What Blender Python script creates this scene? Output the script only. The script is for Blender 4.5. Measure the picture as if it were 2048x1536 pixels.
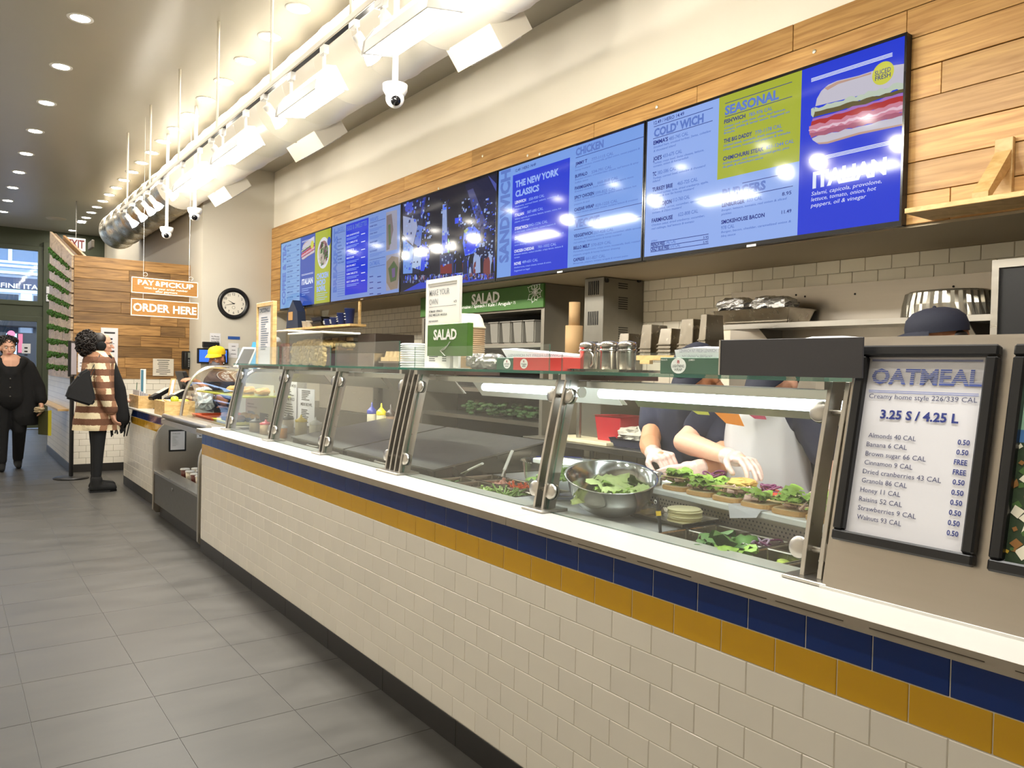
import bpy, bmesh, math, random
from mathutils import Vector, Matrix
random.seed(7)
for o in list(bpy.data.objects): bpy.data.objects.remove(o, do_unlink=True)
SC = bpy.context.scene
COL = SC.collection

# ---------------------------------------------------------------- camera
FPX = 1569.985
CAM = Vector((-1.54788, -2.08923, 1.40458))
_yaw, _pit, _rol = (math.radians(a) for a in (35.83341, -1.069524, 1.284148))
_f = Vector((math.sin(_yaw)*math.cos(_pit), math.cos(_yaw)*math.cos(_pit), math.sin(_pit)))
_r0 = Vector((math.cos(_yaw), -math.sin(_yaw), 0.0))
_u0 = _r0.cross(_f)
CR = _r0*math.cos(_rol) + _u0*math.sin(_rol)
CU = _u0*math.cos(_rol) - _r0*math.sin(_rol)
cam_data = bpy.data.cameras.new('camera')
cam_data.sensor_width = 36.0
cam_data.lens = FPX/2048*36.0
cam_data.clip_start = 0.05
cam_data.clip_end = 200
cam = bpy.data.objects.new('camera', cam_data)
COL.objects.link(cam)
m = Matrix((CR, CU, -_f)).transposed().to_4x4()
m.translation = CAM
cam.matrix_world = m
SC.camera = cam

# ---------------------------------------------------------------- world, exposure
world = bpy.data.worlds.new('world'); SC.world = world
world.use_nodes = True
world.node_tree.nodes['Background'].inputs[0].default_value = (0.62, 0.74, 0.95, 1)
world.node_tree.nodes['Background'].inputs[1].default_value = 4.0
SC.view_settings.view_transform = 'Standard'
SC.view_settings.look = 'None'
SC.view_settings.gamma = 1.0
SC.view_settings.exposure = 0.6
SC.view_settings.use_curve_mapping = False

# strengths of the lamps, seen and added (used by their builders)
L_LINEAR = 75.0      # fluorescent floods on the track
L_SPOT = 400.0        # PAR bulbs
L_DOWN = 158.0        # recessed ceiling lights
L_TUBE = 6.0        # tubes inside the food counter

# ---------------------------------------------------------------- pixel -> place
def ray(u, v): return _f + CR*((u-1024)/FPX) - CU*((v-768)/FPX)
def oX(u, v, X): d = ray(u, v); return CAM + d*((X-CAM.x)/d.x)
def oY(u, v, Y): d = ray(u, v); return CAM + d*((Y-CAM.y)/d.y)
def oZ(u, v, Z): d = ray(u, v); return CAM + d*((Z-CAM.z)/d.z)

# ---------------------------------------------------------------- helpers
def lin(c):
    c = c/255.0
    return c/12.92 if c <= 0.04045 else ((c+0.055)/1.055)**2.4
def rgb(r, g, b): return (lin(r), lin(g), lin(b), 1.0)

MATS = {}
def mat(name, col, rough=0.5, metal=0.0, spec=0.5, emit=None, estr=1.0, noise=0.0, nscale=20.0, bump=0.0, stretch=(1,1,1), rnd=0.0, coat=0.0, trans=0.0, alpha=1.0, rnoise=0.0, sss=0.0):
    if name in MATS: return MATS[name]
    m = bpy.data.materials.new(name); m.use_nodes = True
    nt = m.node_tree; N = nt.nodes; L = nt.links
    p = N['Principled BSDF']
    p.inputs['Base Color'].default_value = col
    p.inputs['Roughness'].default_value = rough
    p.inputs['Metallic'].default_value = metal
    p.inputs['Specular IOR Level'].default_value = spec
    p.inputs['Coat Weight'].default_value = coat
    p.inputs['Transmission Weight'].default_value = trans
    p.inputs['Alpha'].default_value = alpha
    if sss: p.inputs['Subsurface Weight'].default_value = sss; p.inputs['Subsurface Radius'].default_value = (0.02, 0.01, 0.006)
    if emit is not None:
        p.inputs['Emission Color'].default_value = emit
        p.inputs['Emission Strength'].default_value = estr
    if noise or bump or rnd or rnoise:
        geo = N.new('ShaderNodeNewGeometry')
        mp = N.new('ShaderNodeMapping'); mp.inputs['Scale'].default_value = stretch
        L.new(geo.outputs['Position'], mp.inputs['Vector'])
        tx = N.new('ShaderNodeTexNoise'); tx.inputs['Scale'].default_value = nscale; tx.inputs['Detail'].default_value = 5
        L.new(mp.outputs[0], tx.inputs['Vector'])
        src = None
        if noise or rnd:
            hs = N.new('ShaderNodeHueSaturation'); hs.inputs['Color'].default_value = col
            ma = N.new('ShaderNodeMath'); ma.operation = 'MULTIPLY_ADD'; ma.inputs[1].default_value = 2*noise; ma.inputs[2].default_value = 1-noise
            L.new(tx.outputs['Fac'], ma.inputs[0])
            out = ma.outputs[0]
            if rnd:
                oi = N.new('ShaderNodeObjectInfo')
                mb = N.new('ShaderNodeMath'); mb.operation = 'MULTIPLY_ADD'; mb.inputs[1].default_value = 2*rnd; mb.inputs[2].default_value = -rnd
                L.new(oi.outputs['Random'], mb.inputs[0])
                ad = N.new('ShaderNodeMath'); ad.operation = 'ADD'
                L.new(out, ad.inputs[0]); L.new(mb.outputs[0], ad.inputs[1]); out = ad.outputs[0]
            L.new(out, hs.inputs['Value'])
            L.new(hs.outputs[0], p.inputs['Base Color'])
        if bump:
            b = N.new('ShaderNodeBump'); b.inputs['Strength'].default_value = bump; b.inputs['Distance'].default_value = 0.01
            L.new(tx.outputs['Fac'], b.inputs['Height']); L.new(b.outputs[0], p.inputs['Normal'])
        if rnoise:
            mr = N.new('ShaderNodeMath'); mr.operation = 'MULTIPLY_ADD'; mr.inputs[1].default_value = 2*rnoise; mr.inputs[2].default_value = rough-rnoise
            L.new(tx.outputs['Fac'], mr.inputs[0]); L.new(mr.outputs[0], p.inputs['Roughness'])
    MATS[name] = m
    return m

def glass(name, tint=(0.93, 0.98, 0.96, 1), refl=1.0, ior=1.45):
    if name in MATS: return MATS[name]
    m = bpy.data.materials.new(name); m.use_nodes = True
    nt = m.node_tree; N = nt.nodes; L = nt.links
    N.remove(N['Principled BSDF'])
    t = N.new('ShaderNodeBsdfTransparent'); t.inputs[0].default_value = tint
    g = N.new('ShaderNodeBsdfGlossy'); g.inputs['Roughness'].default_value = 0.02; g.inputs[0].default_value = (refl, refl, refl, 1)
    lw = N.new('ShaderNodeLayerWeight')                      # Schlick term, the same from both sides of a thin pane
    pw = N.new('ShaderNodeMath'); pw.operation = 'POWER'; pw.inputs[1].default_value = 5.0; L.new(lw.outputs['Facing'], pw.inputs[0])
    f0 = ((ior-1)/(ior+1))**2
    fr = N.new('ShaderNodeMath'); fr.operation = 'MULTIPLY_ADD'; fr.inputs[1].default_value = 1-f0; fr.inputs[2].default_value = f0
    L.new(pw.outputs[0], fr.inputs[0])
    mx = N.new('ShaderNodeMixShader')
    L.new(fr.outputs[0], mx.inputs[0]); L.new(t.outputs[0], mx.inputs[1]); L.new(g.outputs[0], mx.inputs[2])
    L.new(mx.outputs[0], N['Material Output'].inputs[0])
    MATS[name] = m
    return m

def wood(name, c1, c2, axis=(1, 12, 12), rough=0.45, rnd=0.16, scale=3.0):
    if name in MATS: return MATS[name]
    m = bpy.data.materials.new(name); m.use_nodes = True
    nt = m.node_tree; N = nt.nodes; L = nt.links; p = N['Principled BSDF']
    p.inputs['Roughness'].default_value = rough
    geo = N.new('ShaderNodeNewGeometry'); oi = N.new('ShaderNodeObjectInfo')
    cm = N.new('ShaderNodeVectorMath'); cm.operation = 'SCALE'; cm.inputs[0].default_value = (13, 7, 31); L.new(oi.outputs['Random'], cm.inputs['Scale'])
    ad = N.new('ShaderNodeVectorMath'); ad.operation = 'ADD'; L.new(geo.outputs['Position'], ad.inputs[0]); L.new(cm.outputs[0], ad.inputs[1])
    mp = N.new('ShaderNodeMapping'); mp.inputs['Scale'].default_value = axis; L.new(ad.outputs[0], mp.inputs['Vector'])
    tx = N.new('ShaderNodeTexNoise'); tx.inputs['Scale'].default_value = scale; tx.inputs['Detail'].default_value = 6; tx.inputs['Distortion'].default_value = 0.9
    L.new(mp.outputs[0], tx.inputs['Vector'])
    cr = N.new('ShaderNodeValToRGB'); cr.color_ramp.elements[0].position = 0.3; cr.color_ramp.elements[1].position = 0.72
    cr.color_ramp.elements[0].color = c1; cr.color_ramp.elements[1].color = c2
    L.new(tx.outputs['Fac'], cr.inputs[0])
    hs = N.new('ShaderNodeHueSaturation'); L.new(cr.outputs[0], hs.inputs['Color'])
    ma = N.new('ShaderNodeMath'); ma.operation = 'MULTIPLY_ADD'; ma.inputs[1].default_value = 2*rnd; ma.inputs[2].default_value = 1-rnd
    L.new(oi.outputs['Random'], ma.inputs[0]); L.new(ma.outputs[0], hs.inputs['Value'])
    L.new(hs.outputs[0], p.inputs['Base Color'])
    b = N.new('ShaderNodeBump'); b.inputs['Strength'].default_value = 0.12; b.inputs['Distance'].default_value = 0.004
    L.new(tx.outputs['Fac'], b.inputs['Height']); L.new(b.outputs[0], p.inputs['Normal'])
    MATS[name] = m
    return m

def bricks(name, c1, c2, mortar, w, h, rough=0.3, axes='YZ', gap=0.003, off=0.5):
    if name in MATS: return MATS[name]
    m = bpy.data.materials.new(name); m.use_nodes = True
    nt = m.node_tree; N = nt.nodes; L = nt.links; p = N['Principled BSDF']
    geo = N.new('ShaderNodeNewGeometry'); sp = N.new('ShaderNodeSeparateXYZ'); cb = N.new('ShaderNodeCombineXYZ')
    L.new(geo.outputs['Position'], sp.inputs[0])
    L.new(sp.outputs['XYZ'.index(axes[0])], cb.inputs[0]); L.new(sp.outputs['XYZ'.index(axes[1])], cb.inputs[1])
    br = N.new('ShaderNodeTexBrick'); br.offset = off
    br.inputs['Color1'].default_value = c1; br.inputs['Color2'].default_value = c2; br.inputs['Mortar'].default_value = mortar
    br.inputs['Scale'].default_value = 1.0; br.inputs['Mortar Size'].default_value = gap
    br.inputs['Brick Width'].default_value = w; br.inputs['Row Height'].default_value = h
    L.new(cb.outputs[0], br.inputs['Vector']); L.new(br.outputs['Color'], p.inputs['Base Color'])
    p.inputs['Roughness'].default_value = rough
    b = N.new('ShaderNodeBump'); b.invert = True; b.inputs['Strength'].default_value = 0.5; b.inputs['Distance'].default_value = 0.003
    L.new(br.outputs['Fac'], b.inputs['Height']); L.new(b.outputs[0], p.inputs['Normal'])
    MATS[name] = m
    return m

_tcache = {}
def text_geo(body, bold=0.0):
    k = (body, bold)
    if k in _tcache: return _tcache[k]
    c = bpy.data.curves.new('t', 'FONT'); c.body = body; c.size = 1.0; c.resolution_u = 2; c.offset = bold; c.fill_mode = 'FRONT'
    o = bpy.data.objects.new('t', c); COL.objects.link(o)
    bpy.context.view_layer.update()
    me = bpy.data.meshes.new_from_object(o.evaluated_get(bpy.context.evaluated_depsgraph_get()))
    vs = [(v.co.x, v.co.y) for v in me.vertices]; fs = [tuple(p.vertices) for p in me.polygons]
    bpy.data.objects.remove(o, do_unlink=True); bpy.data.curves.remove(c); bpy.data.meshes.remove(me)
    if not vs: vs = [(0, 0)]
    x0 = min(v[0] for v in vs); x1 = max(v[0] for v in vs)
    r = ([(x-x0, y) for x, y in vs], fs, max(1e-4, x1-x0))
    _tcache[k] = r
    return r
CAPH = 0.686   # cap height of the built-in font at size 1

class MB:
    """collects geometry for ONE mesh object"""
    def __init__(s): s.v = []; s.f = []; s.sm = []
    def add(s, vs, fs, M=None, smooth=False):
        b = len(s.v)
        s.v += [tuple(M @ Vector(v)) if M else tuple(v) for v in vs]
        s.f += [tuple(b+i for i in f) for f in fs]; s.sm += [smooth]*len(fs)
        return s
    def box(s, x0, x1, y0, y1, z0, z1, M=None):
        if x0 > x1: x0, x1 = x1, x0
        if y0 > y1: y0, y1 = y1, y0
        if z0 > z1: z0, z1 = z1, z0
        vs = [(x, y, z) for z in (z0, z1) for y in (y0, y1) for x in (x0, x1)]
        return s.add(vs, [(0,2,3,1),(4,5,7,6),(0,1,5,4),(2,6,7,3),(0,4,6,2),(1,3,7,5)], M)
    def quad(s, a, b, c, d): return s.add([a, b, c, d], [(0,1,2,3)])
    def poly(s, pts): return s.add(pts, [tuple(range(len(pts)))])
    def prism(s, pts, off):
        """polygon pts (3D) extruded by vector off"""
        n = len(pts); off = Vector(off)
        vs = [Vector(p) for p in pts] + [Vector(p)+off for p in pts]
        fs = [tuple(range(n))[::-1], tuple(range(n, 2*n))] + [(i, (i+1) % n, n+(i+1) % n, n+i) for i in range(n)]
        return s.add(vs, fs)
    def tube(s, pts, r, n=8, caps=True, smooth=True, flat=1.0):
        pts = [Vector(p) for p in pts]; rs = r if isinstance(r, (list, tuple)) else [r]*len(pts)
        vs = []; prev = None
        for i, p in enumerate(pts):
            t = (pts[min(i+1, len(pts)-1)] - pts[max(i-1, 0)]).normalized()
            if prev is None:
                a = Vector((0, 0, 1)) if abs(t.z) < 0.9 else Vector((1, 0, 0))
                x = t.cross(a).normalized()
            else:
                x = (prev - t*prev.dot(t)).normalized()
            prev = x; y = t.cross(x)
            for k in range(n):
                an = 2*math.pi*k/n
                vs.append(p + x*(rs[i]*math.cos(an)) + y*(rs[i]*flat*math.sin(an)))
        fs = []
        for i in range(len(pts)-1):
            for k in range(n):
                fs.append((i*n+k, i*n+(k+1) % n, (i+1)*n+(k+1) % n, (i+1)*n+k))
        s.add(vs, fs, None, smooth)
        if caps:
            s.add(vs[:n], [tuple(range(n))[::-1]]); s.add(vs[-n:], [tuple(range(n))])
        return s
    def lathe(s, prof, n=24, M=None, smooth=True, arc=2*math.pi):
        vs = []; fs = []
        closed = abs(arc-2*math.pi) < 1e-6
        m = n if closed else n+1
        for r, z in prof:
            for k in range(m):
                a = arc*k/n; vs.append((r*math.cos(a), r*math.sin(a), z))
        for i in range(len(prof)-1):
            for k in range(n):
                k2 = (k+1) % m
                fs.append((i*m+k, i*m+k2, (i+1)*m+k2, (i+1)*m+k))
        return s.add(vs, fs, M, smooth)
    def disc(s, c, nrm, r, n=20, r0=0.0):
        nrm = Vector(nrm).normalized(); a = Vector((0,0,1)) if abs(nrm.z) < 0.9 else Vector((1,0,0))
        x = nrm.cross(a).normalized(); y = nrm.cross(x); c = Vector(c)
        o = [c + x*(r*math.cos(2*math.pi*k/n)) + y*(r*math.sin(2*math.pi*k/n)) for k in range(n)]
        if r0 <= 0: return s.add(o, [tuple(range(n))])
        i_ = [c + x*(r0*math.cos(2*math.pi*k/n)) + y*(r0*math.sin(2*math.pi*k/n)) for k in range(n)]
        return s.add(o+i_, [(k, (k+1) % n, n+(k+1) % n, n+k) for k in range(n)])
    def sphere(s, c, r, n=14, m=8, M=None, sc=(1,1,1)):
        prof = [(max(1e-5, math.sin(math.pi*i/m)), -math.cos(math.pi*i/m)) for i in range(m+1)]
        T = Matrix.Translation(Vector(c)) @ (M or Matrix.Identity(4)) @ Matrix.Diagonal((r*sc[0], r*sc[1], r*sc[2], 1))
        return s.lathe(prof, n, T)
    def text(s, body, org, right, up, h, fit=None, align='L', bold=0.0, shear=0.0):
        """flat lettering: org baseline start, h cap height, fit total width"""
        vs, fs, w = text_geo(body, bold)
        right = Vector(right).normalized(); up = Vector(up).normalized(); sy = h/CAPH; sx = (fit/w) if fit else sy
        off = {'L': 0, 'C': -w/2, 'R': -w}[align]
        return s.add([Vector(org) + right*((x+off)*sx + shear*y*sy) + up*(y*sy) for x, y in vs], fs)
    def build(s, name, material, parent=None, bevel=0.0, seg=1):
        me = bpy.data.meshes.new(name)
        me.from_pydata(s.v, [], s.f)
        if any(s.sm): me.polygons.foreach_set('use_smooth', s.sm)
        me.materials.append(material)
        if bevel:
            bm = bmesh.new(); bm.from_mesh(me)
            bmesh.ops.remove_doubles(bm, verts=bm.verts, dist=1e-6)
            bmesh.ops.bevel(bm, geom=[e for e in bm.edges if len(e.link_faces) == 2 and e.calc_face_angle(0) > 0.6], offset=bevel, segments=seg, affect='EDGES', clamp_overlap=True)
            bm.to_mesh(me); bm.free()
        me.update()
        o = bpy.data.objects.new(name, me); COL.objects.link(o)
        if parent is not None: attach(o, parent)
        return o

def attach(o, parent):
    # child meshes are modelled in world space; only a root carries an offset
    o.parent = parent
    if parent.parent is None: o.matrix_parent_inverse = parent.matrix_basis.inverted()
def thing(name, label, cat, loc=(0,0,0), group=None):
    o = bpy.data.objects.new(name, None); COL.objects.link(o); o.location = loc; o.empty_display_size = 0.1
    o['label'] = label; o['category'] = cat
    if group: o['group'] = group
    return o
def tag(o, label, cat, group=None):
    o['label'] = label; o['category'] = cat
    if group: o['group'] = group
    return o
def struct(o, label=None):
    o['kind'] = 'structure'
    if label: o['label'] = label
    return o
def dup(root, delta, label=None, rotz=None):
    """copy of a thing with its parts and sub-parts, moved by delta"""
    r = root.copy(); COL.objects.link(r); r.location = Vector(root.location)+Vector(delta)
    if rotz is not None: r.rotation_euler.z = rotz
    if label: r['label'] = label
    for ch in list(root.children):
        c = ch.copy(); COL.objects.link(c); c.parent = r; c.matrix_parent_inverse = ch.matrix_parent_inverse.copy()
        for g in list(ch.children):
            d = g.copy(); COL.objects.link(d); d.parent = c; d.matrix_parent_inverse = g.matrix_parent_inverse.copy()
    return r
def link_copy(src, name, loc, parent=None, rot=None):
    """a piece that shares mesh data"""
    o = bpy.data.objects.new(name, src.data if hasattr(src, 'data') else src); COL.objects.link(o); o.location = loc
    if rot: o.rotation_euler = rot
    if parent is not None: attach(o, parent)
    return o
def tilemesh(name, dx, dy, dz, material, bev):
    """box mesh centred on its origin with a chamfered edge"""
    b = MB().box(-dx/2, dx/2, -dy/2, dy/2, -dz/2, dz/2)
    o = b.build(name, material, bevel=bev); me = o.data
    bpy.data.objects.remove(o, do_unlink=True)
    return me

# ---------------------------------------------------------------- palette
M_WALL = mat('cream_paint', rgb(246, 239, 224), 0.55, noise=0.02, nscale=3)
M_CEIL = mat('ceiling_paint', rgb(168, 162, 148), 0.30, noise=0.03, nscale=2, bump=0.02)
M_GREYWALL = mat('greige_paint', rgb(206, 200, 186), 0.6, noise=0.02, nscale=3)
M_STEEL = mat('brushed_steel', rgb(188, 184, 176), 0.30, 1.0, noise=0.08, nscale=40, stretch=(1, 0.08, 1), rnoise=0.07)
M_STEELV = mat('brushed_steel_panel', rgb(176, 168, 156), 0.36, 1.0, noise=0.05, nscale=60, stretch=(1, 0.05, 1), rnoise=0.06)
M_CHROME = mat('polished_steel', rgb(205, 205, 205), 0.14, 1.0)
M_DSTEEL = mat('dull_steel', rgb(120, 118, 112), 0.42, 1.0, noise=0.1, nscale=25, rnoise=0.08)
M_BLACK = mat('black_plastic', rgb(13, 13, 15), 0.4)
M_BLACKG = mat('glossy_black', rgb(14, 14, 16), 0.15)
M_WHITEP = mat('white_enamel', rgb(236, 234, 228), 0.35)
M_PAPER = mat('white_paper', rgb(222, 221, 224), 0.8)
M_DARK = mat('dark_void', rgb(26, 25, 24), 0.8)
M_GLASS = glass('clear_glass', (0.96, 0.985, 0.975, 1))
M_GLASSE = mat('glass_edge', rgb(70, 120, 104), 0.1, spec=0.8)
M_PLASTIC = glass('clear_plastic', (0.9, 0.92, 0.92, 1), 0.9, 1.35)
M_WOOD = wood('poplar_plank', rgb(160, 114, 58), rgb(204, 160, 96), (9, 0.8, 14), rnd=0.17)
M_WOODX = wood('walnut_plank', rgb(112, 78, 40), rgb(178, 136, 80), (1, 9, 14), rnd=0.42)
M_OAK = wood('pale_oak', rgb(184, 146, 88), rgb(222, 188, 130), (4, 4, 12), rnd=0.08)
M_NAVY = mat('navy_ink', rgb(38, 52, 128), 0.7)
M_INK = mat('black_ink', rgb(40, 40, 44), 0.7)
M_WHITEI = mat('white_ink', rgb(245, 244, 238), 0.7)

# ---------------------------------------------------------------- floor
FT = 0.442
fb = MB().box(-3.4, 2.7, -6, 16.4, -0.06, -0.0018)
floor = struct(fb.build('floor', bricks('floor_grout_tile', rgb(70, 68, 65), rgb(66, 64, 61), rgb(74, 71, 66), FT, FT, 0.4, 'XY', 0.003, 0.0)), 'grey stone-look floor tiles laid in a straight grid')
M_FT = mat('grey_floor_tile', rgb(70, 68, 64), 0.42, spec=0.25, noise=0.55, nscale=2.6, stretch=(0.9, 2.4, 1), rnd=0.045, bump=0.015, rnoise=0.08)
ftm = tilemesh('floor_tile', FT-0.0026, FT-0.0026, 0.012, M_FT, 0.0008)
for i in range(7):
    for j in range(39):
        x = -0.388 + FT*(i-5) - FT/2; y = 0.977 + FT*(j-3) + FT/2
        if y > 16.2: continue
        link_copy(ftm, 'floor_tile', (x, y, -0.006), floor)
# ---------------------------------------------------------------- ceiling and walls
ZC = 3.97; XS = 2.0; ZS = 2.10; XB = 2.7; YF = 8.38
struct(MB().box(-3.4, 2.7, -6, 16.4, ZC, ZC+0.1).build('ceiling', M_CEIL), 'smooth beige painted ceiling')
struct(MB().box(-3.5, -3.4, -6, 16.4, 0, ZC).build('wall_left', M_WALL))
struct(MB().box(-3.5, 2.8, -6.1, -6, 0, ZC).build('wall_behind', M_WALL))
wr = struct(MB().box(XS+0.012, XS+0.1, -6, YF, ZS, ZC).build('wall_right', M_WALL), 'cream wall above the food counter')
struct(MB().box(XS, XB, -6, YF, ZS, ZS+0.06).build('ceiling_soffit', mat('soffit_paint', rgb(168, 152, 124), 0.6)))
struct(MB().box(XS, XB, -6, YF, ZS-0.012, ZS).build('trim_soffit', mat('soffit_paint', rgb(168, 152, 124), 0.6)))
# wood planks cladding the right wall
MB().box(XS+0.004, XS+0.0119, -6, YF, ZS+0.001, ZS+1.118).build('gap_backing', mat('gap_dark', rgb(58, 36, 18), 0.9), wr)  # dark sheet added to put shade into the gaps between planks
PH = 0.14
joints = {7: [oX(1590, 60, XS).y, oX(947, 310, XS).y, oX(811, 363, XS).y, oX(702.5, 402, XS).y, oX(636, 428, XS).y],
          6: [oX(1817, 40, XS).y, oX(1398, 150, XS).y, oX(1191, 250, XS).y, oX(723, 420, XS).y],
          0: [oX(1904, 380, XS).y]}
for row in range(8):
    z0 = ZS + PH*row; z1 = z0 + PH - 0.003
    js = joints.get(row)
    if js is None or row == 0:
        js = list(js or []); y = -3.0 + random.random()
        while y < YF-0.5:
            if all(abs(y-q) > 0.5 for q in js): js.append(y)
            y += 0.9 + 1.1*random.random()
    ys = sorted([-3.6] + [q for q in js if -3.4 < q < YF-0.2] + [YF])
    for a, b in zip(ys[:-1], ys[1:]):
        d = random.random()*0.004
        MB().box(XS-0.012-d, XS+0.004, a+0.0015, b-0.0015, z0, z1-0.001).build('plank', M_WOOD, wr, bevel=0.0015)
# back wall of the kitchen, tiled
M_GROUT = mat('beige_grout', rgb(150, 138, 116), 0.9)
wb = struct(MB().box(XB, XB+0.1, -6, YF+0.6, 0, ZS+0.05).build('wall_kitchen', bricks('small_wall_tile', rgb(226, 216, 194), rgb(222, 212, 190), rgb(150, 138, 116), 0.154, 0.078, 0.3, 'YZ')), 'cream subway tile wall behind the kitchen line')
M_BT = mat('cream_wall_tile', rgb(232, 222, 200), 0.22, rnd=0.02, noise=0.01, nscale=30)
btm = tilemesh('wall_tile', 0.012, 0.151, 0.075, M_BT, 0.002)
for row in range(7):
    z = ZS - 0.012 - 0.078*(row+0.5)
    for k in range(40):
        y = -1.55 + 0.154*k + (0.077 if row % 2 else 0)
        if y > 4.4: continue
        link_copy(btm, 'wall_tile', (XB-0.004, y, z), wb)
# wall with the clock and the wall running on to the street
struct(MB().box(1.10, XB, YF, 9.0, 0, ZC).build('wall_far', M_GREYWALL), 'pale wall carrying the round clock')
struct(MB().box(1.12, 1.24, 9.0, 16.4, 0, ZC).build('wall_right_far', mat('taupe_paint', rgb(178, 168, 148), 0.6)))

# ---------------------------------------------------------------- far partition: plank wall, tiled foot, moss boards
XP, YW = -0.278, 9.0
M_CT = mat('cream_counter_tile', rgb(236, 230, 216), 0.20, rnd=0.02, noise=0.015, nscale=12)
pw = struct(MB().box(XP+0.085, 1.11, YW, YW+0.12, 0.10, 2.70).build('wall_partition', M_GROUT), 'plank-clad partition wall with a tiled foot')
PZ = 1.17
nrow = 11; ph = (2.70-PZ)/nrow
for row in range(nrow):
    z0 = PZ + ph*row; x = XP + 0.02
    cuts = sorted([XP+0.012] + [XP + (0.45+0.5*random.random()) + 0.62*k + 0.15*random.random() for k in range(2)] + [1.10])
    for a, b in zip(cuts[:-1], cuts[1:]):
        MB().box(a+0.0008, b-0.0008, YW-0.014-random.random()*0.006, YW, z0+0.002, z0+ph-0.002).build('plank', M_WOODX, pw, bevel=0.002)
ptm = tilemesh('wall_tile', 0.151, 0.010, 0.075, M_CT, 0.0015)
for row in range(14):
    for k in range(9):
        x = XP + 0.09 + 0.154*k - (0.077 if row % 2 else 0)
        if x-0.076 < XP:
            MB().box(XP+0.003, x+0.0755, YW-0.009, YW+0.001, 0.10+0.078*(row+0.45)-0.0375, 0.10+0.078*(row+0.45)+0.0375).build('wall_tile', M_CT, pw); continue
        link_copy(ptm, 'wall_tile', (x, YW-0.004, 0.10+0.078*(row+0.45)), pw)
M_BASE = mat('black_base_tile', rgb(46, 44, 42), 0.4, noise=0.1, nscale=20, rnd=0.05)
struct(MB().box(XP-0.01, 1.1, YW-0.014, YW+0.02, 0, 0.10).build('baseboard_partition', M_BASE))
# side of the partition
YE = 11.75
ps = struct(MB().box(XP, XP+0.10, YW+0.02, YE, 0.10, 1.17).build('wall_partition_side', bricks('side_tile', rgb(214, 206, 186), rgb(208, 200, 180), rgb(160, 150, 130), 0.154, 0.078, 0.3, 'YZ')))
struct(MB().box(XP-0.012, XP+0.02, YW, YE, 0, 0.10).build('baseboard_partition_side', M_BASE))
mp_ = thing('moss_panel', 'slanted pale boards with strips of green moss on the partition side', 'wall panel', (XP, 10.3, 1.17))
M_MBOARD = wood('weathered_board', rgb(150, 124, 94), rgb(206, 182, 150), (9, 1.5, 9), rnd=0.12)
M_MOSS = mat('green_moss', rgb(58, 100, 30), 0.9, noise=0.35, nscale=60)
YN, YFAR = YW, 11.6
zn = [1.17 + (2.69-1.17)*k/10 for k in range(11)]
zf = [1.16 + (3.32-1.16)*(k/10)**1.12 for k in range(11)]
MB().prism([(XP+0.012, YN, 1.17), (XP+0.012, YFAR, 1.16), (XP+0.012, YFAR, 3.30), (XP+0.012, YN, 2.68)], (0.06, 0, 0)).build('backing', mat('brown_backing', rgb(96, 72, 44), 0.8), mp_)
for k in range(10):
    def zz(y, t): return (zn[k]*(1-t)+zn[k+1]*t)*(YFAR-y)/(YFAR-YN) + (zf[k]*(1-t)+zf[k+1]*t)*(y-YN)/(YFAR-YN)
    cuts = [YN] + sorted(YN + (YFAR-YN)*(0.3+0.5*random.random()) for _ in range(1 + k % 2)) + [YFAR]
    top = 1.0 if k == 9 else 0.86
    for a, b in zip(cuts[:-1], cuts[1:]):
        a += 0.002; b -= 0.002
        MB().prism([(XP-0.012-0.004*random.random(), a, zz(a, 0.0)), (XP-0.012, b, zz(b, 0.0)), (XP-0.012, b, zz(b, top)), (XP-0.012, a, zz(a, top))], (0.03, 0, 0)).build('board', M_MBOARD, mp_)
    if k < 9:
        mb = MB()
        for q in range(150):
            y = YN + 0.15 + (YFAR-YN-0.15)*random.random(); t = 0.82 + 0.18*random.random()
            wgt = 0.5+0.7*(y-YN)/(YFAR-YN)
            mb.sphere((XP-0.012-0.02*random.random(), y, zz(y, t)-0.045*random.random()**2), 0.018*wgt*(0.5+0.8*random.random()), 5, 4)
        mb.build('moss_strip', M_MOSS, mp_)['kind'] = 'stuff'
MB().prism([(XP+0.15, YW+0.13, 2.70), (XP+0.15, 11.5, 3.27), (XP+0.15, 11.5, 2.5), (XP+0.15, YW+0.13, 2.3)], (0.03, 0, 0)).build('inner_board', M_WOODX, mp_)
tag(MB().box(XP-0.12, XP, YW+0.25, YE, 0.75, 0.775).build('drink_ledge', M_OAK), 'narrow wooden ledge fixed along the tiled partition side', 'ledge')
# ---------------------------------------------------------------- storefront
YS = 16.2
M_GREEN = mat('olive_frame', rgb(62, 68, 48), 0.5, noise=0.05, nscale=6)
def sp(u, v): return oY(u, v, YS)
sf = struct(MB().box(0.28, 1.14, YS, YS+0.12, 0, ZC).build('wall_street', M_GREEN), 'olive green painted street front')
MB().box(-3.4, 0.279, YS, YS+0.12, sp(40, 497).z, ZC).build('header', M_GREEN, sf)
w1 = struct(MB().build('window_1', M_GREEN)); bpy.data.objects.remove(w1, do_unlink=True)
def window(name, x0, x1, z0, z1, fr=0.06, handle=None):
    b = MB()
    b.box(x0, x0+fr, YS-0.03, YS+0.08, z0, z1); b.box(x1-fr, x1, YS-0.03, YS+0.08, z0, z1)
    b.box(x0+fr, x1-fr, YS-0.03, YS+0.08, z0, z0+fr); b.box(x0+fr, x1-fr, YS-0.03, YS+0.08, z1-fr, z1)
    w = struct(b.build(name, M_GREEN, bevel=0.004))
    MB().box(x0+fr, x1-fr, YS+0.015, YS+0.027, z0+fr, z1-fr).build('pane', M_GLASS, w)
    return w
xr_ = sp(86, 560).x; zmid = sp(40, 620).z
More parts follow.
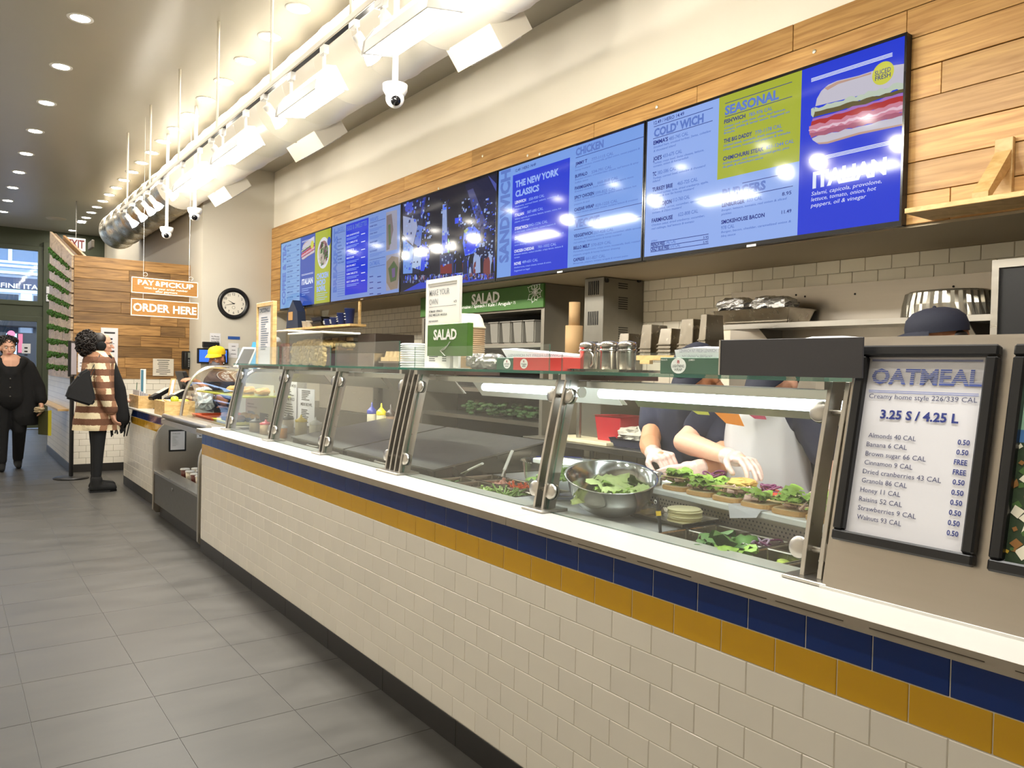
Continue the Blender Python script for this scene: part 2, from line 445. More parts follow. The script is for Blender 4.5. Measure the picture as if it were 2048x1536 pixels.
window('window_1', xr_-1.25, xr_, zmid+0.1, sp(40, 490).z, 0.09)
window('door_1', xr_-1.25, xr_, 0.02, zmid-0.12, 0.10)
window('window_2', xr_-2.6, xr_-1.35, 0.3, sp(40, 490).z, 0.09)
MB().box(-3.4, xr_, YS, YS+0.1, zmid-0.13, zmid+0.11).build('transom_bar', M_GREEN, sf)
MB().box(xr_-1.36, xr_-1.24, YS-0.02, YS+0.1, 0, sp(40, 490).z).build('mullion', M_GREEN, sf)
MB().box(xr_, 0.30, YS-0.06, YS+0.06, 0, sp(40, 480).z).build('post', M_GREEN, sf, bevel=0.004)
for z in (sp(85, 580).z, sp(85, 596).z):
    tag(MB().box(xr_+0.05, xr_+0.16, YS-0.10, YS-0.06, z-0.07, z+0.07).build('wall_switch', M_PAPER, bevel=0.006), 'small white box screwed to the green door post', 'switch box', 'white boxes on the door post')
# notice on the door glass
n_ = thing('door_notice', 'white hours notice taped to the street door glass', 'notice', sp(52, 720))
a_ = sp(44, 687); b_ = sp(61, 707)
MB().box(a_.x, b_.x, YS-0.005, YS+0.012, b_.z, a_.z).build('sheet', M_PAPER, n_)
mbt = MB()
for k in range(4): mbt.box(a_.x+0.04, b_.x-0.05, YS-0.007, YS-0.005, a_.z-0.10-0.07*k, a_.z-0.07-0.07*k)
mbt.build('print', M_INK, n_)
# street beyond: pavement, road and the building opposite
struct(MB().box(-14, 14, 16.4, 34, -0.12, -0.03).build('ground_street', mat('asphalt', rgb(92, 96, 104), 0.8, noise=0.1, nscale=3)))
YO = 27.0
bl = thing('opposite_building', 'pale blue stone building with cornice and dark shop sign across the street', 'building', (0, YO, 0))
M_STONE = mat('pale_stone', rgb(206, 220, 238), 0.8, noise=0.05, nscale=2)
def so(u, v): return oY(u, v, YO)
MB().box(-12, 9, YO, YO+1.5, 0, 16).build('facade', M_STONE, bl)
M_WGLASS = mat('window_glass_dark', rgb(70, 92, 118), 0.1)
for k in range(-6, 7):
    x = so(20, 515).x + 3.0*k
    w = MB().box(x-0.9, x+0.9, YO-0.05, YO, so(20, 521).z, so(20, 470).z).build('window', M_WGLASS, bl)
    MB().box(x-0.05, x+0.05, YO-0.08, YO-0.05, so(20, 521).z, so(20, 470).z).build('bar', M_STONE, w)
for v0, v1, d in ((524, 528, 0.25), (533, 537, 0.4), (545, 550, 0.3)):
    MB().box(-12, 9, YO-d, YO, so(30, v1).z, so(30, v0).z).build('cornice', M_STONE, bl)
MB().box(-12, 9, YO-0.18, YO, so(30, 578).z, so(30, 556).z).build('sign_band', mat('sign_navy', rgb(44, 56, 84), 0.6), bl)
pa = so(1, 572); pb = so(75, 575)
MB().text('FINE ITA', (pa.x, YO-0.19, pa.z-0.05), (1, 0, 0), (0, 0, 1), so(30, 564).z-so(30, 573).z, fit=pb.x-pa.x, bold=0.01).build('sign_lettering', M_WHITEI, bl)
MB().box(-12, 9, YO-0.12, YO, so(30, 586).z, so(30, 579).z).build('cornice', M_STONE, bl)
for k in range(-3, 4):
    x = so(52, 600).x + 2.1*k
    MB().box(x-0.15, x+0.15, YO-0.1, YO, 0, so(30, 586).z).build('pilaster', M_STONE, bl)
    MB().box(x+0.2, x+1.9, YO-0.03, YO+0.01, 0.5, so(30, 589).z).build('shop_window', mat('shop_glass', rgb(46, 56, 72), 0.1), bl)
MB().box(-9, 4, YO-1.6, YO-0.2, so(30, 655).z, so(30, 626).z).build('awning', mat('awning_dark', rgb(36, 36, 40), 0.8), bl)
pk = oY(30, 690, 22.0)
ks = thing('street_kiosk', 'lit blue and red street display beyond the glass door', 'kiosk', (pk.x, 22, 0))
MB().box(pk.x-0.9, pk.x+0.7, 22, 22.3, 0.0, oY(30, 665, 22).z).build('case', mat('kiosk_dark', rgb(40, 40, 44), 0.6), ks)
MB().box(oY(12, 700, 22).x, oY(33, 700, 22).x, 21.97, 22, oY(20, 712, 22).z, oY(20, 667, 22).z).build('poster', mat('kiosk_blue', rgb(170, 205, 235), 0.5, emit=rgb(150, 195, 235), estr=0.6), ks)
MB().box(oY(36, 700, 22).x, oY(45, 700, 22).x, 21.97, 22, oY(20, 705, 22).z, oY(20, 667, 22).z).build('poster', mat('kiosk_red', rgb(190, 90, 105), 0.5), ks)
MB().disc((oY(22, 668, 22).x, 21.965, oY(22, 668, 22).z), (0, -1, 0), 0.09).build('emblem', mat('kiosk_pink', rgb(200, 110, 130), 0.5), ks)

# ---------------------------------------------------------------- tiled service counter
M_BLUE = mat('blue_glazed_tile', rgb(18, 50, 118), 0.10, rnd=0.03, noise=0.05, nscale=6, coat=0.3)
M_GOLD = mat('mustard_glazed_tile', rgb(216, 166, 36), 0.12, rnd=0.04, noise=0.05, nscale=6, coat=0.3)
M_GRT = mat('white_grout', rgb(216, 209, 192), 0.9)
TPY, THZ = 0.154, 0.078
def tiled_front(root, x, y0, y1, nmax=None, phase=0.0):
    """rows of real tiles on the face X = x, from the far end y1 towards y0"""
    tm = tilemesh('white_tile', 0.010, TPY-0.002, THZ-0.002, M_CT, 0.0014)
    tb = tilemesh('blue_tile', 0.010, TPY-0.002, THZ-0.002, M_BLUE, 0.0014)
    tg = tilemesh('gold_tile', 0.010, TPY-0.002, THZ-0.002, M_GOLD, 0.0014)
    for row in range(10):
        nm, me = (('blue_tile', tb) if row == 9 else ('gold_tile', tg) if row == 8 else ('white_tile', tm))
        off = 0.0 if row % 2 else TPY/2
        z = 0.10 + THZ*(row+0.5)
        k = 0
        y = phase + off
        n0 = int((y0-y)/TPY)-2
        for n in range(n0, 200):
            a = y + n*TPY; b = a + TPY
            if b <= y0 or a >= y1-0.004: continue
            if a >= y0 and b <= y1+0.001:
                link_copy(me, nm, (x+0.002, (a+b)/2, z), root)
            else:
                a2, b2 = max(a, y0), min(b, y1)
                if b2-a2 > 0.015: MB().box(x-0.003, x+0.007, a2+0.00125, b2-0.00125, z-THZ/2+0.00125, z+THZ/2-0.00125).build(nm, me.materials[0], root)
def base_tiles(root, x, y0, y1):
    y = y1
    while y > y0+0.02:
        a = max(y0, y-0.60); MB().box(x-0.004, x+0.01, a+0.001, y-0.001, 0, 0.0985).build('base_tile', M_BASE, root, bevel=0.001); y = a
Y1 = 3.957; Y0 = -1.70
sc_ = thing('service_counter', 'long counter faced in white subway tiles with blue and mustard bands', 'counter', (0.4, 1.0, 0))
MB().box(-0.0012, 0.90, -2.6, Y1-0.004, 0.02, 0.70).build('carcass', M_GRT, sc_)
MB().box(-0.0012, 0.16, -2.6, Y1-0.004, 0.70, 0.884).build('top_rail', M_GRT, sc_)
tiled_front(sc_, 0.0, Y0, Y1)
base_tiles(sc_, 0.0, -2.6, Y1)
MB().box(-0.003, 0.004, -2.6, Y0, 0.1, 0.884).build('end_panel', M_CT, sc_)
# quartz slab with the dark seam along its edge
M_QUARTZ = mat('white_quartz', rgb(184, 182, 175), 0.28, noise=0.03, nscale=30)
M_QEDGE = mat('worn_slab_edge', rgb(150, 140, 124), 0.7, noise=0.25, nscale=14, stretch=(1, 0.6, 1))
ct = thing('countertop', 'white quartz slab capping the tiled counter under the glass guard', 'countertop', (0.1, 1.0, 0.884))
ZT = 0.915
for a, b in ((-2.6, 0.02), (0.022, 2.94), (2.942, Y1+0.03)):
    MB().box(-0.035, 0.225, a, b, 0.886, ZT).build('slab', M_QUARTZ, ct, bevel=0.0015)
    MB().box(-0.0365, -0.034, a, b, 0.8865, ZT-0.0015).build('edge_band', M_QEDGE, ct)
    seam = MB(); y = a+0.1
    while y < b-0.25 and b < 0.5:
        z = 0.8985 + 0.002*math.sin(y*3); y2 = y+0.10+0.12*random.random()
        seam.box(-0.0375, -0.0364, y, y2, z-0.0007, z+0.0009); y = y2 + 0.01 + 0.05*random.random()
    if seam.v: seam.build('edge_crack', mat('crack', rgb(62, 52, 40), 0.9), ct)
# ---------------------------------------------------------------- glass food guard
M_TUBE = mat('fluorescent_tube', rgb(240, 248, 255), 0.4, emit=(0.86, 0.95, 1.0, 1), estr=L_TUBE)
def lean(z): return 0.155 + 0.10*((z-ZT)/0.48)**1.15   # centre of a post at height z
ZG = 1.392
def guard_post(y, label, n=2, gap=0.046):
    g = thing('guard_post', label, 'guard post', (lean(ZT), y, ZT), 'steel posts of the glass food guard')
    MB().box(0.10, 0.215, y-0.06, y+0.06*max(1, n-1.4), ZT, ZT+0.010).build('foot_plate', M_STEEL, g, bevel=0.002)
    zs = [ZT+0.01 + (ZG-ZT-0.01)*k/8 for k in range(9)]
    for q in range(n):
        yy = y - gap/2 + gap*q
        pts = [(lean(z)-0.028, yy-0.006, z) for z in zs] + [(lean(z)+0.028, yy-0.006, z) for z in reversed(zs)]
        MB().prism(pts, (0, 0.012, 0)).build('plate', M_STEEL, g, bevel=0.001)
    for z in (0.985, 1.315):
        x = lean(z)
        dn = Vector((-1, 0, 0.2)).normalized()
        R = Vector((0, 0, 1)).rotation_difference(dn).to_matrix().to_4x4()
        prof = [(0.0001, 0.012), (0.024, 0.012), (0.027, 0.009), (0.027, -0.012), (0.0001, -0.012)]
        for s in (-1, 1):
            T = Matrix.Translation(Vector((x-0.012, y + s*(gap/2+0.022) + (gap*(n-2) if s > 0 else 0), z))) @ R
            c = MB().lathe(prof, 20, T).build('glass_clamp', M_STEEL, g)
            MB().lathe([(0.0275, 0.002), (0.0285, 0.0), (0.0275, -0.003)], 20, T).build('gasket', M_BLACK, c)
        MB().tube([(x, y-gap/2-0.03, z), (x, y+gap*(n-1.5)+0.03, z)], 0.008, 8).build('cross_pin', M_STEEL, g)
    return g
YP = [-1.0, 0.062, 1.12, 2.02, 2.865, 3.80]
PLAB = ['double steel guard post against the tall steel cabinet', 'double steel guard post beside the big salad bowl', 'four-plate steel guard post below the white menu board',
        'steel guard post between the two dark griddle lids', 'steel guard post beside the taped white menu sheets', 'steel guard post next to the curved pastry case']
for i, y in enumerate(YP): guard_post(y, PLAB[i], 4 if i == 2 else 2)
gaps = []
for i in range(5):
    ya = YP[i] + (0.115 if i == 2 else 0.035); yb = YP[i+1]-0.035
    gaps.append((ya, yb))
GL = ['over the sandwich board', 'over the salad wells', 'over the first griddle lid', 'over the squeeze bottles', 'next to the pastry case']
def pane(name, quadpts, th, parent):
    """thin glass box: four corners and thickness vector, edges drawn as a greenish rim"""
    q = [Vector(p) for p in quadpts]; th = Vector(th)
    g = MB().prism(q, th).build(name, M_GLASS, parent)
    rim = MB()
    for k in range(4):
        a, b = q[k], q[(k+1) % 4]; c = (q[0]+q[1]+q[2]+q[3])/4
        ia = a + (c-a)*0.006; ib = b + (c-b)*0.006
        rim.add([a-th*0.02, b-th*0.02, b+th*1.02, a+th*1.02], [(0, 1, 2, 3)])
    rim.build('rim', M_GLASSE, g)
    return g
for i, (ya, yb) in enumerate(gaps):
    t = thing('glass_guard', 'leaning clear glass screen ' + GL[i], 'glass screen', (lean(ZT), (ya+yb)/2, ZT), 'glass screens of the food guard')
    x0, x1 = lean(ZT+0.012)-0.018, lean(1.372)-0.018
    zb = ZT+0.002
    pane('pane', [(x0, ya, zb), (x0, yb, zb), (x1, yb, 1.372), (x1, ya, 1.372)], (0.006, 0, 0.0), t)
    s = thing('glass_shelf', 'flat glass shelf on top of the guard ' + GL[i], 'glass shelf', (0.45, (ya+yb)/2, 1.385), 'glass shelves on top of the guard')
    pane('pane', [(0.17, ya-0.03, ZG), (0.17, yb+0.03, ZG), (0.66, yb+0.03, ZG), (0.66, ya-0.03, ZG)], (0, 0, 0.010), s)
    for y in (ya, yb): MB().box(0.20, 0.66, y-0.012, y+0.012, ZG-0.02, ZG).build('bracket', M_STEEL, s)
    u = thing('glass_upstand', 'low upright glass plate on the shelf ' + GL[i], 'glass plate', (0.18, (ya+yb)/2, ZG+0.01), 'upright glass plates on the guard')
    hgt = (0.062, 0.095, 0.125, 0.115, 0.115)[i]
    pane('pane', [(0.19, ya, ZG+0.010), (0.19, yb, ZG+0.010), (0.19, yb, ZG+0.010+hgt), (0.19, ya, ZG+0.010+hgt)], (0.006, 0, 0), u)
    # light fixture below the shelf
    l = thing('counter_light', 'steel light trough under the glass shelf ' + GL[i], 'light', (0.42, (ya+yb)/2, 1.33), 'light troughs inside the food guard')
    MB().box(0.30, 0.50, ya+0.01, yb-0.01, 1.345, 1.368).build('housing', M_STEEL, l)
    MB().prism([(0.50, ya+0.01, 1.345), (0.56, ya+0.01, 1.275), (0.565, ya+0.01, 1.275), (0.505, ya+0.01, 1.345)], (0, yb-ya-0.02, 0)).build('reflector', M_STEEL if i != 1 else M_WHITEP, l)
    if i in (0, 1):
        la, lb = (ya+0.02, yb-0.02) if i == 0 else (ya+0.02, ya+0.66)
        MB().tube([(0.36, la, 1.325), (0.36, lb, 1.325)], 0.017, 10).build('tube', M_TUBE, l)
        MB().tube([(0.36, la-0.01, 1.325), (0.36, la, 1.325)], 0.02, 10).build('tube_cap', M_WHITEP, l)
    for y in (ya+0.02, yb-0.02): MB().tube([(0.40, y, 1.366), (0.40, y, ZG-0.02)], 0.006, 6).build('hanger', M_STEEL, l)

# ---------------------------------------------------------------- ceiling: downlights, duct, track, cameras
M_DL = mat('downlight_glow', rgb(255, 246, 224), 0.5, emit=(1.0, 0.95, 0.87, 1), estr=L_DOWN)
dl = thing('ceiling_downlight', 'round recessed ceiling light in the wide-spaced rows over the walkway', 'ceiling light', (0, 0, ZC), 'recessed downlights in the ceiling')
MB().lathe([(0.066, -0.004), (0.085, -0.008), (0.092, -0.002), (0.092, 0.0), (0.066, 0.0), (0.066, -0.004)], 24, Matrix.Translation((0, 0, ZC))).build('trim_ring', M_WHITEP, dl)
MB().disc((0, 0, ZC-0.0015), (0, 0, -1), 0.066, 20).build('lens', M_DL, dl)
xl = oZ(122, 133, ZC).x; xr2 = oZ(490, 121, ZC).x
dsp = [(xl, oZ(168, 38, ZC).y + 1.215*k) for k in range(-5, 9)] + [(xr2, oZ(596, 16, ZC).y + 0.618*k) for k in range(-4, 19)]
dsp += [(xl-1.23, oZ(168, 38, ZC).y + 1.215*k) for k in range(-5, 9)]  # third row, out of view, added to light the counter front
dsp += [tuple(oZ(164, 442, ZC))[:2], tuple(oZ(145, 461, ZC))[:2]]
first = True
for x, y in dsp:
    if y > 16: continue
    if first: dl.location = (x, y, ZC); first = False; base_ = Vector((x, y, ZC)); continue
    dup(dl, Vector((x, y, ZC)) - base_, None if x <= xl else 'round recessed ceiling light in the close row beside the air duct')
# children of the first were modelled at the origin; their inverse keeps them relative
sd = thing('soffit_downlight', 'round recessed light under the soffit above the coffee machine', 'ceiling light', oZ(795, 649, ZS-0.012))
p_ = oZ(795, 649, ZS-0.012)
MB().lathe([(0.05, -0.004), (0.065, -0.006), (0.07, 0.0)], 20, Matrix.Translation(p_)).build('trim_ring', M_WHITEP, sd)
MB().disc((p_.x, p_.y, p_.z-0.003), (0, 0, -1), 0.05, 20).build('lens', M_DL, sd)
p_ = oZ(112, 437, ZC)
tag(MB().lathe([(0.0001, -0.012), (0.15, -0.012), (0.17, 0.0)], 24, Matrix.Translation(p_)).build('ceiling_speaker', mat('beige_plate', rgb(178, 168, 148), 0.6)), 'flat round beige plate in the ceiling near the street', 'speaker')
# spiral duct
DX, DZ, DR = 0.80, 3.58, 0.29
M_DUCT = mat('painted_duct', rgb(226, 220, 206), 0.30, spec=0.6, noise=0.02, nscale=5)
M_DUCTM = mat('galvanised_duct', rgb(196, 184, 158), 0.28, 0.85, noise=0.1, nscale=10, rnoise=0.05)
dk = thing('air_duct', 'long round white air duct hanging below the ceiling', 'duct', (DX, 4, DZ-DR))
yend = oX(178, 470, DX-0.2).y
YD1 = min(12.6, yend); ydm = 8.2
def ring(y, r): return [(DX + r*math.cos(2*math.pi*k/36), y, DZ + r*math.sin(2*math.pi*k/36)) for k in range(36)]
def ductpart(ya, yb, material, name):
    mb = MB(); pts = []; rs = []
    n = max(2, int((yb-ya)/0.6))
    seg = []
    for q in range(n):
        a = ya+(yb-ya)*q/n; b = ya+(yb-ya)*(q+1)/n
        for yy, r in ((a, DR), (a+0.25*(b-a), DR), (b-0.03, DR), (b-0.02, DR+0.007), (b-0.008, DR+0.007), (b-0.001, DR)): seg.append((yy, r))
    vs = []; fs = []
    for yy, r in seg: vs += ring(yy, r)
    for i in range(len(seg)-1):
        for k in range(36): fs.append((i*36+k, (i+1)*36+k, (i+1)*36+(k+1) % 36, i*36+(k+1) % 36))
    mb.add(vs, fs, None, True)
    return mb.build(name, material, dk)
ductpart(-3.0, ydm, M_DUCT, 'duct_section'); ductpart(ydm, YD1, M_DUCTM, 'bare_duct_section')
MB().add(ring(YD1, DR), [tuple(range(36))]).build('end_cap', M_DUCTM, dk)
for y in (0.5, 3.0, 5.5, 8.0, 10.5): MB().tube([(DX, y, DZ+DR), (DX, y, ZC)], 0.006, 6).build('hanger', M_WHITEP, dk)
M_VENT = mat('vent_dark', rgb(92, 84, 70), 0.6)
def grille(y0, y1, label):
    # box leaning out of the lower right side of the duct
    A = Matrix.Translation((DX, 0, DZ)) @ Matrix.Rotation(math.radians(-38), 4, 'Y')
    w = 0.13
    def P(d, s, y): return Vector((DX, 0, DZ)) + Vector((math.cos(math.radians(-52))*d - math.sin(math.radians(-52))*s, 0, math.sin(math.radians(-52))*d + math.cos(math.radians(-52))*s)) + Vector((0, y, 0))
    ring_ = lambda d: [P(d, -w, y0), P(d, w, y0), P(d, w, y1), P(d, -w, y1)]
    a, b = ring_(0.22), ring_(0.40)
    g = MB().add(a+b, [(0,3,2,1),(4,5,6,7),(0,1,5,4),(1,2,6,5),(2,3,7,6),(3,0,4,7)]).build('supply_grille', M_DUCT, dk)
    mb = MB(); mb.poly([P(0.402, s, y) for s, y in ((-w+0.04, y0+0.06), (w-0.04, y0+0.06), (w-0.04, y1-0.06), (-w+0.04, y1-0.06))]); mb.build('opening', M_VENT, g)
    n = int((y1-y0-0.12)/0.03)
    for k in range(n):
        y = y0+0.06+0.03*k
        mb = MB(); mb.add([P(0.402, -w+0.04, y), P(0.402, w-0.04, y), P(0.408, w-0.04, y+0.012), P(0.408, -w+0.04, y+0.012)], [(0,1,2,3)]); mb.build('slat', M_DUCT, g)
xg, zg = DX+0.26, DZ-0.30
for (u0, v0, u1, v1, lb) in ((950, 95, 1040, 40, 'white supply grille box over the middle menu screens'), (618, 275, 676, 240, 'white supply grille box over the breakfast menu screens'), (452, 380, 487, 355, 'small white supply grille box near the clock wall')):
    ya = oX(u1, v1, xg).y; yb = oX(u0, v0, xg).y
    grille(min(ya, yb), max(ya, yb), lb)
for u, v in ((235, 447), (183, 490)):
    p = oX(u, v, DX-0.2)
    MB().box(p.x-0.03, p.x+0.02, p.y-0.22, p.y+0.22, p.z-0.07, p.z+0.07).build('side_vent', M_VENT, dk, bevel=0.01)
# track
XT, ZTR = 0.10, 3.13
M_TRACK = mat('white_track', rgb(222, 214, 196), 0.4)
tk = thing('light_track', 'white ceiling-hung lighting track running over the queue', 'light track', (XT, 3, ZTR))
MB().box(XT-0.02, XT+0.02, -2.5, 8.0, ZTR, ZTR+0.035).build('rail', M_TRACK, tk, bevel=0.003)
MB().box(XT-0.012, XT+0.012, -2.5, 8.0, ZTR-0.002, ZTR+0.001).build('groove', M_BLACK, tk)
for k in range(8):
    y = 7.683 - 1.206*k
    MB().tube([(XT, y, ZTR+0.03), (XT, y, ZC)], 0.010, 8).build('drop_rod', M_TRACK, tk)
M_LIN = mat('linear_glow', rgb(255, 252, 240), 0.5, emit=(1.0, 0.98, 0.93, 1), estr=L_LINEAR)
def linear(y0, y1, label):
    l = thing('linear_flood', label, 'track light', (XT, (y0+y1)/2, ZTR), 'linear floodlights on the track')
    # wedge-shaped body tilted towards the menu wall
    pr = [(-0.090, 0.0), (-0.080, 0.06), (-0.03, 0.125), (0.02, 0.125), (0.090, 0.0)]
    c, s = math.cos(0.17), math.sin(0.17)
    def P(a, b, y): return (XT + 0.02 + a*c + b*s*0, y, ZTR-0.245 + a*s + b)
    MB().prism([P(a, b, y0) for a, b in pr], (0, y1-y0, 0)).build('housing', M_WHITEP, l, bevel=0.004)
    MB().poly([P(-0.080, -0.0015, y0+0.02), P(0.080, -0.0015, y0+0.02), P(0.080, -0.0015, y1-0.02), P(-0.080, -0.0015, y1-0.02)][::-1]).build('lamp_panel', M_LIN, l)
    for y in (y0-0.006, y1):
        MB().prism([P(a*1.08, b*1.03-0.002, y) for a, b in pr], (0, 0.006, 0)).build('end_plate', M_WHITEP, l)
    for y in (y0+0.06, y1-0.06):
        MB().box(XT-0.015, XT+0.015, y-0.03, y+0.03, ZTR-0.05, ZTR).build('adapter', M_WHITEP, l, bevel=0.003)
        MB().box(XT-0.006, XT+0.006, y-0.012, y+0.012, ZTR-0.13, ZTR-0.04).build('arm', M_WHITEP, l)
    return l
M_BULB = mat('bulb_glow', rgb(255, 250, 235), 0.3, emit=(1.0, 0.94, 0.80, 1), estr=L_SPOT)
def spot(y, label, tilt=0.5):
    s = thing('track_spotlight', label, 'track light', (XT, y, ZTR), 'bulb spotlights on the track')
    MB().box(XT-0.016, XT+0.016, y-0.035, y+0.035, ZTR-0.035, ZTR).build('adapter', M_WHITEP, s, bevel=0.003)
    MB().tube([(XT+0.012, y, ZTR-0.03), (XT+0.018, y-0.012, ZTR-0.075)], 0.006, 6).build('yoke', M_WHITEP, s)
    M = Matrix.Translation((XT+0.01, y, ZTR-0.06)) @ Matrix.Rotation(-tilt, 4, 'Y')
    MB().lathe([(0.0001, 0.0), (0.026, 0.0), (0.028, -0.012), (0.026, -0.075), (0.0001, -0.075)], 16, M).build('socket', M_WHITEP, s)
    b = MB().lathe([(0.02, -0.075), (0.03, -0.09), (0.044, -0.135), (0.047, -0.15), (0.043, -0.152)], 18, M).build('bulb', mat('frosted_bulb', rgb(228, 224, 214), 0.25, emit=(1, 0.93, 0.8, 1), estr=42.0), s)
    MB().lathe([(0.043, -0.151), (0.025, -0.158), (0.0001, -0.160)], 18, M).build('bulb_face', M_BULB, b)
    return s
def yT(u, v, dz=0.2): return oX(u, v, XT+0.02).y
for (ua, va, ub, vb, lb) in ((760, 103, 893, 8, 'longest-looking linear floodlight on the track over the salad counter'), (581, 230, 663, 174, 'linear floodlight on the track beside the security camera'), (446, 327, 502, 293, 'linear floodlight on the track over the breakfast menu'), (366, 386, 408, 358, 'linear floodlight on the track nearest the clock wall')):
    linear(oX(ua, va, XT-0.03).y if False else yT(ub, vb), yT(ua, va), lb)
linear(-1.05, -0.55, 'linear floodlight on the track over the oatmeal cabinet')  # unseen flood added to lift the counter front and upper wall
linear(-2.0, -1.4, 'linear floodlight at the near end of the track')  # likewise added out of view for its light
SPL = [(718, 130), (537, 245), (430, 330), (328, 405), (302, 420), (288, 428), (272, 440), (255, 455)]
for i, (u, v) in enumerate(SPL):
    y = oX(u, v, XT+0.03).y
    spot(y, ['bulb spotlight next to the longest-looking floodlight', 'bulb spotlight below the second drop rod', 'bulb spotlight between two floodlights', 'tilted bulb spotlight aimed at the wall'][i] if i < 4 else 'bulb spotlight in the cluster at the far track end', 0.95 if i == 3 else 0.78)
for y, lb in ((1.32, 'bulb spotlight aimed at the wall over the big salad bowl'), (0.72, 'bulb spotlight aimed at the wall over the sandwich board'), (0.05, 'bulb spotlight aimed at the wall over the end post')): spot(y, lb, 0.95)  # out-of-view spots added to brighten the upper wall
# dome cameras on poles
def domecam(x, y, zb, label, look):
    c = thing('dome_camera', label, 'camera', (x, y, zb), 'white dome cameras hung from the ceiling')
    MB().tube([(x, y, zb+0.02), (x, y, ZC)], 0.017, 10).build('pole', M_WHITEP, c)
    MB().lathe([(0.0001, 0.0), (0.07, 0.0), (0.068, -0.03), (0.055, -0.055), (0.0001, -0.055)], 20, Matrix.Translation((x, y, zb+0.02))).build('mount', M_WHITEP, c)
    e = MB().sphere((x, y, zb-0.055), 0.052, 18, 12).build('eyeball', M_WHITEP, c)
    d = Vector(look).normalized(); R = Vector((0, 0, 1)).rotation_difference(d).to_matrix().to_4x4()
    MB().lathe([(0.024, 0.045), (0.028, 0.052), (0.0001, 0.055)], 16, Matrix.Translation((x, y, zb-0.055)) @ R).build('lens', M_BLACKG, e)
    return c
domecam(0.475, 6.226, 2.93, 'white dome camera hung nearer the clock', (-0.3, -1, -0.5))
domecam(0.47, 7.441, 2.90, 'white dome camera hung farthest towards the street', (-0.3, -1, -0.5))
pc = oX(790, 190, 0.475)
domecam(0.475, pc.y, pc.z+0.035, 'white dome camera with black lens hung between the floodlights', (-0.35, -0.9, -0.55))

# ---------------------------------------------------------------- menu screens
XF = 1.940
def scr(name, r, g, b, k=1.0):
    c = rgb(r, g, b)
    return mat('screen_'+name, (0.01, 0.01, 0.012, 1), 0.08, spec=0.16, emit=c, estr=0.62*k)
S_LIGHT = scr('light_blue', 120, 160, 232); S_PALE = scr('pale_blue', 146, 176, 240); S_BLUE = scr('blue', 26, 56, 214); S_MID = scr('mid_blue', 46, 82, 178)
S_GREEN = scr('olive_green', 168, 178, 48); S_NAVY = scr('navy', 26, 40, 130); S_SOFT = scr('soft_blue', 92, 122, 200); S_WHITE = scr('white', 226, 234, 250)
S_FADE = scr('faded_white', 150, 180, 245); S_SKY = scr('night_sky', 10, 12, 34)
SB = [(562, 483), (663.5, 451), (803, 408), (996, 346), (1292, 243), (1817, 59)]
ys_ = [oX(u, v, XF).y for u, v in SB]
ytop = sum(oX(u, v, XF).z for u, v in SB)/6
SBB = [(562, 617), (663.5, 607), (803, 590), (996, 563), (1289, 524), (1808, 453)]
ybot = sum(oX(u, v, XF).z for u, v in SBB)/6
SLAB = ['menu screen with coffee list, sandwich and chicken bowl panels', 'menu screen headed BREAKFAST with a blue centre panel', 'screen showing a night street of lit billboards', 'menu screen headed SANDWICH with a blue classics panel', 'menu screen with olive seasonal panel and large ITALIAN panel']
TV = []
for i in range(5):
    y1, y0 = ys_[i], ys_[i+1]
    t = thing('menu_screen', SLAB[i], 'screen', (XF+0.04, (y0+y1)/2, ybot), 'menu screens along the plank wall')
    MB().box(XF+0.004, XS-0.0165, y0+0.004, y1-0.004, ybot, ytop).build('casing', M_BLACK, t, bevel=0.003)
    b = 0.014
    fr = MB(); fr.box(XF-0.003, XF+0.004, y0+0.004, y1-0.004, ytop-b, ytop); fr.box(XF-0.003, XF+0.004, y0+0.004, y1-0.004, ybot, ybot+b*1.6)
    fr.box(XF-0.003, XF+0.004, y0+0.004, y0+b, ybot+b*1.6, ytop-b); fr.box(XF-0.003, XF+0.004, y1-b, y1-0.004, ybot+b*1.6, ytop-b)
    fr.build('bezel', M_BLACKG, t)
    MB().box(XF-0.006, XF-0.003, (y0+y1)/2-0.03, (y0+y1)/2+0.03, ybot-0.004, ybot+0.008).build('badge', M_STEEL, t)
    TV.append((t, y0+b, y1-b, ybot+b*1.6, ytop-b))
NR, NU = (0, -1, 0), (0, 0, 1)
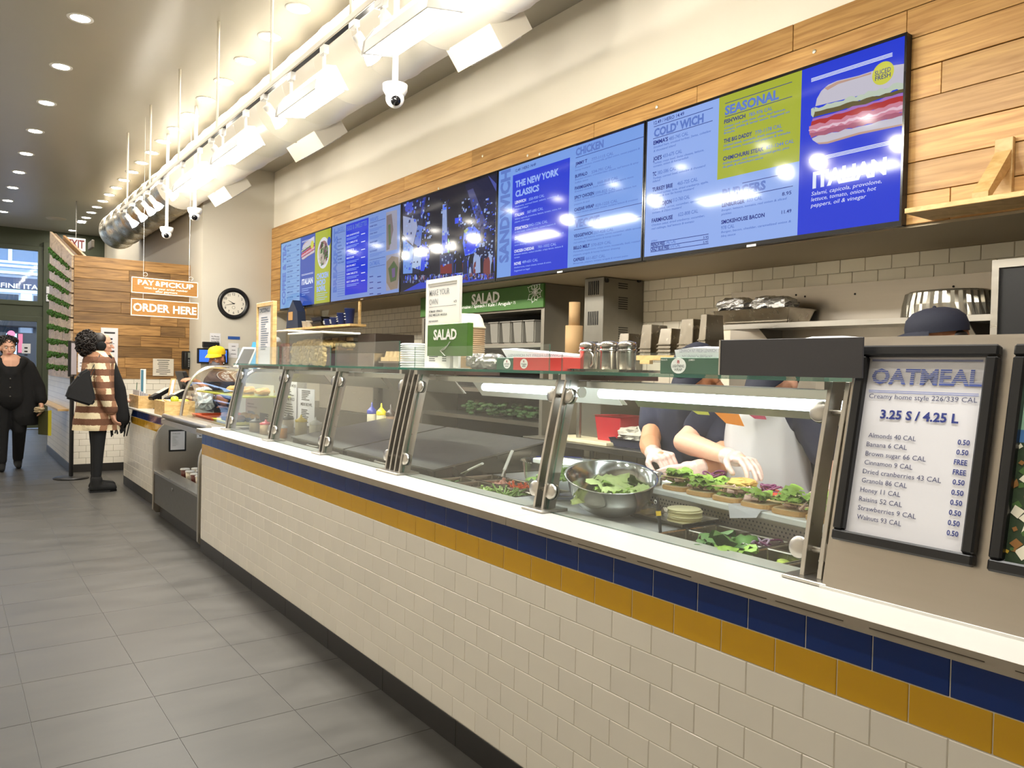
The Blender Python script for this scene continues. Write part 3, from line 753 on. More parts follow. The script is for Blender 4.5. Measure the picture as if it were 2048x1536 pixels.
class Scr:
    """flat picture content on one screen; crop = (scale, u0, v0) of the photo crop the coordinates were read in"""
    def __init__(s, i, crop): s.i = i; s.t, s.y0, s.y1, s.z0, s.z1 = TV[i]; s.c = crop; s.g = {}; s.depth = {}
    def P(s, x, y, d=0.0):
        k, u0, v0 = s.c
        p = oX(u0+k*x, v0+k*y, XF-d)
        p.y = min(max(p.y, s.y0), s.y1); p.z = min(max(p.z, s.z0), s.z1); p.x = XF-d
        return p
    def mb(s, m): return s.g.setdefault(m.name, (MB(), m))[0]
    def rect(s, m, a, b, d=0.0008):
        """a, b opposite picture corners; stays upright on the screen"""
        p, q = s.P(*a), s.P(*b); ya, yb = max(p.y, q.y), min(p.y, q.y); za, zb = max(p.z, q.z), min(p.z, q.z)
        s.mb(m).quad((XF-d, ya, zb), (XF-d, yb, zb), (XF-d, yb, za), (XF-d, ya, za))
    def poly(s, m, pts, d): s.mb(m).poly([tuple(s.P(x, y, d)) for x, y in pts])
    def txt(s, m, body, a, b, h, d=0.0016, bold=0.0, shear=0.0):
        p, q = s.P(*a), s.P(*b); z = (p.z+q.z)/2; w = abs(p.y-q.y)
        r = s.P(a[0], a[1]-h); r2 = s.P(b[0], b[1]-h)
        hh = ((r.z-p.z)+(r2.z-q.z))/2 if h else 0.02
        s.mb(m).text(body, (XF-d, p.y, z), NR, NU, max(0.004, hh), fit=w, bold=bold, shear=shear)
    def rule(s, m, a, b, t=0.0035, d=0.0016):
        p, q = s.P(*a), s.P(*b); z = (p.z+q.z)/2
        s.mb(m).quad((XF-d, p.y, z), (XF-d, q.y, z), (XF-d, q.y, z+t), (XF-d, p.y, z+t))
    def disc(s, m, c, e, d):
        p, q = s.P(*c), s.P(*e); r = abs(p.y-q.y)
        s.mb(m).poly([(XF-d, p.y-r*math.cos(2*math.pi*k/28), p.z+r*math.sin(2*math.pi*k/28)) for k in range(28)])
    def done(s, names):
        for nm, (mb, m) in s.g.items(): mb.build(names.get(nm, 'picture'), m, s.t)
    def back(s, m): s.mb(m).quad((XF, s.y1, s.z0), (XF, s.y0, s.z0), (XF, s.y0, s.z1), (XF, s.y1, s.z1))
NAMES = {'screen_light_blue': 'panel', 'screen_pale_blue': 'panel', 'screen_blue': 'blue_panel', 'screen_mid_blue': 'blue_panel', 'screen_olive_green': 'green_panel', 'screen_navy': 'lettering', 'screen_soft_blue': 'faint_lettering', 'screen_white': 'white_lettering', 'screen_faded_white': 'heading'}
def items(s, rows, mh, mc, md, h1=24, h2=22, h3=13):
    """rows of (heading, a, b, calories, a, b, [(line, a, b)...]) in crop pixels"""
    for r in rows:
        s.txt(mh, r[0], r[1], r[2], h1, bold=0.032)
        if r[3]: s.txt(mc, r[3], r[4], r[5], h2, bold=0.012)
        for ln, a, b in r[6]: s.txt(md, ln, a, b, h3, shear=0.2, bold=0.016)
# -- sandwich picture used on two screens
FOOD = {}
def food(n, r, g, b): return scr('food_'+n, r, g, b)
def wav(x0, y0, x1, y1, amp, n, seed):
    rr = random.Random(seed)
    return [(x0+(x1-x0)*k/n, y0+(y1-y0)*k/n + amp*(rr.random()-0.5)*2) for k in range(n+1)]
def sandwich(s, f):
    """f maps crop-5 pixels of the ITALIAN panel to this screen's crop pixels"""
    def T(l): return [f(x, y) for x, y in l]
    A = [
     ('bread', (196, 192, 205), [(1122, 488), (1132, 440), (1160, 390), (1205, 350), (1262, 325), (1400, 292), (1490, 262), (1620, 226), (1697, 214), (1697, 340), (1480, 400), (1280, 450)], 0.0010),
     ('crust', (186, 150, 132), [(1180, 372), (1262, 330), (1400, 297), (1480, 270), (1480, 283), (1380, 312), (1270, 345), (1200, 385)], 0.0012),
     ('lettuce', (188, 200, 182), wav(1118, 500, 1697, 330, 10, 22, 1) + wav(1697, 372, 1110, 540, 10, 22, 2), 0.0014),
     ('pickle', (96, 84, 44), wav(1112, 528, 1697, 372, 6, 14, 3) + wav(1697, 400, 1105, 565, 7, 14, 4), 0.0015),
     ('onion', (160, 110, 190), wav(1105, 566, 1697, 398, 6, 14, 5) + wav(1697, 420, 1100, 590, 6, 14, 6), 0.0016),
     ('tomato', (176, 44, 44), wav(1098, 588, 1697, 418, 7, 12, 7) + wav(1697, 462, 1092, 622, 8, 12, 8), 0.0017),
     ('salami', (202, 128, 150), wav(1082, 618, 1697, 455, 10, 18, 9) + wav(1697, 520, 1085, 668, 10, 18, 10), 0.0018),
     ('ham', (226, 190, 206), wav(1080, 640, 1697, 482, 9, 24, 11) + wav(1697, 498, 1080, 655, 9, 24, 12), 0.0019),
     ('ham2', (168, 92, 116), wav(1085, 662, 1697, 518, 7, 20, 13) + wav(1697, 545, 1095, 690, 7, 20, 14), 0.0020),
     ('bread', (196, 192, 205), wav(1100, 690, 1697, 545, 5, 14, 15) + [(1697, 605), (1400, 668), (1200, 725), (1140, 728), (1105, 705)], 0.0021),
     ('crust', (186, 150, 132), [(1697, 596), (1697, 607), (1400, 670), (1200, 728), (1145, 731), (1130, 722), (1200, 715), (1400, 655)], 0.0022)]
    for n, c, pts, d in A: s.poly(food(n, *c), T(pts), d)
    s.poly(food('lettuce', 0, 0, 0), T([(1095, 505), (1112, 495), (1118, 530), (1108, 560), (1095, 545)]), 0.0021)
# -- screen 5
s5 = Scr(4, (0.3125, 1280, 60)); s5.back(S_PALE)
s5.rect(S_GREEN, (493, 300), (1030, 905)); s5.mb(S_GREEN)
g = s5.g[S_GREEN.name][0]; g.v = []; g.f = []; g.sm = []
pL = s5.P(494, 960); pR = s5.P(1028, 600)
g.quad((XF-0.0008, pL.y, pL.z), (XF-0.0008, pR.y, pL.z), (XF-0.0008, pR.y, s5.z1), (XF-0.0008, pL.y, s5.z1))
s5.mb(S_BLUE).quad((XF-0.0008, pR.y, s5.z0), (XF-0.0008, s5.y0, s5.z0), (XF-0.0008, s5.y0, s5.z1), (XF-0.0008, pR.y, s5.z1))
s5.txt(S_NAVY, '12.49 / HERO 14.49', (90, 605), (283, 548), 22, bold=0.01)
s5.txt(S_SOFT, "COLD' WICH", (90, 685), (408, 590), 50, bold=0.045)
for a, b in (((90, 618), (468, 505)), ((85, 697), (466, 585)), ((655, 985), (980, 910)), ((527, 1092), (980, 1000)), ((72, 1365), (440, 1310)), ((70, 1395), (440, 1340)), ((68, 1424), (440, 1368)), ((545, 474), (975, 335)), ((545, 562), (975, 425))): s5.rule(S_NAVY, a, b)
items(s5, [
 ("EMMA'S", (87, 735), (180, 710), '485-745 CAL', (186, 708), (310, 672), [('Smoked ham, smoked turkey, Swiss, coleslaw', (87, 760), (455, 650)), ('& thousand island', (87, 783), (228, 742))]),
 ("JOE'S", (85, 838), (140, 825), '433-675 CAL', (147, 822), (270, 782), [('Turkey, roast beef, Swiss cheese, lettuce,', (85, 863), (410, 772)), ('tomato, onion & horseradish', (85, 882), (310, 820))]),
 ('TC', (82, 937), (105, 930), '382-586 CAL', (113, 928), (232, 893), [('Turkey, corned beef, coleslaw & thousand', (82, 960), (418, 872)), ('island', (82, 978), (128, 965))]),
 ('TURKEY BRIE', (80, 1037), (210, 1003), '465-725 CAL', (240, 998), (370, 962), [('Smoked turkey, brie, dried cranberry, apple,', (80, 1060), (438, 975)), ('tomato & low fat honey mustard', (80, 1080), (345, 1017))]),
 ('TUNA DIJON', (78, 1137), (203, 1105), '512-760 CAL', (210, 1103), (320, 1075), [('Tuna salad, carrot, cucumber, sprouts,', (78, 1160), (390, 1090)), ('tomato & Dijon mustard', (78, 1178), (265, 1140))]),
 ('FARMHOUSE', (76, 1237), (210, 1205), '622-808 CAL', (245, 1197), (373, 1165), [('Chicken salad, dried cranberry, cucumber,', (74, 1260), (415, 1190)), ('red cabbage, leaf lettuce & tomato', (74, 1280), (347, 1230))]),
 ("FISH'WICH", (540, 600), (675, 562), '783-976 CAL', (697, 555), (848, 512), [('Crispy cod, cole slaw, chips, leaf lettuce,', (540, 627), (932, 512)), ('tomato, pickle & tartar sauce. Suggestd on', (538, 648), (957, 530)), ('Brioche', (538, 668), (606, 650))]),
 ('THE BIG DADDY', (537, 725), (718, 675), '770-1178 CAL', (738, 670), (908, 622), [('Grilled steak, avocado, fresh mozzarella,', (535, 752), (918, 643)), ('crispy onion, roasted red peppers & sriracha', (533, 773), (962, 660))]),
 ('CHIMICHURRI STEAK', (532, 838), (792, 772), '821-1244 CAL', (808, 765), (985, 720), [('Grilled steak, jack cheese, roasted garlic, pico', (530, 862), (955, 758)), ('de gallo & chimichurri sauce', (530, 885), (788, 822))]),
 ('LENBURGER', (525, 1135), (670, 1105), '633 CAL', (685, 1103), (782, 1083), [('Burger, lettuce, tomato, red onion & sliced', (522, 1165), (938, 1080)), ('pickles', (522, 1187), (585, 1175))]),
 ('SMOKEHOUSE BACON', (521, 1243), (798, 1195), '978 CAL', (520, 1277), (605, 1265), [('Burger, bacon, cheddar, caramelized onion &', (520, 1305), (968, 1225)), ('bbq sauce', (520, 1328), (612, 1310))]),
 ('FRENCH FRIES', (70, 1390), (160, 1372), '342 CAL', (168, 1370), (230, 1360), [('sides:', (72, 1358), (112, 1350))]),
 ('CRAZY BLUE FRIES', (68, 1418), (188, 1398), '570 CAL', (195, 1395), (258, 1385), [])], S_NAVY, S_SOFT, S_SOFT)
for b_, a, b in (('3.95', (405, 1337), (440, 1330)), ('5.95', (405, 1367), (438, 1361)), ('8.95', (910, 1062), (970, 1050)), ('11.49', (907, 1178), (970, 1167))): s5.txt(S_NAVY, b_, a, b, 22 if a[0] > 500 else 14, bold=0.01)
s5.txt(S_SOFT, 'SEASONAL', (543, 545), (890, 440), 55, bold=0.045); s5.txt(S_SOFT, 'BURGERS', (527, 1072), (805, 1020), 52, bold=0.045)
for k in range(3):
    s5.rule(S_WHITE, (1097, 318+9*k), (1617, 148+9*k), 0.004); s5.rule(S_WHITE, (1083, 832+9*k), (1605, 714+9*k), 0.004)
s5.txt(S_WHITE, 'ITALIAN', (1105, 1010), (1578, 920), 98, bold=0.045)
for ln, a, b in (('Salami, capicola, provolone,', (1097, 1060), (1547, 980)), ('lettuce, tomato, onion, hot', (1096, 1098), (1510, 1025)), ('peppers, oil & vinegar', (1095, 1137), (1445, 1075))): s5.txt(S_WHITE, ln, a, b, 25, shear=0.2)
sandwich(s5, lambda x, y: (x, y))
S_BADGE = scr('badge_yellow', 205, 204, 70)
s5.disc(S_BADGE, (1557, 277), (1628, 262), 0.0026)
s5.txt(S_NAVY, 'SLICED', (1505, 292), (1607, 266), 28, d=0.0032, bold=0.01); s5.txt(S_NAVY, 'FRESH', (1507, 326), (1605, 300), 28, d=0.0032, bold=0.01)
NM5 = dict(NAMES); NM5['screen_badge_yellow'] = 'badge_circle'
for k in s5.g:
    if k.startswith('screen_food'): NM5[k] = 'sandwich_picture'
s5.done(NM5)
# -- screen 4
s4 = Scr(3, (0.23442, 980, 220)); s4.back(S_LIGHT)
pa, pb = s4.P(196, 560), s4.P(660, 1390)
s4.mb(S_BLUE).quad((XF-0.0008, pa.y, s4.P(190, 1420).z), (XF-0.0008, pb.y, s4.P(190, 1420).z), (XF-0.0008, pb.y, pa.z), (XF-0.0008, pa.y, pa.z))
def vert(s, body, xl, xr, ytop_, ybot_, m):
    a, b = s.P(xl, ybot_), s.P(xl, ytop_); c = s.P(xr, ybot_)
    s.mb(m).text(body, (XF-0.0016, c.y, a.z), (0, 0, 1), (0, 1, 0), abs(a.y-c.y), fit=b.z-a.z, bold=0.045)
vert(s4, 'SANDWICH', 82, 155, 530, 1310, S_SOFT)
s4.txt(S_NAVY, '12.49 / HERO 14.49', (218, 527), (392, 478), 24, bold=0.01)
s4.txt(S_FADE, 'THE NEW YORK', (218, 655), (588, 560), 52, bold=0.045); s4.txt(S_FADE, 'CLASSICS', (218, 740), (420, 690), 50, bold=0.045)
items(s4, [
 ('LENWICH', (215, 805), (308, 778), '550-930 CAL', (333, 778), (465, 735), [('Pastrami, corned beef, salami, coleslaw &', (215, 832), (590, 735)), ('thousand island', (215, 855), (325, 830))]),
 ('ITALIAN', (213, 912), (290, 893), '587-680 CAL', (318, 885), (455, 848), [('Salami, capicola, provolone, lettuce, tomato, onion, hot', (213, 935), (608, 848)), ('peppers, oil & vinegar', (213, 962), (340, 935))]),
 ("STEAK'WICH", (212, 1027), (328, 1000), '842-1236 CAL', (335, 995), (493, 960), [('Grilled steak, melted cheese, roasted peppers &', (212, 1052), (560, 975))]),
 ('COLORADO', (210, 1112), (300, 1090), '802-1117 CAL', (310, 1088), (455, 1050), [('Grilled chicken, avocado, roasted red peppers, meunster &', (210, 1140), (630, 1050)), ('ranch dressing', (210, 1162), (310, 1142))]),
 ('CHICKEN CHEDDAR', (208, 1222), (378, 1185), '701-1032 CAL', (410, 1180), (567, 1155), [('Breaded chicken, melted cheddar, crispy bacon, lettuce &', (208, 1245), (625, 1165)), ('tomato', (208, 1268), (255, 1258))]),
 ('NOVIE', (207, 1330), (265, 1312), '489-651 CAL', (275, 1308), (410, 1290), [('Smoked nova, cream cheese, tomato & onion,', (207, 1355), (523, 1300)), ('Suggested on bagel', (207, 1380), (340, 1360))])], S_WHITE, S_FADE, S_FADE)
items(s4, [
 ('JIMMY T', (730, 475), (830, 445), '777-1115 CAL', (868, 435), (1055, 380), [('Breaded chicken, mozzarella, grilled onion, sweet peppers &', (728, 502), (1280, 330)), ('honey mustard', (728, 522), (855, 490))]),
 ('BUFFALO', (728, 580), (832, 552), '534-791 CAL', (868, 543), (1040, 495), [('Breaded chicken, crumbled bleu cheese, leaf lettuce & spicy', (727, 605), (1268, 450)), ('buffalo sauce', (727, 628), (838, 600))]),
 ('PARMIGIANA', (725, 680), (880, 645), '668-868 CAL', (918, 632), (1095, 590), [('Breaded chicken, fresh mozzarella & parmigiana sauce', (724, 705), (1225, 575))]),
 ('SPICY CHICKEN', (722, 760), (888, 725), '599-825 CAL', (900, 722), (1072, 680), [('Grilled chicken, fresh mozzarella, grilled onion, lettuce, hot', (721, 785), (1250, 652)), ('peppers & aioli', (720, 812), (850, 785))]),
 ('CAESAR WRAP', (720, 865), (888, 830), '829-1225 CAL', (900, 828), (1090, 785), [('Grilled chicken, parmesan cheese, romaine lettuce & croutons', (720, 890), (1262, 765))]),
 ("VEGGIE'WICH", (716, 1090), (875, 1060), '257-428 CAL', (883, 1060), (1055, 1030), [('Avocado, leaf lettuce, tomato, carrot, cucumber, alfalfa sprouts,', (716, 1120), (1298, 1000)), ('red cabbage, sweet peppers & honey mustard', (715, 1140), (1120, 1070))]),
 ('BELLO MELT', (714, 1195), (852, 1165), '570-829 CAL', (865, 1165), (1035, 1138), [('Portobello mushroom, crispy onion, mozzarella, basil, roasted', (713, 1225), (1280, 1115)), ('peppers, arugula & honey balsamic dressing', (712, 1248), (1110, 1180))]),
 ('CAPRESE', (712, 1297), (808, 1275), '661-827 CAL', (820, 1283), (985, 1250), [('Mozzarella, peppers, tomato, arugula & tomato pesto', (711, 1322), (1178, 1245))])], S_NAVY, S_SOFT, S_SOFT, 26, 24, 14)
s4.txt(S_SOFT, 'CHICKEN', (733, 388), (970, 320), 60, bold=0.045); s4.txt(S_SOFT, 'VEGGIE', (720, 1008), (935, 955), 60, bold=0.045)
for a, b in (((735, 300), (1325, 115)), ((733, 412), (1320, 228)), ((720, 920), (1300, 797)), ((718, 1028), (1300, 910))): s4.rule(S_NAVY, a, b)
s4.done(NAMES)
# -- screen 3: night street
s3 = Scr(2, (0.22949, 540, 340)); s3.back(S_SKY)
rr = random.Random(3)
def c3(n, r, g, b): return scr('city_'+n, r, g, b)
PG = [('tower', (28, 34, 66), [(1160, 290), (1365, 230), (1330, 480), (1300, 900), (1160, 900)], .0008), ('sign_b', (60, 76, 190), [(1165, 300), (1245, 275), (1235, 370), (1190, 390)], .0012),
 ('bill', (150, 160, 196), [(1160, 400), (1275, 430), (1285, 500), (1245, 660), (1160, 560)], .0012), ('bill2', (110, 150, 224), [(1160, 600), (1250, 670), (1240, 900), (1160, 905)], .0012),
 ('face', (86, 116, 196), [(1290, 480), (1330, 490), (1310, 680), (1255, 640)], .0014), ('white_b', (170, 190, 224), [(1260, 690), (1325, 700), (1310, 870), (1235, 850)], .0014),
 ('blue_b', (40, 70, 224), [(1325, 640), (1390, 690), (1390, 760), (1340, 880), (1312, 880)], .0013), ('pole_b', (30, 50, 150), [(1335, 240), (1358, 235), (1330, 400), (1310, 410)], .0014),
 ('far', (44, 54, 96), [(1480, 740), (1600, 735), (1600, 900), (1480, 905)], .0009), ('tow2', (140, 160, 210), [(1505, 300), (1538, 295), (1545, 560), (1550, 720), (1495, 730), (1500, 560)], .0011),
 ('tow3', (60, 90, 214), [(1500, 570), (1545, 568), (1540, 720), (1498, 725)], .0013), ('ball', (60, 110, 255), [(1508, 305), (1536, 302), (1536, 345), (1508, 348)], .0014), ('strip', (120, 220, 150), [(1552, 600), (1562, 600), (1560, 720), (1552, 722)], .0013),
 ('right', (22, 26, 60), [(1700, 130), (1900, 60), (1980, 40), (1985, 960), (1660, 900), (1780, 500)], .0008), ('lat', (66, 70, 120), [(1720, 180), (1770, 160), (1890, 470), (1850, 560), (1790, 420)], .0010), ('roof', (70, 80, 160), [(1900, 40), (1980, 120), (1980, 190)], .0011),
 ('arch', (70, 110, 250), [(1690, 550), (1720, 500), (1780, 490), (1830, 540), (1840, 640), (1790, 720), (1700, 750), (1680, 640)], .0012), ('arch2', (26, 60, 230), [(1700, 580), (1760, 545), (1800, 600), (1800, 680), (1740, 730), (1700, 735)], .0014), ('arch_y', (150, 170, 90), [(1690, 530), (1720, 500), (1730, 520), (1700, 560)], .0015),
 ('scr_s', (30, 70, 240), [(1612, 420), (1672, 412), (1668, 455), (1612, 470)], .0012), ('glow_r', (120, 40, 40), [(1485, 830), (1585, 815), (1585, 900), (1485, 905)], .0013), ('road', (40, 60, 190), [(1160, 1060), (1400, 930), (1700, 890), (1980, 880), (1980, 990), (1700, 1020), (1160, 1085)], .0010)]
for n, c, pts, d in PG: s3.poly(c3(n, *c), pts, d)
cols = [c3('p1', 12, 14, 30), c3('p2', 40, 46, 90), c3('p3', 150, 170, 215), c3('p4', 60, 90, 220), c3('p5', 120, 60, 60), c3('p6', 24, 30, 70)]
for k in range(620):
    x = 1165 + 810*rr.random(); y0 = 950 - (x-1165)*0.05
    big = rr.random() < 0.25 and x > 1600
    h = (70+90*rr.random()) if big else 14+26*rr.random(); w = h*0.28
    y = y0 + 40*rr.random() - (40 if big else 0)
    a_, b_ = s3.P(x, y-h), s3.P(x+w, y)
    dd = 0.0016 + 0.0004*rr.random()
    cx = (a_.y+b_.y)/2; hw = abs(a_.y-b_.y)/2; z0_, z1_ = b_.z, a_.z
    s3.mb(cols[rr.randrange(6)]).poly([(XF-dd, cx+hw, z0_), (XF-dd, cx-hw, z0_), (XF-dd, cx-hw*0.8, z0_+(z1_-z0_)*0.75), (XF-dd, cx-hw*0.3, z1_), (XF-dd, cx+hw*0.3, z1_), (XF-dd, cx+hw*0.8, z0_+(z1_-z0_)*0.75)])
for k in range(520):
    x = 1165 + 815*rr.random(); y = 240 + 620*rr.random()
    if 1400 < x < 1480 or (1560 < x < 1640 and y < 700): continue
    w = 4+14*rr.random(); a_, b_ = s3.P(x, y), s3.P(x+w, y+5+18*rr.random())
    s3.mb(cols[rr.randrange(1, 4)]).quad((XF-.0018, a_.y, b_.z), (XF-.0018, b_.y, b_.z), (XF-.0018, b_.y, a_.z), (XF-.0018, a_.y, a_.z))
s3.done({k: 'street_picture' for k in s3.g})
for c in s3.t.children:
    if c.name.startswith('street_picture'): c['kind'] = 'stuff'
# -- screen 2
s2 = Scr(1, (0.22949, 540, 340)); s2.back(scr('light_blue2', 122, 150, 212))
pa, pb = s2.P(664, 478), s2.P(860, 420)
s2.mb(S_BLUE).quad((XF-.0008, pa.y, s2.P(660, 1092).z), (XF-.0008, pb.y, s2.P(660, 1092).z), (XF-.0008, pb.y, pa.z), (XF-.0008, pa.y, pa.z))
vert(s2, 'BREAKFAST', 551, 580, 520, 1070, S_SOFT)
s2.txt(S_SOFT, 'BAGELS', (592, 545), (650, 522), 36, bold=0.02); s2.txt(S_SOFT, 'EGGS & OMELETTES', (672, 530), (845, 480), 38, bold=0.02)
s2.txt(S_SOFT, 'WRAPS', (872, 455), (942, 435), 34, bold=0.02); s2.txt(S_SOFT, 'OATMEAL', (868, 838), (958, 820), 36, bold=0.02)
for a, b in (((590, 555), (655, 530)), ((872, 465), (1005, 425)), ((868, 780), (1003, 765)), ((868, 848), (1003, 830))): s2.rule(S_NAVY, a, b)
for k, w_ in enumerate(('PLAIN', 'EGG', 'ONION', 'EVERYTHING', 'POPPY', 'RAISIN', 'SESAME', 'WHOLE WHEAT')): s2.txt(S_NAVY, w_, (590, 612+29*k), (605+6*len(w_)*0.62, 606+29*k), 12, bold=0.01)
for k in range(11): s2.rule(S_SOFT, (588, 900+21*k), (650, 890+20*k), 0.007)
for k, w_ in enumerate(('EGG SANDWICHES', 'BLT OMELETTE', 'OMELETTE', 'MEATLESS', 'BACON MELT', 'HAM OMELETTE', 'BEST OMELETTE')):
    y = 575 + 68*k
    s2.txt(S_WHITE, w_, (669, y), (672+8*len(w_)*0.95, y-16), 14, bold=0.01)
    for q in range(2): s2.rule(S_FADE, (669, y+20+14*q), (775-20*q, y+6+14*q), 0.005)
    s2.rule(S_WHITE, (795, y-12), (830, y-20), 0.008)
for k, y in enumerate((500, 565, 640, 720)):
    s2.txt(S_NAVY, ('PRIMAVERA', 'STEAK WRAP', 'VEGGIE WRAP', 'SOUTHWEST')[k], (870, y), (935, y-16), 13, bold=0.01)
    for q in range(3): s2.rule(S_SOFT, (870, y+16+13*q), (1000-25*q, y-10+13*q), 0.005)
for k in range(8): s2.rule(S_NAVY, (868+68*(k % 2), 935+50*(k//2)), (900+68*(k % 2), 930+50*(k//2)), 0.008)
for n, c, pts, d in (('board', (150, 150, 170), [(1012, 370), (1108, 345), (1108, 690), (1012, 712)], .001), ('wrap1', (120, 108, 110), [(1016, 400), (1060, 380), (1075, 520), (1040, 690), (1015, 700)], .0014), ('wrap2', (84, 100, 66), [(1030, 480), (1050, 470), (1055, 640), (1035, 660)], .0016),
                     ('board', (150, 150, 170), [(1012, 745), (1140, 715), (1140, 1030), (1012, 1055)], .001), ('bowl', (140, 126, 112), [(1015, 800), (1060, 750), (1120, 760), (1135, 900), (1110, 1030), (1050, 1045), (1015, 980)], .0014), ('wrap2', (84, 100, 66), [(1030, 860), (1080, 790), (1115, 850), (1100, 960), (1050, 980)], .0016), ('bowl2', (110, 90, 130), [(1060, 860), (1090, 850), (1090, 930), (1065, 940)], .0018)):
    s2.poly(scr('bf_'+n, *c), pts, d)
NM2 = dict(NAMES); NM2.update({k: 'food_picture' for k in s2.g if 'bf_' in k}); NM2['screen_light_blue2'] = 'panel'
s2.done(NM2)
# -- screen 1
s1 = Scr(0, (0.22949, 540, 340)); s1.back(scr('light_blue3', 128, 170, 222))
def vq(s, m, x0, x1, d=.0008):
    a_, b_ = s.P(x0, 800), s.P(x1, 800); s.mb(m).quad((XF-d, a_.y, s.z0), (XF-d, b_.y, s.z0), (XF-d, b_.y, s.z1), (XF-d, a_.y, s.z1))
vq(s1, S_MID, 265, 392); vq(s1, S_GREEN, 392, 560)
vert(s1, 'COFFEE & TEA', 106, 133, 660, 1180, S_SOFT)
for k, w_ in enumerate(('COFFEE', 'TEA', 'LATTE', 'MOCHA', 'ESPRESSO', 'COLD BREW', 'ICED TEA', 'CHAI', 'CAPPUCCINO', 'AMERICANO', 'HOT COCOA')):
    y = 668 + 45*k
    s1.txt(S_NAVY, w_, (148, y), (152+5.4*len(w_), y-4), 13, bold=0.01); s1.rule(S_NAVY, (235, y-14), (255, y-16), 0.008); s1.rule(S_SOFT, (148, y+14), (240, y+8), 0.004)
k51 = lambda x, y: (272 + (x-1080)*(388-272)/(1697-1080), 690 + (y-470)*0.36 - (x-1080)*0.035)
sandwich(s1, k51)
s1.disc(S_BADGE, (369, 650), (382, 645), 0.0026)
s1.txt(S_WHITE, 'ITALIAN', (278, 1000), (374, 985), 46, bold=0.045)
for k in range(4): s1.rule(S_FADE, (278, 1035+20*k), (372-22*(k % 2) - 14*k, 1030+20*k), 0.007)
for k in range(2): s1.rule(S_WHITE, (280, 625+8*k), (382, 595+8*k), 0.004); s1.rule(S_WHITE, (276, 915+8*k), (378, 893+8*k), 0.004)
s1.disc(scr('dish', 214, 216, 224), (466, 722), (520, 710), 0.001)
s1.disc(scr('dish_food', 150, 110, 110), (466, 722), (508, 712), 0.0014)
for k in range(40):
    a_ = rr.random()*6.28; q = rr.random()**.5*0.9; c_ = s1.P(466, 722); e_ = s1.P(508, 712); R_ = abs(c_.y-e_.y)*q
    cy_, cz_ = c_.y+R_*math.cos(a_), c_.z+R_*math.sin(a_); w = 0.02+0.02*rr.random()
    m_ = (scr('dish_a', 196, 186, 170), scr('dish_b', 70, 110, 60), scr('dish_c', 110, 60, 90))[k % 3]
    s1.mb(m_).quad((XF-.0018, cy_+w, cz_-w), (XF-.0018, cy_-w, cz_-w*.6), (XF-.0018, cy_-w, cz_+w), (XF-.0018, cy_+w*.7, cz_+w))
s1.disc(S_MID, (516, 620), (531, 617), 0.0024)
for k, w_ in enumerate(('CHICKEN', 'MOJO', 'BOWL')): s1.txt(S_FADE, w_, (407, 945+58*k), (407+(102, 76, 80)[k], 938+58*k), 44, bold=0.045)
for k in range(4): s1.rule(S_FADE, (406, 1080+18*k), (500-20*(k % 2), 1075+18*k), 0.006)
NM1 = dict(NAMES); NM1.update({k: 'food_picture' for k in s1.g if 'food' in k or 'dish' in k}); NM1['screen_light_blue3'] = 'panel'; NM1['screen_badge_yellow'] = 'badge_circle'
s1.done(NM1)
for t_, *_ in TV:
    for c in t_.children:
        if any(w in c.name for w in ('lettering', 'heading', 'food_picture', 'sandwich_picture')): c['kind'] = 'stuff'
# ---------------------------------------------------------------- screw heads on the planks
M_SCREW = mat('screw_head', rgb(232, 226, 208), 0.3, 0.6)
for u, v in ((1628, 103), (1313, 214), (1055, 311), (1079, 308), (965, 312), (877, 377)):
    p = oX(u, v, XS-0.017); MB().lathe([(0.0001, 0.003), (0.009, 0.002), (0.011, 0.0)], 12, Matrix.Translation(p) @ Matrix.Rotation(-math.pi/2, 4, 'Y')).build('screw', M_SCREW, wr)
# ---------------------------------------------------------------- wooden wall shelf beside the last screen
shf = thing('wall_shelf', 'wooden shelf with slanted brace on the planks beside the ITALIAN screen', 'shelf', oX(1900, 420, XS-0.1))
XW = XS-0.018
pl = oX(1809, 417, XW-0.22); zsh = pl.z
ysh = pl.y
MB().box(XW-0.22, XW, -2.6, ysh, zsh-0.022, zsh).build('board', M_OAK, shf, bevel=0.002)
pb_ = oX(2008, 285, XW-0.02); yb_ = pb_.y
MB().box(XW-0.022, XW, yb_-0.035, yb_+0.035, zsh, oX(2005, 279, XW).z).build('upright', M_OAK, shf, bevel=0.002)
zt_ = oX(2000, 302, XW-0.03).z
MB().prism([(XW-0.022, yb_-0.03, zt_), (XW-0.022, yb_-0.03, zt_-0.07), (XW-0.19, yb_-0.03, zsh), (XW-0.215, yb_-0.03, zsh), (XW-0.215, yb_-0.03, zsh+0.02)], (0, 0.06, 0)).build('brace', M_OAK, shf)

# ================================================================ kitchen line behind the counter
def oL(u, v, off=0.0):
    """leaning steel front: X = 0.10 + 0.208 (z - ZT)"""
    d = ray(u, v); a = 0.208
    t = ((0.10 - a*ZT + off) - (CAM.x - a*CAM.z))/(d.x - a*d.z)
    return CAM + d*t
def rbox(x0, x1, y0, y1, z0, z1): return MB().box(x0, x1, y0, y1, z0, z1)
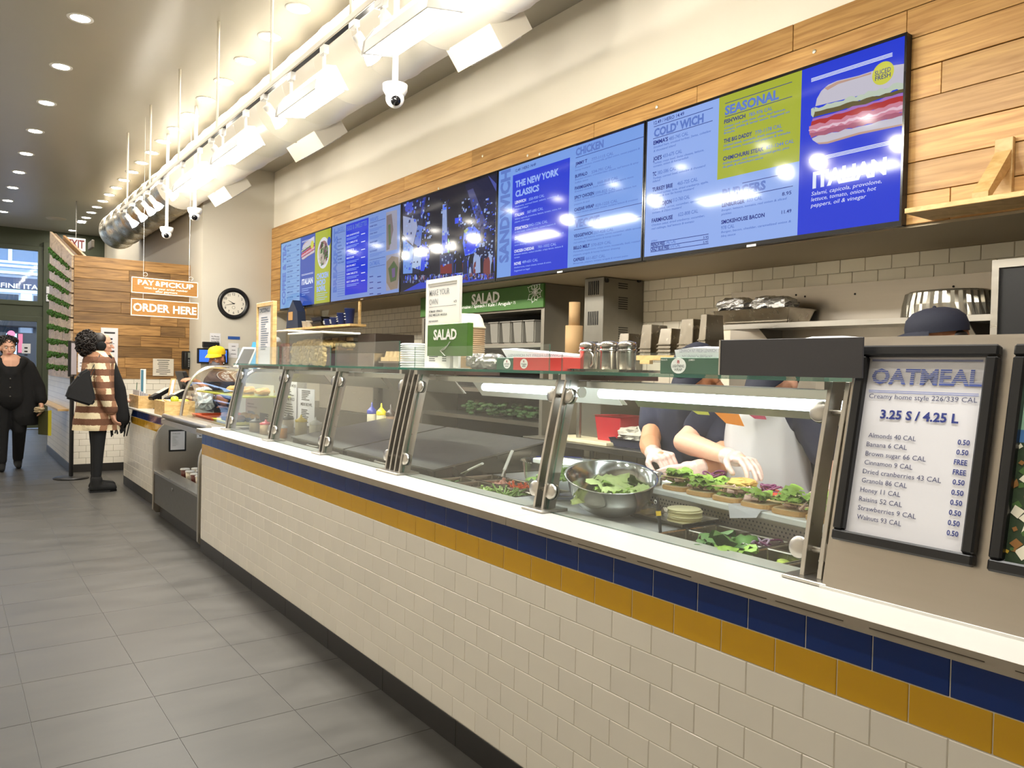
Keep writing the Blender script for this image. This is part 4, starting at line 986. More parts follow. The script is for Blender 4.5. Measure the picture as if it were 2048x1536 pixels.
# -- back counter and over-shelf
bc = thing('back_counter', 'long stainless back counter with open lower shelf along the kitchen wall', 'counter', (2.35, 2, 0))
rbox(2.02, 2.68, -3.0, 2.70, 0.86, 0.90).build('worktop', M_STEEL, bc, bevel=0.004)
rbox(2.06, 2.68, -3.0, 2.70, 0.25, 0.28).build('lower_shelf', M_DSTEEL, bc)
rbox(2.10, 2.68, -3.0, 2.70, 0.55, 0.57).build('middle_shelf', M_DSTEEL, bc)
for y in (-2.9, -1.5, 0.0, 1.4, 2.6):
    for x in (2.08, 2.64): MB().tube([(x, y, 0), (x, y, 0.86)], 0.02, 8).build('leg', M_STEEL, bc)
os_ = thing('over_shelf', 'steel over-shelf with wooden front edge carrying upturned pans', 'shelf', (2.05, 1.3, 0.9))
rbox(1.90, 2.24, 0.35, 2.30, 1.480, 1.505).build('shelf_board', M_STEEL, os_, bevel=0.003)
rbox(1.885, 1.90, 0.35, 2.30, 1.478, 1.507).build('wood_edge', M_OAK, os_)
for y in (0.45, 2.2): MB().tube([(2.15, y, 0.90), (2.15, y, 1.48)], 0.018, 8).build('post', M_STEEL, os_)
mc = thing('shelf_clip', 'small orange wooden block under the over-shelf edge', 'block', (1.88, 1.3, 1.46))
rbox(1.87, 1.90, oX(1287, 712, 1.88).y-0.06, oX(1287, 712, 1.88).y+0.02, 1.455, 1.478).build('block', M_OAK, mc)
# -- salad cooler
cl = thing('salad_cooler', 'steel open-front salad cooler under a green SALAD sign', 'cooler', (2.47, 3.7, 0))
CX0, CX1, CY0, CY1 = 2.246, 2.685, 2.757, 4.70
M_COOL = mat('cooler_steel', rgb(140, 134, 122), 0.4, 0.7, noise=0.05, nscale=8)
for a, b in ((CY0, CY0+0.04), (CY1-0.04, CY1)): rbox(CX0, CX1, a, b, 0, 2.085).build('side_panel', M_COOL, cl, bevel=0.003)
rbox(CX0, CX1, CY0+0.04, CY1-0.04, 1.88, 2.085).build('top_box', M_COOL, cl)
rbox(CX1-0.03, CX1, CY0+0.04, CY1-0.04, 0.1, 1.88).build('back_panel', M_DARK, cl)
rbox(CX0, CX1, CY0+0.04, CY1-0.04, 0.05, 0.80).build('base_cabinet', M_COOL, cl)
for z in (1.585, 1.20, 0.95): rbox(CX0+0.01, CX1-0.03, CY0+0.04, CY1-0.04, z, z+0.035).build('shelf', M_STEEL, cl)
M_SIGNG = mat('sign_green', rgb(58, 102, 34), 0.6, noise=0.1, nscale=10)
rbox(CX0-0.02, CX0, CY0-0.01, CY1, 1.895, 2.082).build('sign_board', M_SIGNG, cl, bevel=0.002)
XG = CX0-0.0215
def xtxt(mb, X, body, a, b, h, bold=0.0, shear=0.0):
    p, q = oX(*a, X), oX(*b, X); mb.text(body, (X, p.y, (p.z+q.z)/2), NR, NU, h, fit=abs(p.y-q.y), bold=bold, shear=shear)
mb = MB(); xtxt(mb, XG, 'SALAD', (943, 610), (999, 602), 0.085, bold=0.035)
xtxt(mb, XG, 'Mesclun / Romaine / Spinach / Kale / Arugula', (890, 622), (1021, 608), 0.028, bold=0.01); xtxt(mb, XG, '+ 75', (1022, 609), (1031, 607), 0.022)
mb.build('lettering', M_WHITEI, cl)['kind'] = 'stuff'
leafs = MB(); c0 = oX(1070, 584, XG)
for k in range(9):
    a = math.radians(-150 + 38*k + 8*random.random()); L_ = 0.07+0.05*random.random()
    pts = []
    for j in range(9):
        t = j/8; w = 0.022*math.sin(math.pi*min(1, t*1.1))*(1+0.5*math.sin(t*12))
        pts.append((t*L_, w))
    loop = pts + [(x, -y) for x, y in reversed(pts)]
    P3 = [(XG, c0.y - (x*math.cos(a)-y*math.sin(a)), min(2.078, max(1.90, c0.z + x*math.sin(a)+y*math.cos(a)))) for x, y in loop]
    leafs.tube(P3, 0.0022, 4, caps=False)
leafs.build('leaf_drawing', M_WHITEI, cl)['kind'] = 'stuff'
M_TUB = glass('tub_plastic', (0.72, 0.72, 0.70, 1), 0.9, 1.5)
M_LEAFD = mat('leaf_dark', rgb(52, 86, 36), 0.5, noise=0.3, nscale=60)
for i, u in enumerate((968, 995, 1019, 1042, 1066)):
    y = oX(u, 665, CX0+0.06).y
    t = thing('salad_tub', 'clear plastic tub ' + ('at the far end of', 'second along', 'in the middle of', 'fourth along', 'at the near end of')[i] + ' the cooler shelf', 'tub', (CX0+0.15, y, 1.62), 'tubs on the cooler shelf')
    mb = MB(); mb.add([(CX0+0.03, y-0.055, 1.62), (CX0+0.03, y+0.055, 1.62), (CX0+0.35, y+0.055, 1.62), (CX0+0.35, y-0.055, 1.62), (CX0+0.02, y-0.07, 1.80), (CX0+0.02, y+0.07, 1.80), (CX0+0.36, y+0.07, 1.80), (CX0+0.36, y-0.07, 1.80)], [(0,1,2,3),(0,4,5,1),(1,5,6,2),(2,6,7,3),(3,7,4,0)])
    mb.build('tub', mat('grey_tub', rgb(150, 146, 136), 0.25, spec=0.6, alpha=0.75), t, bevel=0.01, seg=2)
    rbox(CX0+0.012, CX0+0.368, y-0.076, y+0.076, 1.797, 1.806).build('rim', mat('tub_rim', rgb(120, 116, 108), 0.3), t)
for i, u in enumerate((940, 978, 1016, 1056)):
    p = oX(u, 845, CX0+0.1); y = p.y
    t = thing('greens_tub', 'clear tub of salad greens low in the cooler, ' + ('farthest from', 'third from', 'second from', 'beside')[i] + ' the steel side', 'tub', (CX0+0.2, y, 0.985), 'tubs of greens in the cooler')
    MB().box(CX0+0.03, CX0+0.35, y-0.12, y+0.12, 0.985, 1.13).build('tub', M_PLASTIC, t)
    mb = MB()
    for q in range(40): mb.sphere((CX0+0.06+0.26*random.random(), y-0.1+0.2*random.random(), 1.0+0.10*random.random()), 0.03, 5, 4, None, (1, 1, 0.5))
    mb.build('greens', M_LEAFD, t)['kind'] = 'stuff'
# -- oven with louvred sides
ov = thing('steam_oven', 'tall grey metal oven with louvred vents beside the cooler', 'oven', (2.47, 2.2, 0.9))
OX0, OY0, OY1 = 2.278, 2.115, 2.32
rbox(OX0, 2.685, OY0, OY1, 0.905, 2.085).build('cabinet', mat('oven_metal', rgb(132, 128, 118), 0.42, 0.8, noise=0.1, nscale=14), ov, bevel=0.004)
for v0 in (572, 600, 660):
    z1_ = oY(1245, v0-7, OY0).z; n = 3 if v0 == 572 else 6
    xa, xb = oY(1237, v0, OY0).x, oY(1255, v0, OY0).x
    for k in range(n): rbox(xa, xb, OY0-0.003, OY0+0.001, z1_-0.012-0.016*k, z1_-0.006-0.016*k).build('louvre', M_DARK, ov)
for z in (1.96, 1.74, 1.52):
    for k in range(6): rbox(OX0-0.003, OX0+0.001, OY0+0.05+0.02*k, OY0+0.058+0.02*k, z, z+0.10).build('louvre', M_DARK, ov)
for u in (1213, 1277):
    p = oY(u, 561, OY0); MB().tube([(p.x, OY0, p.z), (p.x, OY0-0.012, p.z)], 0.016, 10).build('foot', M_BLACK, ov)
# -- kraft paper cup tubes
p = oX(1147, 712, 2.05)
for k, (z0, h, r, lb) in enumerate(((1.507, 0.215, 0.062, 'wide kraft paper roll standing on the over-shelf'), (1.7225, 0.165, 0.040, 'narrow kraft paper roll balanced on the wider roll'))):
    t = thing('paper_roll', lb, 'paper roll', (2.05, p.y, z0))
    MB().lathe([(0.02, h), (r, h), (r, 0), (0.02, 0), (0.02, h)], 24, Matrix.Translation((2.05, p.y, z0))).build('roll', mat('kraft', rgb(172, 140, 98), 0.8, noise=0.05, nscale=20), t)
    MB().lathe([(0.0195, h-0.002), (0.0195, 0.0)], 12, Matrix.Translation((2.05, p.y, z0))).build('core', mat('kraft_dark', rgb(96, 76, 50), 0.9), t)
# -- upturned steam pans
M_PAN = mat('pan_steel', rgb(168, 160, 146), 0.26, 1.0, noise=0.1, nscale=20, rnoise=0.06)
def pan_mesh(wx, wy, h):
    mb = MB(); t = 0.82
    ring = lambda s, z: [(-wx/2*s, -wy/2*s, z), (wx/2*s, -wy/2*s, z), (wx/2*s, wy/2*s, z), (-wx/2*s, wy/2*s, z)]
    vs = ring(t, h) + ring(0.97, 0.006) + ring(1.08, 0.006) + ring(1.08, 0)
    mb.add(vs, [(0,1,2,3)] + [(i, 4+i, 4+(i+1) % 4, (i+1) % 4) for i in range(4)] + [(4+i, 8+i, 8+(i+1) % 4, 4+(i+1) % 4) for i in range(4)] + [(8+i, 12+i, 12+(i+1) % 4, 8+(i+1) % 4) for i in range(4)])
    o = mb.build('steam_pan', M_PAN, bevel=0.008, seg=2); me = o.data; bpy.data.objects.remove(o, do_unlink=True); return me
STK = [((1246, 1273), 699, 3, 0.10, 'upturned pan of the stack nearest the paper rolls'), ((1290, 1319), 705, 3, 0.15, 'upturned pan of the second stack from the paper rolls'), ((1326, 1359), 705, 4, 0.10, 'upturned pan of the middle stack on the over-shelf'), ((1367, 1403), 700, 4, 0.15, 'upturned pan of the tall stack beside the foil tray'), ((1409, 1427), 700, 5, 0.15, 'upturned pan of the last stack under the foil tray')]
for (ua, ub), vb, n, h, lb in STK:
    ya, yb = oX(ua, 690, 2.02).y, oX(ub, 690, 2.02).y
    w = abs(ya-yb)*0.80; me = pan_mesh(0.17, w, h)
    for k in range(n):
        o = link_copy(me, 'steam_pan', (2.04, (ya+yb)/2, 1.505+0.022*k)); tag(o, lb, 'pan', 'upturned steam pans on the over-shelf')
# -- wall shelf with foil tray and dome lid
ws = thing('steel_wall_shelf', 'long stainless shelf bracketed to the kitchen wall', 'shelf', (2.55, 0, 1.7))
rbox(2.40, 2.685, -3.0, 1.16, 1.685, 1.705).build('board', M_STEEL, ws); rbox(2.395, 2.402, -3.0, 1.16, 1.682, 1.712).build('front_lip', M_STEEL, ws)
for y in (0.9, -0.3, -1.5):
    MB().prism([(2.685, y, 1.685), (2.45, y, 1.685), (2.685, y, 1.52)], (0, 0.004, 0)).build('bracket', M_DSTEEL, ws)
rbox(2.68, 2.688, -3.0, 1.30, 0.905, 1.945).build('splash_panel', M_STEELV, ws)
for u, v in ((1592, 590), (1610, 593), (1710, 588), (1907, 573)): 
    q = oX(u, v, 2.679); MB().tube([(2.681, q.y, q.z), (2.677, q.y, q.z)], 0.006, 8).build('rivet', M_DARK, ws)
ht = thing('hotel_pan', 'shallow steel pan heaped with foil-wrapped rolls on the wall shelf', 'pan', (2.5, 0.95, 1.705))
hy0, hy1 = 0.66, 1.22
def tray(mb, x0, x1, y0, y1, z0, z1, fl=0.015, s=0.03):
    vs = [(x0+s, y0+s, z0), (x1-s, y0+s, z0), (x1-s, y1-s, z0), (x0+s, y1-s, z0), (x0, y0, z1), (x1, y0, z1), (x1, y1, z1), (x0, y1, z1), (x0-fl, y0-fl, z1), (x1+fl, y0-fl, z1), (x1+fl, y1+fl, z1), (x0-fl, y1+fl, z1)]
    return mb.add(vs, [(0,1,2,3)] + [(i, (i+1) % 4, 4+(i+1) % 4, 4+i) for i in range(4)] + [(4+i, 4+(i+1) % 4, 8+(i+1) % 4, 8+i) for i in range(4)])
tray(MB(), 2.40, 2.66, hy0, hy1, 1.706, 1.80).build('pan', M_PAN, ht, bevel=0.006, seg=2)
M_FOIL = mat('crumpled_foil', rgb(196, 194, 190), 0.25, 0.9, bump=0.9, nscale=70, noise=0.35)
def crumple(mb, c, rx, ry, rz, n=16, m=10, amp=0.12, seed=0):
    rr_ = random.Random(seed); b = len(mb.v)
    prof = [(max(1e-4, math.sin(math.pi*i/m)), -math.cos(math.pi*i/m)) for i in range(m+1)]
    vs = []; fs = []
    for i, (r, z) in enumerate(prof):
        for k in range(n):
            a = 2*math.pi*k/n; q = 1+amp*(rr_.random()-0.5)*2
            e = 0.7
            cx = math.copysign(abs(math.cos(a))**e, math.cos(a)); sy = math.copysign(abs(math.sin(a))**e, math.sin(a))
            vs.append((c[0]+rx*r**0.7*cx*q, c[1]+ry*r**0.7*sy*q, c[2]+rz*z*q))
    for i in range(m):
        for k in range(n): fs.append((i*n+k, i*n+(k+1) % n, (i+1)*n+(k+1) % n, (i+1)*n+k))
    return mb.add(vs, fs, None, False)
for k, (u, v) in enumerate(((1440, 606), (1480, 600), (1530, 600), (1560, 612))):
    q = oX(u, v, 2.48)
    tag(crumple(MB(), (2.50, min(1.15, max(0.74, q.y)), 1.835 - 0.01*(k == 3)), 0.09, 0.085, 0.05, seed=k).build('foil_roll', M_FOIL), 'foil-wrapped roll heaped in the steel pan on the wall shelf', 'foil roll', 'foil rolls in the steel pan')
dm = thing('party_tray', 'upturned ribbed clear party tray on the wall shelf behind the navy cap', 'tray', (2.5, -0.18, 1.73))
yl, yr = oX(1785, 630, 2.42).y, oX(1975, 622, 2.42).y; dc = (yl+yr)/2; dr = abs(yl-yr)/2
mb = MB(); N_ = 72; vs = []; fs = []
prof = [(0.80, 1.0), (0.90, 0.92), (0.96, 0.5), (1.0, 0.06), (1.03, 0.03), (1.03, 0.0)]
zt1 = oX(1880, 579, 2.42).z-1.705
for r, z in prof:
    for k in range(N_):
        a = 2*math.pi*k/N_; q = r*(1+(0.012 if k % 2 else -0.012)*(0.1 < z < 0.95))
        vs.append((2.52 + 0.15*q*math.cos(a), dc + dr*q*math.sin(a), 1.7055 + zt1*z))
for i in range(len(prof)-1):
    for k in range(N_): fs.append((i*N_+k, i*N_+(k+1) % N_, (i+1)*N_+(k+1) % N_, (i+1)*N_+k))
fs.append(tuple(range(N_)))
mb.add(vs, fs); mb.build('dome', mat('dome_plastic', rgb(150, 144, 130), 0.12, 0.75, spec=0.9), dm)
# dark hood unit at the right edge
hd = thing('wall_oven', 'dark oven with pale steel top edge at the end of the kitchen line', 'oven', (2.35, -1.4, 0.9))
hx = 2.1; hy = oX(1983, 560, hx).y
rbox(hx, 2.39, -2.9, hy, 1.885, 1.92).build('top_edge', M_STEEL, hd)
rbox(hx+0.01, 2.39, -2.9, hy-0.01, 1.42, 1.885).build('body', M_BLACK, hd)
rbox(hx-0.004, hx+0.02, hy-0.03, hy-0.002, 0.905, 1.885).build('frame_post', M_STEEL, hd)
rbox(hx, hx+0.02, hy-0.20, hy-0.14, 0.905, 1.56).build('inner_post', M_STEEL, hd)
rbox(hx-0.01, hx, -2.8, hy-0.22, 1.44, 1.52).build('red_panel', mat('oven_red', rgb(150, 30, 32), 0.4), hd)
rbox(hx+0.02, 2.39, -2.9, hy-0.01, 0.905, 1.42).build('lower_body', M_DSTEEL, hd)
# ================================================================ tall steel cabinet with framed menus
tc = thing('steel_cabinet', 'tall leaning steel cabinet front standing on the counter end', 'cabinet', (0.3, -1.8, ZT))
zt2 = 1.50; XA = 0.10; XTp = 0.10+0.208*(zt2-ZT)
yc1 = -1.045
MB().add([(XA, -2.6, ZT), (XA, yc1, ZT), (XTp, yc1, zt2), (XTp, -2.6, zt2), (0.75, -2.6, ZT), (0.75, yc1, ZT), (0.75, yc1, zt2), (0.75, -2.6, zt2)], [(0,3,2,1),(4,5,6,7),(0,1,5,4),(1,2,6,5),(2,3,7,6),(3,0,4,7)]).build('shell', M_STEELV, tc, bevel=0.006, seg=2)
rbox(XA-0.004, XA+0.01, -2.6, yc1, ZT, ZT+0.006).build('seal_strip', M_WHITEP, tc)
NL = Vector((-1, 0, 0.208)).normalized(); UL = Vector((0.208, 0, 1)).normalized()
def lean_frame(name, label, y0, y1, z0, z1, fw):
    """framed sheet lying on the leaning steel front; y0 right side, y1 left side"""
    f = thing(name, label, 'framed menu', (XA, (y0+y1)/2, z0), 'framed menus on the steel cabinet')
    def P(y, z, d): p = Vector((XA+0.208*(z-ZT), y, z)) + NL*d; return p
    for a, b, c, d in ((y0, y1, z1-fw, z1), (y0, y1, z0, z0+fw), (y0, y0+fw, z0+fw, z1-fw), (y1-fw, y1, z0+fw, z1-fw)):
        q = [P(a, c, 0.001), P(b, c, 0.001), P(b, d, 0.001), P(a, d, 0.001)]
        MB().prism(q, NL*0.022).build('frame_rail', mat('black_frame', rgb(11, 11, 13), 0.35), f, bevel=0.004)
    MB().poly([P(y0+fw*0.8, z0+fw*0.8, 0.004), P(y0+fw*0.8, z1-fw*0.8, 0.004), P(y1-fw*0.8, z1-fw*0.8, 0.004), P(y1-fw*0.8, z0+fw*0.8, 0.004)]).build('sheet', M_PAPER, f)
    return f, P
TLo, BLo, TRo, BRo = oL(1727, 695), oL(1671, 1080), oL(2005, 693), oL(1955, 1135)
fy1 = (TLo.y+BLo.y)/2; fy0 = (TRo.y+BRo.y)/2; fz1 = (TLo.z+TRo.z)/2; fz0 = (BLo.z+BRo.z)/2
fr1, PF = lean_frame('framed_menu', 'black-framed white OATMEAL menu with price list on the steel cabinet', fy0, fy1, fz0, fz1, 0.024)
def ltxt(mb, body, a, b, h, bold=0.0, shear=0.0, d=0.0055):
    p, q = oL(*a), oL(*b); z = (p.z+q.z)/2
    mb.text(body, PF(p.y, z, d), NR, UL, h, fit=abs(p.y-q.y), bold=bold, shear=shear)
OK_ = lambda x, y: (1400+0.44262*x, 480+0.44271*y)
mb = MB(); lt = MB()
ltxt(lt, 'OATMEAL', OK_(778, 650), OK_(1278, 660), 0.033, bold=0.03)
for y in (545, 549.5): p, q = oL(*OK_(785, y)), oL(*OK_(1285, y+3)); lt.add([PF(p.y, p.z, .0055), PF(q.y, p.z, .0055), PF(q.y, p.z+0.0012, .0055), PF(p.y, p.z+0.0012, .0055)], [(0,1,2,3)])
for y in (682, 689): p, q = oL(*OK_(768, y)), oL(*OK_(1265, y+16)); lt.add([PF(p.y, p.z, .0055), PF(q.y, p.z, .0055), PF(q.y, p.z+0.0012, .0055), PF(p.y, p.z+0.0012, .0055)], [(0,1,2,3)])
# white stripes running through the big letters
stp = MB(); p, q = oL(*OK_(778, 650)), oL(*OK_(1278, 660))
for k in range(7):
    z = (p.z+q.z)/2 + 0.0035 + 0.0042*k
    stp.add([PF(p.y+0.002, z, .0058), PF(q.y-0.002, z, .0058), PF(q.y-0.002, z+0.0011, .0058), PF(p.y+0.002, z+0.0011, .0058)], [(0,1,2,3)])
stp.build('letter_stripes', M_PAPER, fr1)['kind'] = 'stuff'
lt.build('heading', mat('oat_blue', rgb(92, 110, 184), 0.7), fr1)['kind'] = 'stuff'
ltxt(mb, 'Creamy home style 226/339 CAL', OK_(768, 718), OK_(1258, 735), 0.0105)
LI = [('Almonds 40 CAL', 765, 895, 980, 908, '0.50', 1168, 928, 1223), ('Banana 6 CAL', 757, 935, 940, 948, '0.50', 1162, 973, 1217), ('Brown sugar 66 CAL', 752, 977, 1025, 1000, 'FREE', 1151, 1018, 1212), ('Cinnamon 9 CAL', 747, 1018, 965, 1036, 'FREE', 1146, 1063, 1206), ('Dried cranberries 43 CAL', 740, 1057, 1094, 1097, '0.50', 1145, 1108, 1200), ('Granola 86 CAL', 735, 1098, 940, 1120, '0.50', 1139, 1155, 1195), ('Honey 11 CAL', 729, 1140, 910, 1160, '0.50', 1134, 1200, 1189), ('Raisins 52 CAL', 723, 1182, 918, 1205, '0.50', 1128, 1246, 1184), ('Strawberries 9 CAL', 718, 1222, 981, 1258, '0.50', 1123, 1292, 1178), ('Walnuts 93 CAL', 713, 1262, 914, 1292, '0.50', 1118, 1338, 1172)]
bd = MB(); ltxt(bd, '3.25 S / 4.25 L', OK_(818, 808), OK_(1172, 828), 0.019, bold=0.03)
for b_, x0, y0_, x1, y1_, pr, px, py, px2 in LI:
    ltxt(mb, b_, OK_(x0, y0_), OK_(x1, y1_), 0.0105); ltxt(bd, pr, OK_(px, py), OK_(px2, py), 0.0105, bold=0.02)
mb.build('price_list', mat('grey_ink', rgb(74, 76, 110), 0.7), fr1)['kind'] = 'stuff'; bd.build('prices', M_NAVY, fr1)['kind'] = 'stuff'
f2l = (oL(2040, 690).y + oL(1980, 1140).y)/2
fr2, PF2 = lean_frame('framed_menu', 'black-framed salad photograph on the steel cabinet beside the oatmeal menu', f2l-0.30, f2l, fz0+0.0, fz1, 0.024)
def sheet(m, y0, y1, z0, z1, d, nm='photo_print'): MB().poly([PF2(y0, z0, d), PF2(y0, z1, d), PF2(y1, z1, d), PF2(y1, z0, d)]).build(nm, m, fr2)
iy0, iy1 = f2l-0.276, f2l-0.024
zb_ = oL(2040, 860).z; zb2 = oL(2035, 885).z
sheet(mat('print_mint', rgb(150, 190, 160), 0.6), iy0, iy1, zb_, fz1-0.024, 0.0046); sheet(mat('print_blue', rgb(70, 120, 176), 0.6), iy0, iy1, zb2, zb_, 0.0047)
sheet(mat('print_kale', rgb(40, 60, 32), 0.6, noise=0.5, nscale=90), iy0, iy1, fz0+0.024, zb2, 0.0047)
chips = {}
for k in range(160):
    y = iy0 + (iy1-iy0)*random.random(); z = fz0+0.03 + (zb2-fz0-0.035)*random.random(); w = 0.004+0.007*random.random(); c = random.choice(['nut', 'cheese', 'yellow', 'leaf'])
    M_ = {'nut': mat('print_nut', rgb(150, 104, 50), 0.6), 'cheese': mat('print_cheese', rgb(236, 230, 206), 0.6), 'yellow': mat('print_yellow', rgb(214, 176, 60), 0.6), 'leaf': mat('print_leaf', rgb(70, 104, 46), 0.6)}[c]
    if c == 'cheese': w *= 1.5
    a = random.random()*1.5; pts = [PF2(min(iy1, max(iy0, y+w*math.cos(a+q*math.pi/2)*(1.2 if q % 2 else 1))), max(fz0+0.026, z+w*math.sin(a+q*math.pi/2)), 0.0050+0.0001*(k % 5)) for q in range(4)]
    chips.setdefault(M_, MB()).poly(pts)
for m_, b_ in chips.items(): b_.build('photo_bits', m_, fr2)['kind'] = 'stuff'
# dark sign plate on the shelf in front of the cabinet
p0, p1 = oX(1444, 680, 0.165), oX(1729, 672, 0.165)
dsn = thing('blank_sign', 'plain charcoal sign plate standing on the glass shelf before the cabinet', 'sign', (0.16, (p0.y+p1.y)/2, ZG+0.01))
rbox(0.160, 0.166, p1.y, p0.y, ZG+0.010, 1.497).build('plate', mat('charcoal_plate', rgb(62, 60, 62), 0.55, noise=0.03, nscale=10), dsn, bevel=0.001)
rbox(0.158, 0.168, p0.y-0.001, p0.y+0.004, ZG+0.010, 1.497).build('edge_strip', M_STEEL, dsn)

# ================================================================ food wells inside the guard
ZD = 0.900
wl = thing('food_well', 'stainless prep deck with recessed pans behind the glass guard', 'prep counter', (0.5, 1.0, 0.70))
rbox(0.16, 0.94, -1.02, -1.0, 0.70, ZD).build('end_wall', M_STEEL, wl)
rbox(0.16, 0.225, -1.0, 3.95, 0.70, 0.884).build('front_wall', M_STEEL, wl)
M_DECK = mat('satin_deck', rgb(196, 196, 194), 0.42, 0.6, noise=0.06, nscale=18)
rbox(0.225, 0.94, -0.36, 0.40, ZD-0.012, ZD).build('deck', M_DECK, wl)
rbox(0.225, 0.94, 1.00, 3.95, ZD-0.03, ZD-0.012).build('hot_deck', M_DSTEEL, wl)
rbox(0.90, 0.94, -1.0, 3.95, 0.70, ZD-0.012).build('rear_wall', M_STEEL, wl)
rbox(0.575, 0.90, -1.0, -0.36, ZD-0.012, ZD).build('rear_deck', M_DECK, wl); rbox(0.575, 0.90, 0.40, 1.0, ZD-0.012, ZD).build('rear_deck', M_DECK, wl)
def opan(x0, x1, y0, y1, label, d=0.10):
    t = thing('well_pan', label, 'pan', ((x0+x1)/2, (y0+y1)/2, ZD-d), 'open pans in the prep deck')
    tray(MB(), x0+0.010, x1-0.010, y0+0.010, y1-0.010, ZD-d, ZD+0.002, 0.009, 0.012).build('pan', M_PAN, t, bevel=0.003)
    return t
def leafmesh(mb, c, size, rr_, up=0.6, curl=1.0):
    """one ruffled leaf: bent 4 x 5 grid"""
    az = rr_.random()*6.283; el = (rr_.random()-0.3)*up
    R = Matrix.Rotation(az, 3, 'Z') @ Matrix.Rotation(-el, 3, 'Y')
    nx, ny = 5, 5; vs = []; fs = []
    for i in range(nx+1):
        for j in range(ny+1):
            s = i/nx; t = j/ny*2-1
            w = size*0.42*math.sin(math.pi*(0.15+0.8*s))
            ruf = size*0.10*abs(t)*math.sin(s*17+t*9+az*3)*curl
            p = Vector((size*s, w*t*(1+0.25*math.sin(s*21)), size*(0.25*s*(1-s)*2 - 0.12*(t*t)) + ruf))
            vs.append(Vector(c) + R @ p)
    for i in range(nx):
        for j in range(ny): fs.append((i*(ny+1)+j, (i+1)*(ny+1)+j, (i+1)*(ny+1)+j+1, i*(ny+1)+j+1))
    mb.add(vs, fs, None, True)
M_LET = mat('lettuce_green', rgb(150, 186, 78), 0.45, noise=0.35, nscale=45, sss=0.0)
M_LETD = mat('dark_greens', rgb(74, 112, 44), 0.5, noise=0.4, nscale=50)
M_ROM = mat('romaine_pale', rgb(196, 214, 140), 0.5, noise=0.2, nscale=40)
def pile(c, rx, ry, h, n, size, m, parent, name='leaves', seed=1, up=1.0):
    rr_ = random.Random(seed); mb = MB()
    for k in range(n):
        a = rr_.random()*6.283; q = rr_.random()**0.5
        leafmesh(mb, (c[0]+rx*q*math.cos(a), c[1]+ry*q*math.sin(a), c[2]+h*(1-q*q)*rr_.random()), size*(0.7+0.6*rr_.random()), rr_, up)
    o = mb.build(name, m, parent); o['kind'] = 'stuff'; return o
# bay at the sandwich board: two rows of four pans
pans = {}
PL = ['empty steel pan', 'steel pan heaped with mixed salad leaves', 'steel pan of sliced limes', 'shallow steel pan of pickle chips']
for i in range(4):
    y1_ = -0.37-0.155*i; y0_ = y1_-0.150
    pans[(0, i)] = opan(0.228, 0.40, y0_, y1_, PL[i] + ' in the front row of wells')
PL2 = ['steel pan holding a little grated cheese', 'steel pan of onion rings', 'steel pan with a few onion slices and peppers', 'steel pan of shredded cheese']
for i in range(4):
    y1_ = -0.37-0.155*i; y0_ = y1_-0.150
    pans[(1, i)] = opan(0.402, 0.548-0.022*i, y0_, y1_, PL2[i] + ' in the rear row of wells')
pile((0.30, -0.60, 0.86), 0.06, 0.055, 0.07, 26, 0.075, M_LETD, pans[(0, 1)], 'salad_leaves', 3)
pile((0.28, -0.66, 0.88), 0.05, 0.05, 0.04, 10, 0.06, M_LET, pans[(0, 1)], 'salad_leaves', 4)
mb = MB()
M_ONION = mat('red_onion', rgb(206, 180, 206), 0.35); M_ONIONP = mat('onion_purple', rgb(120, 50, 96), 0.35)
def onion_ring(mb, c, r, rr_):
    ax = Vector((rr_.random()-0.5, rr_.random()-0.5, 0.8)).normalized(); R = Vector((0, 0, 1)).rotation_difference(ax).to_matrix()
    mb.tube([Vector(c) + R @ Vector((r*math.cos(6.283*k/14), r*math.sin(6.283*k/14), 0)) for k in range(15)], 0.0035, 6, caps=False)
rr_ = random.Random(5); a_ = MB(); b_ = MB()
for k in range(16): onion_ring(a_ if k % 3 else b_, (0.43+0.11*rr_.random(), -0.54-0.12*rr_.random(), 0.87+0.03*rr_.random()), 0.016+0.014*rr_.random(), rr_)
a_.build('onion_rings', M_ONION, pans[(1, 1)])['kind'] = 'stuff'; b_.build('purple_rings', M_ONIONP, pans[(1, 1)])['kind'] = 'stuff'
a_ = MB()
for k in range(7): onion_ring(a_, (0.43+0.11*rr_.random(), -0.70-0.1*rr_.random(), 0.865+0.02*rr_.random()), 0.018, rr_)
a_.build('onion_rings', M_ONION, pans[(1, 2)])['kind'] = 'stuff'
a_ = MB()
for k in range(5): a_.sphere((0.44+0.1*rr_.random(), -0.72-0.08*rr_.random(), 0.85), 0.018, 6, 4, None, (1.6, 0.6, 0.5))
a_.build('yellow_peppers', mat('yellow_pepper', rgb(214, 170, 50), 0.4), pans[(1, 2)])['kind'] = 'stuff'
for key, colr, nm in (((1, 0), (236, 226, 190), 'grated_cheese'), ((1, 3), (238, 220, 160), 'shredded_cheese')):
    a_ = MB(); x0 = 0.425; y0_ = -0.515-0.155*key[1]
    for k in range(46):
        p = Vector((x0+0.12*rr_.random(), y0_+0.13*rr_.random(), 0.815+0.03*rr_.random())); d = Vector((rr_.random()-.5, rr_.random()-.5, 0.2*rr_.random())).normalized()*0.022
        a_.tube([p, p+d], 0.0022, 4)
    a_.build(nm, mat(nm, rgb(*colr), 0.6), pans[key])['kind'] = 'stuff'
a_ = MB()
for k in range(12): a_.lathe([(0.0001, 0.004), (0.020, 0.004), (0.024, 0.0), (0.0001, 0.0)], 14, Matrix.Translation((0.25+0.12*rr_.random(), -0.69-0.12*rr_.random(), 0.862+0.02*rr_.random())) @ Matrix.Rotation(0.5*rr_.random(), 4, 'X'))
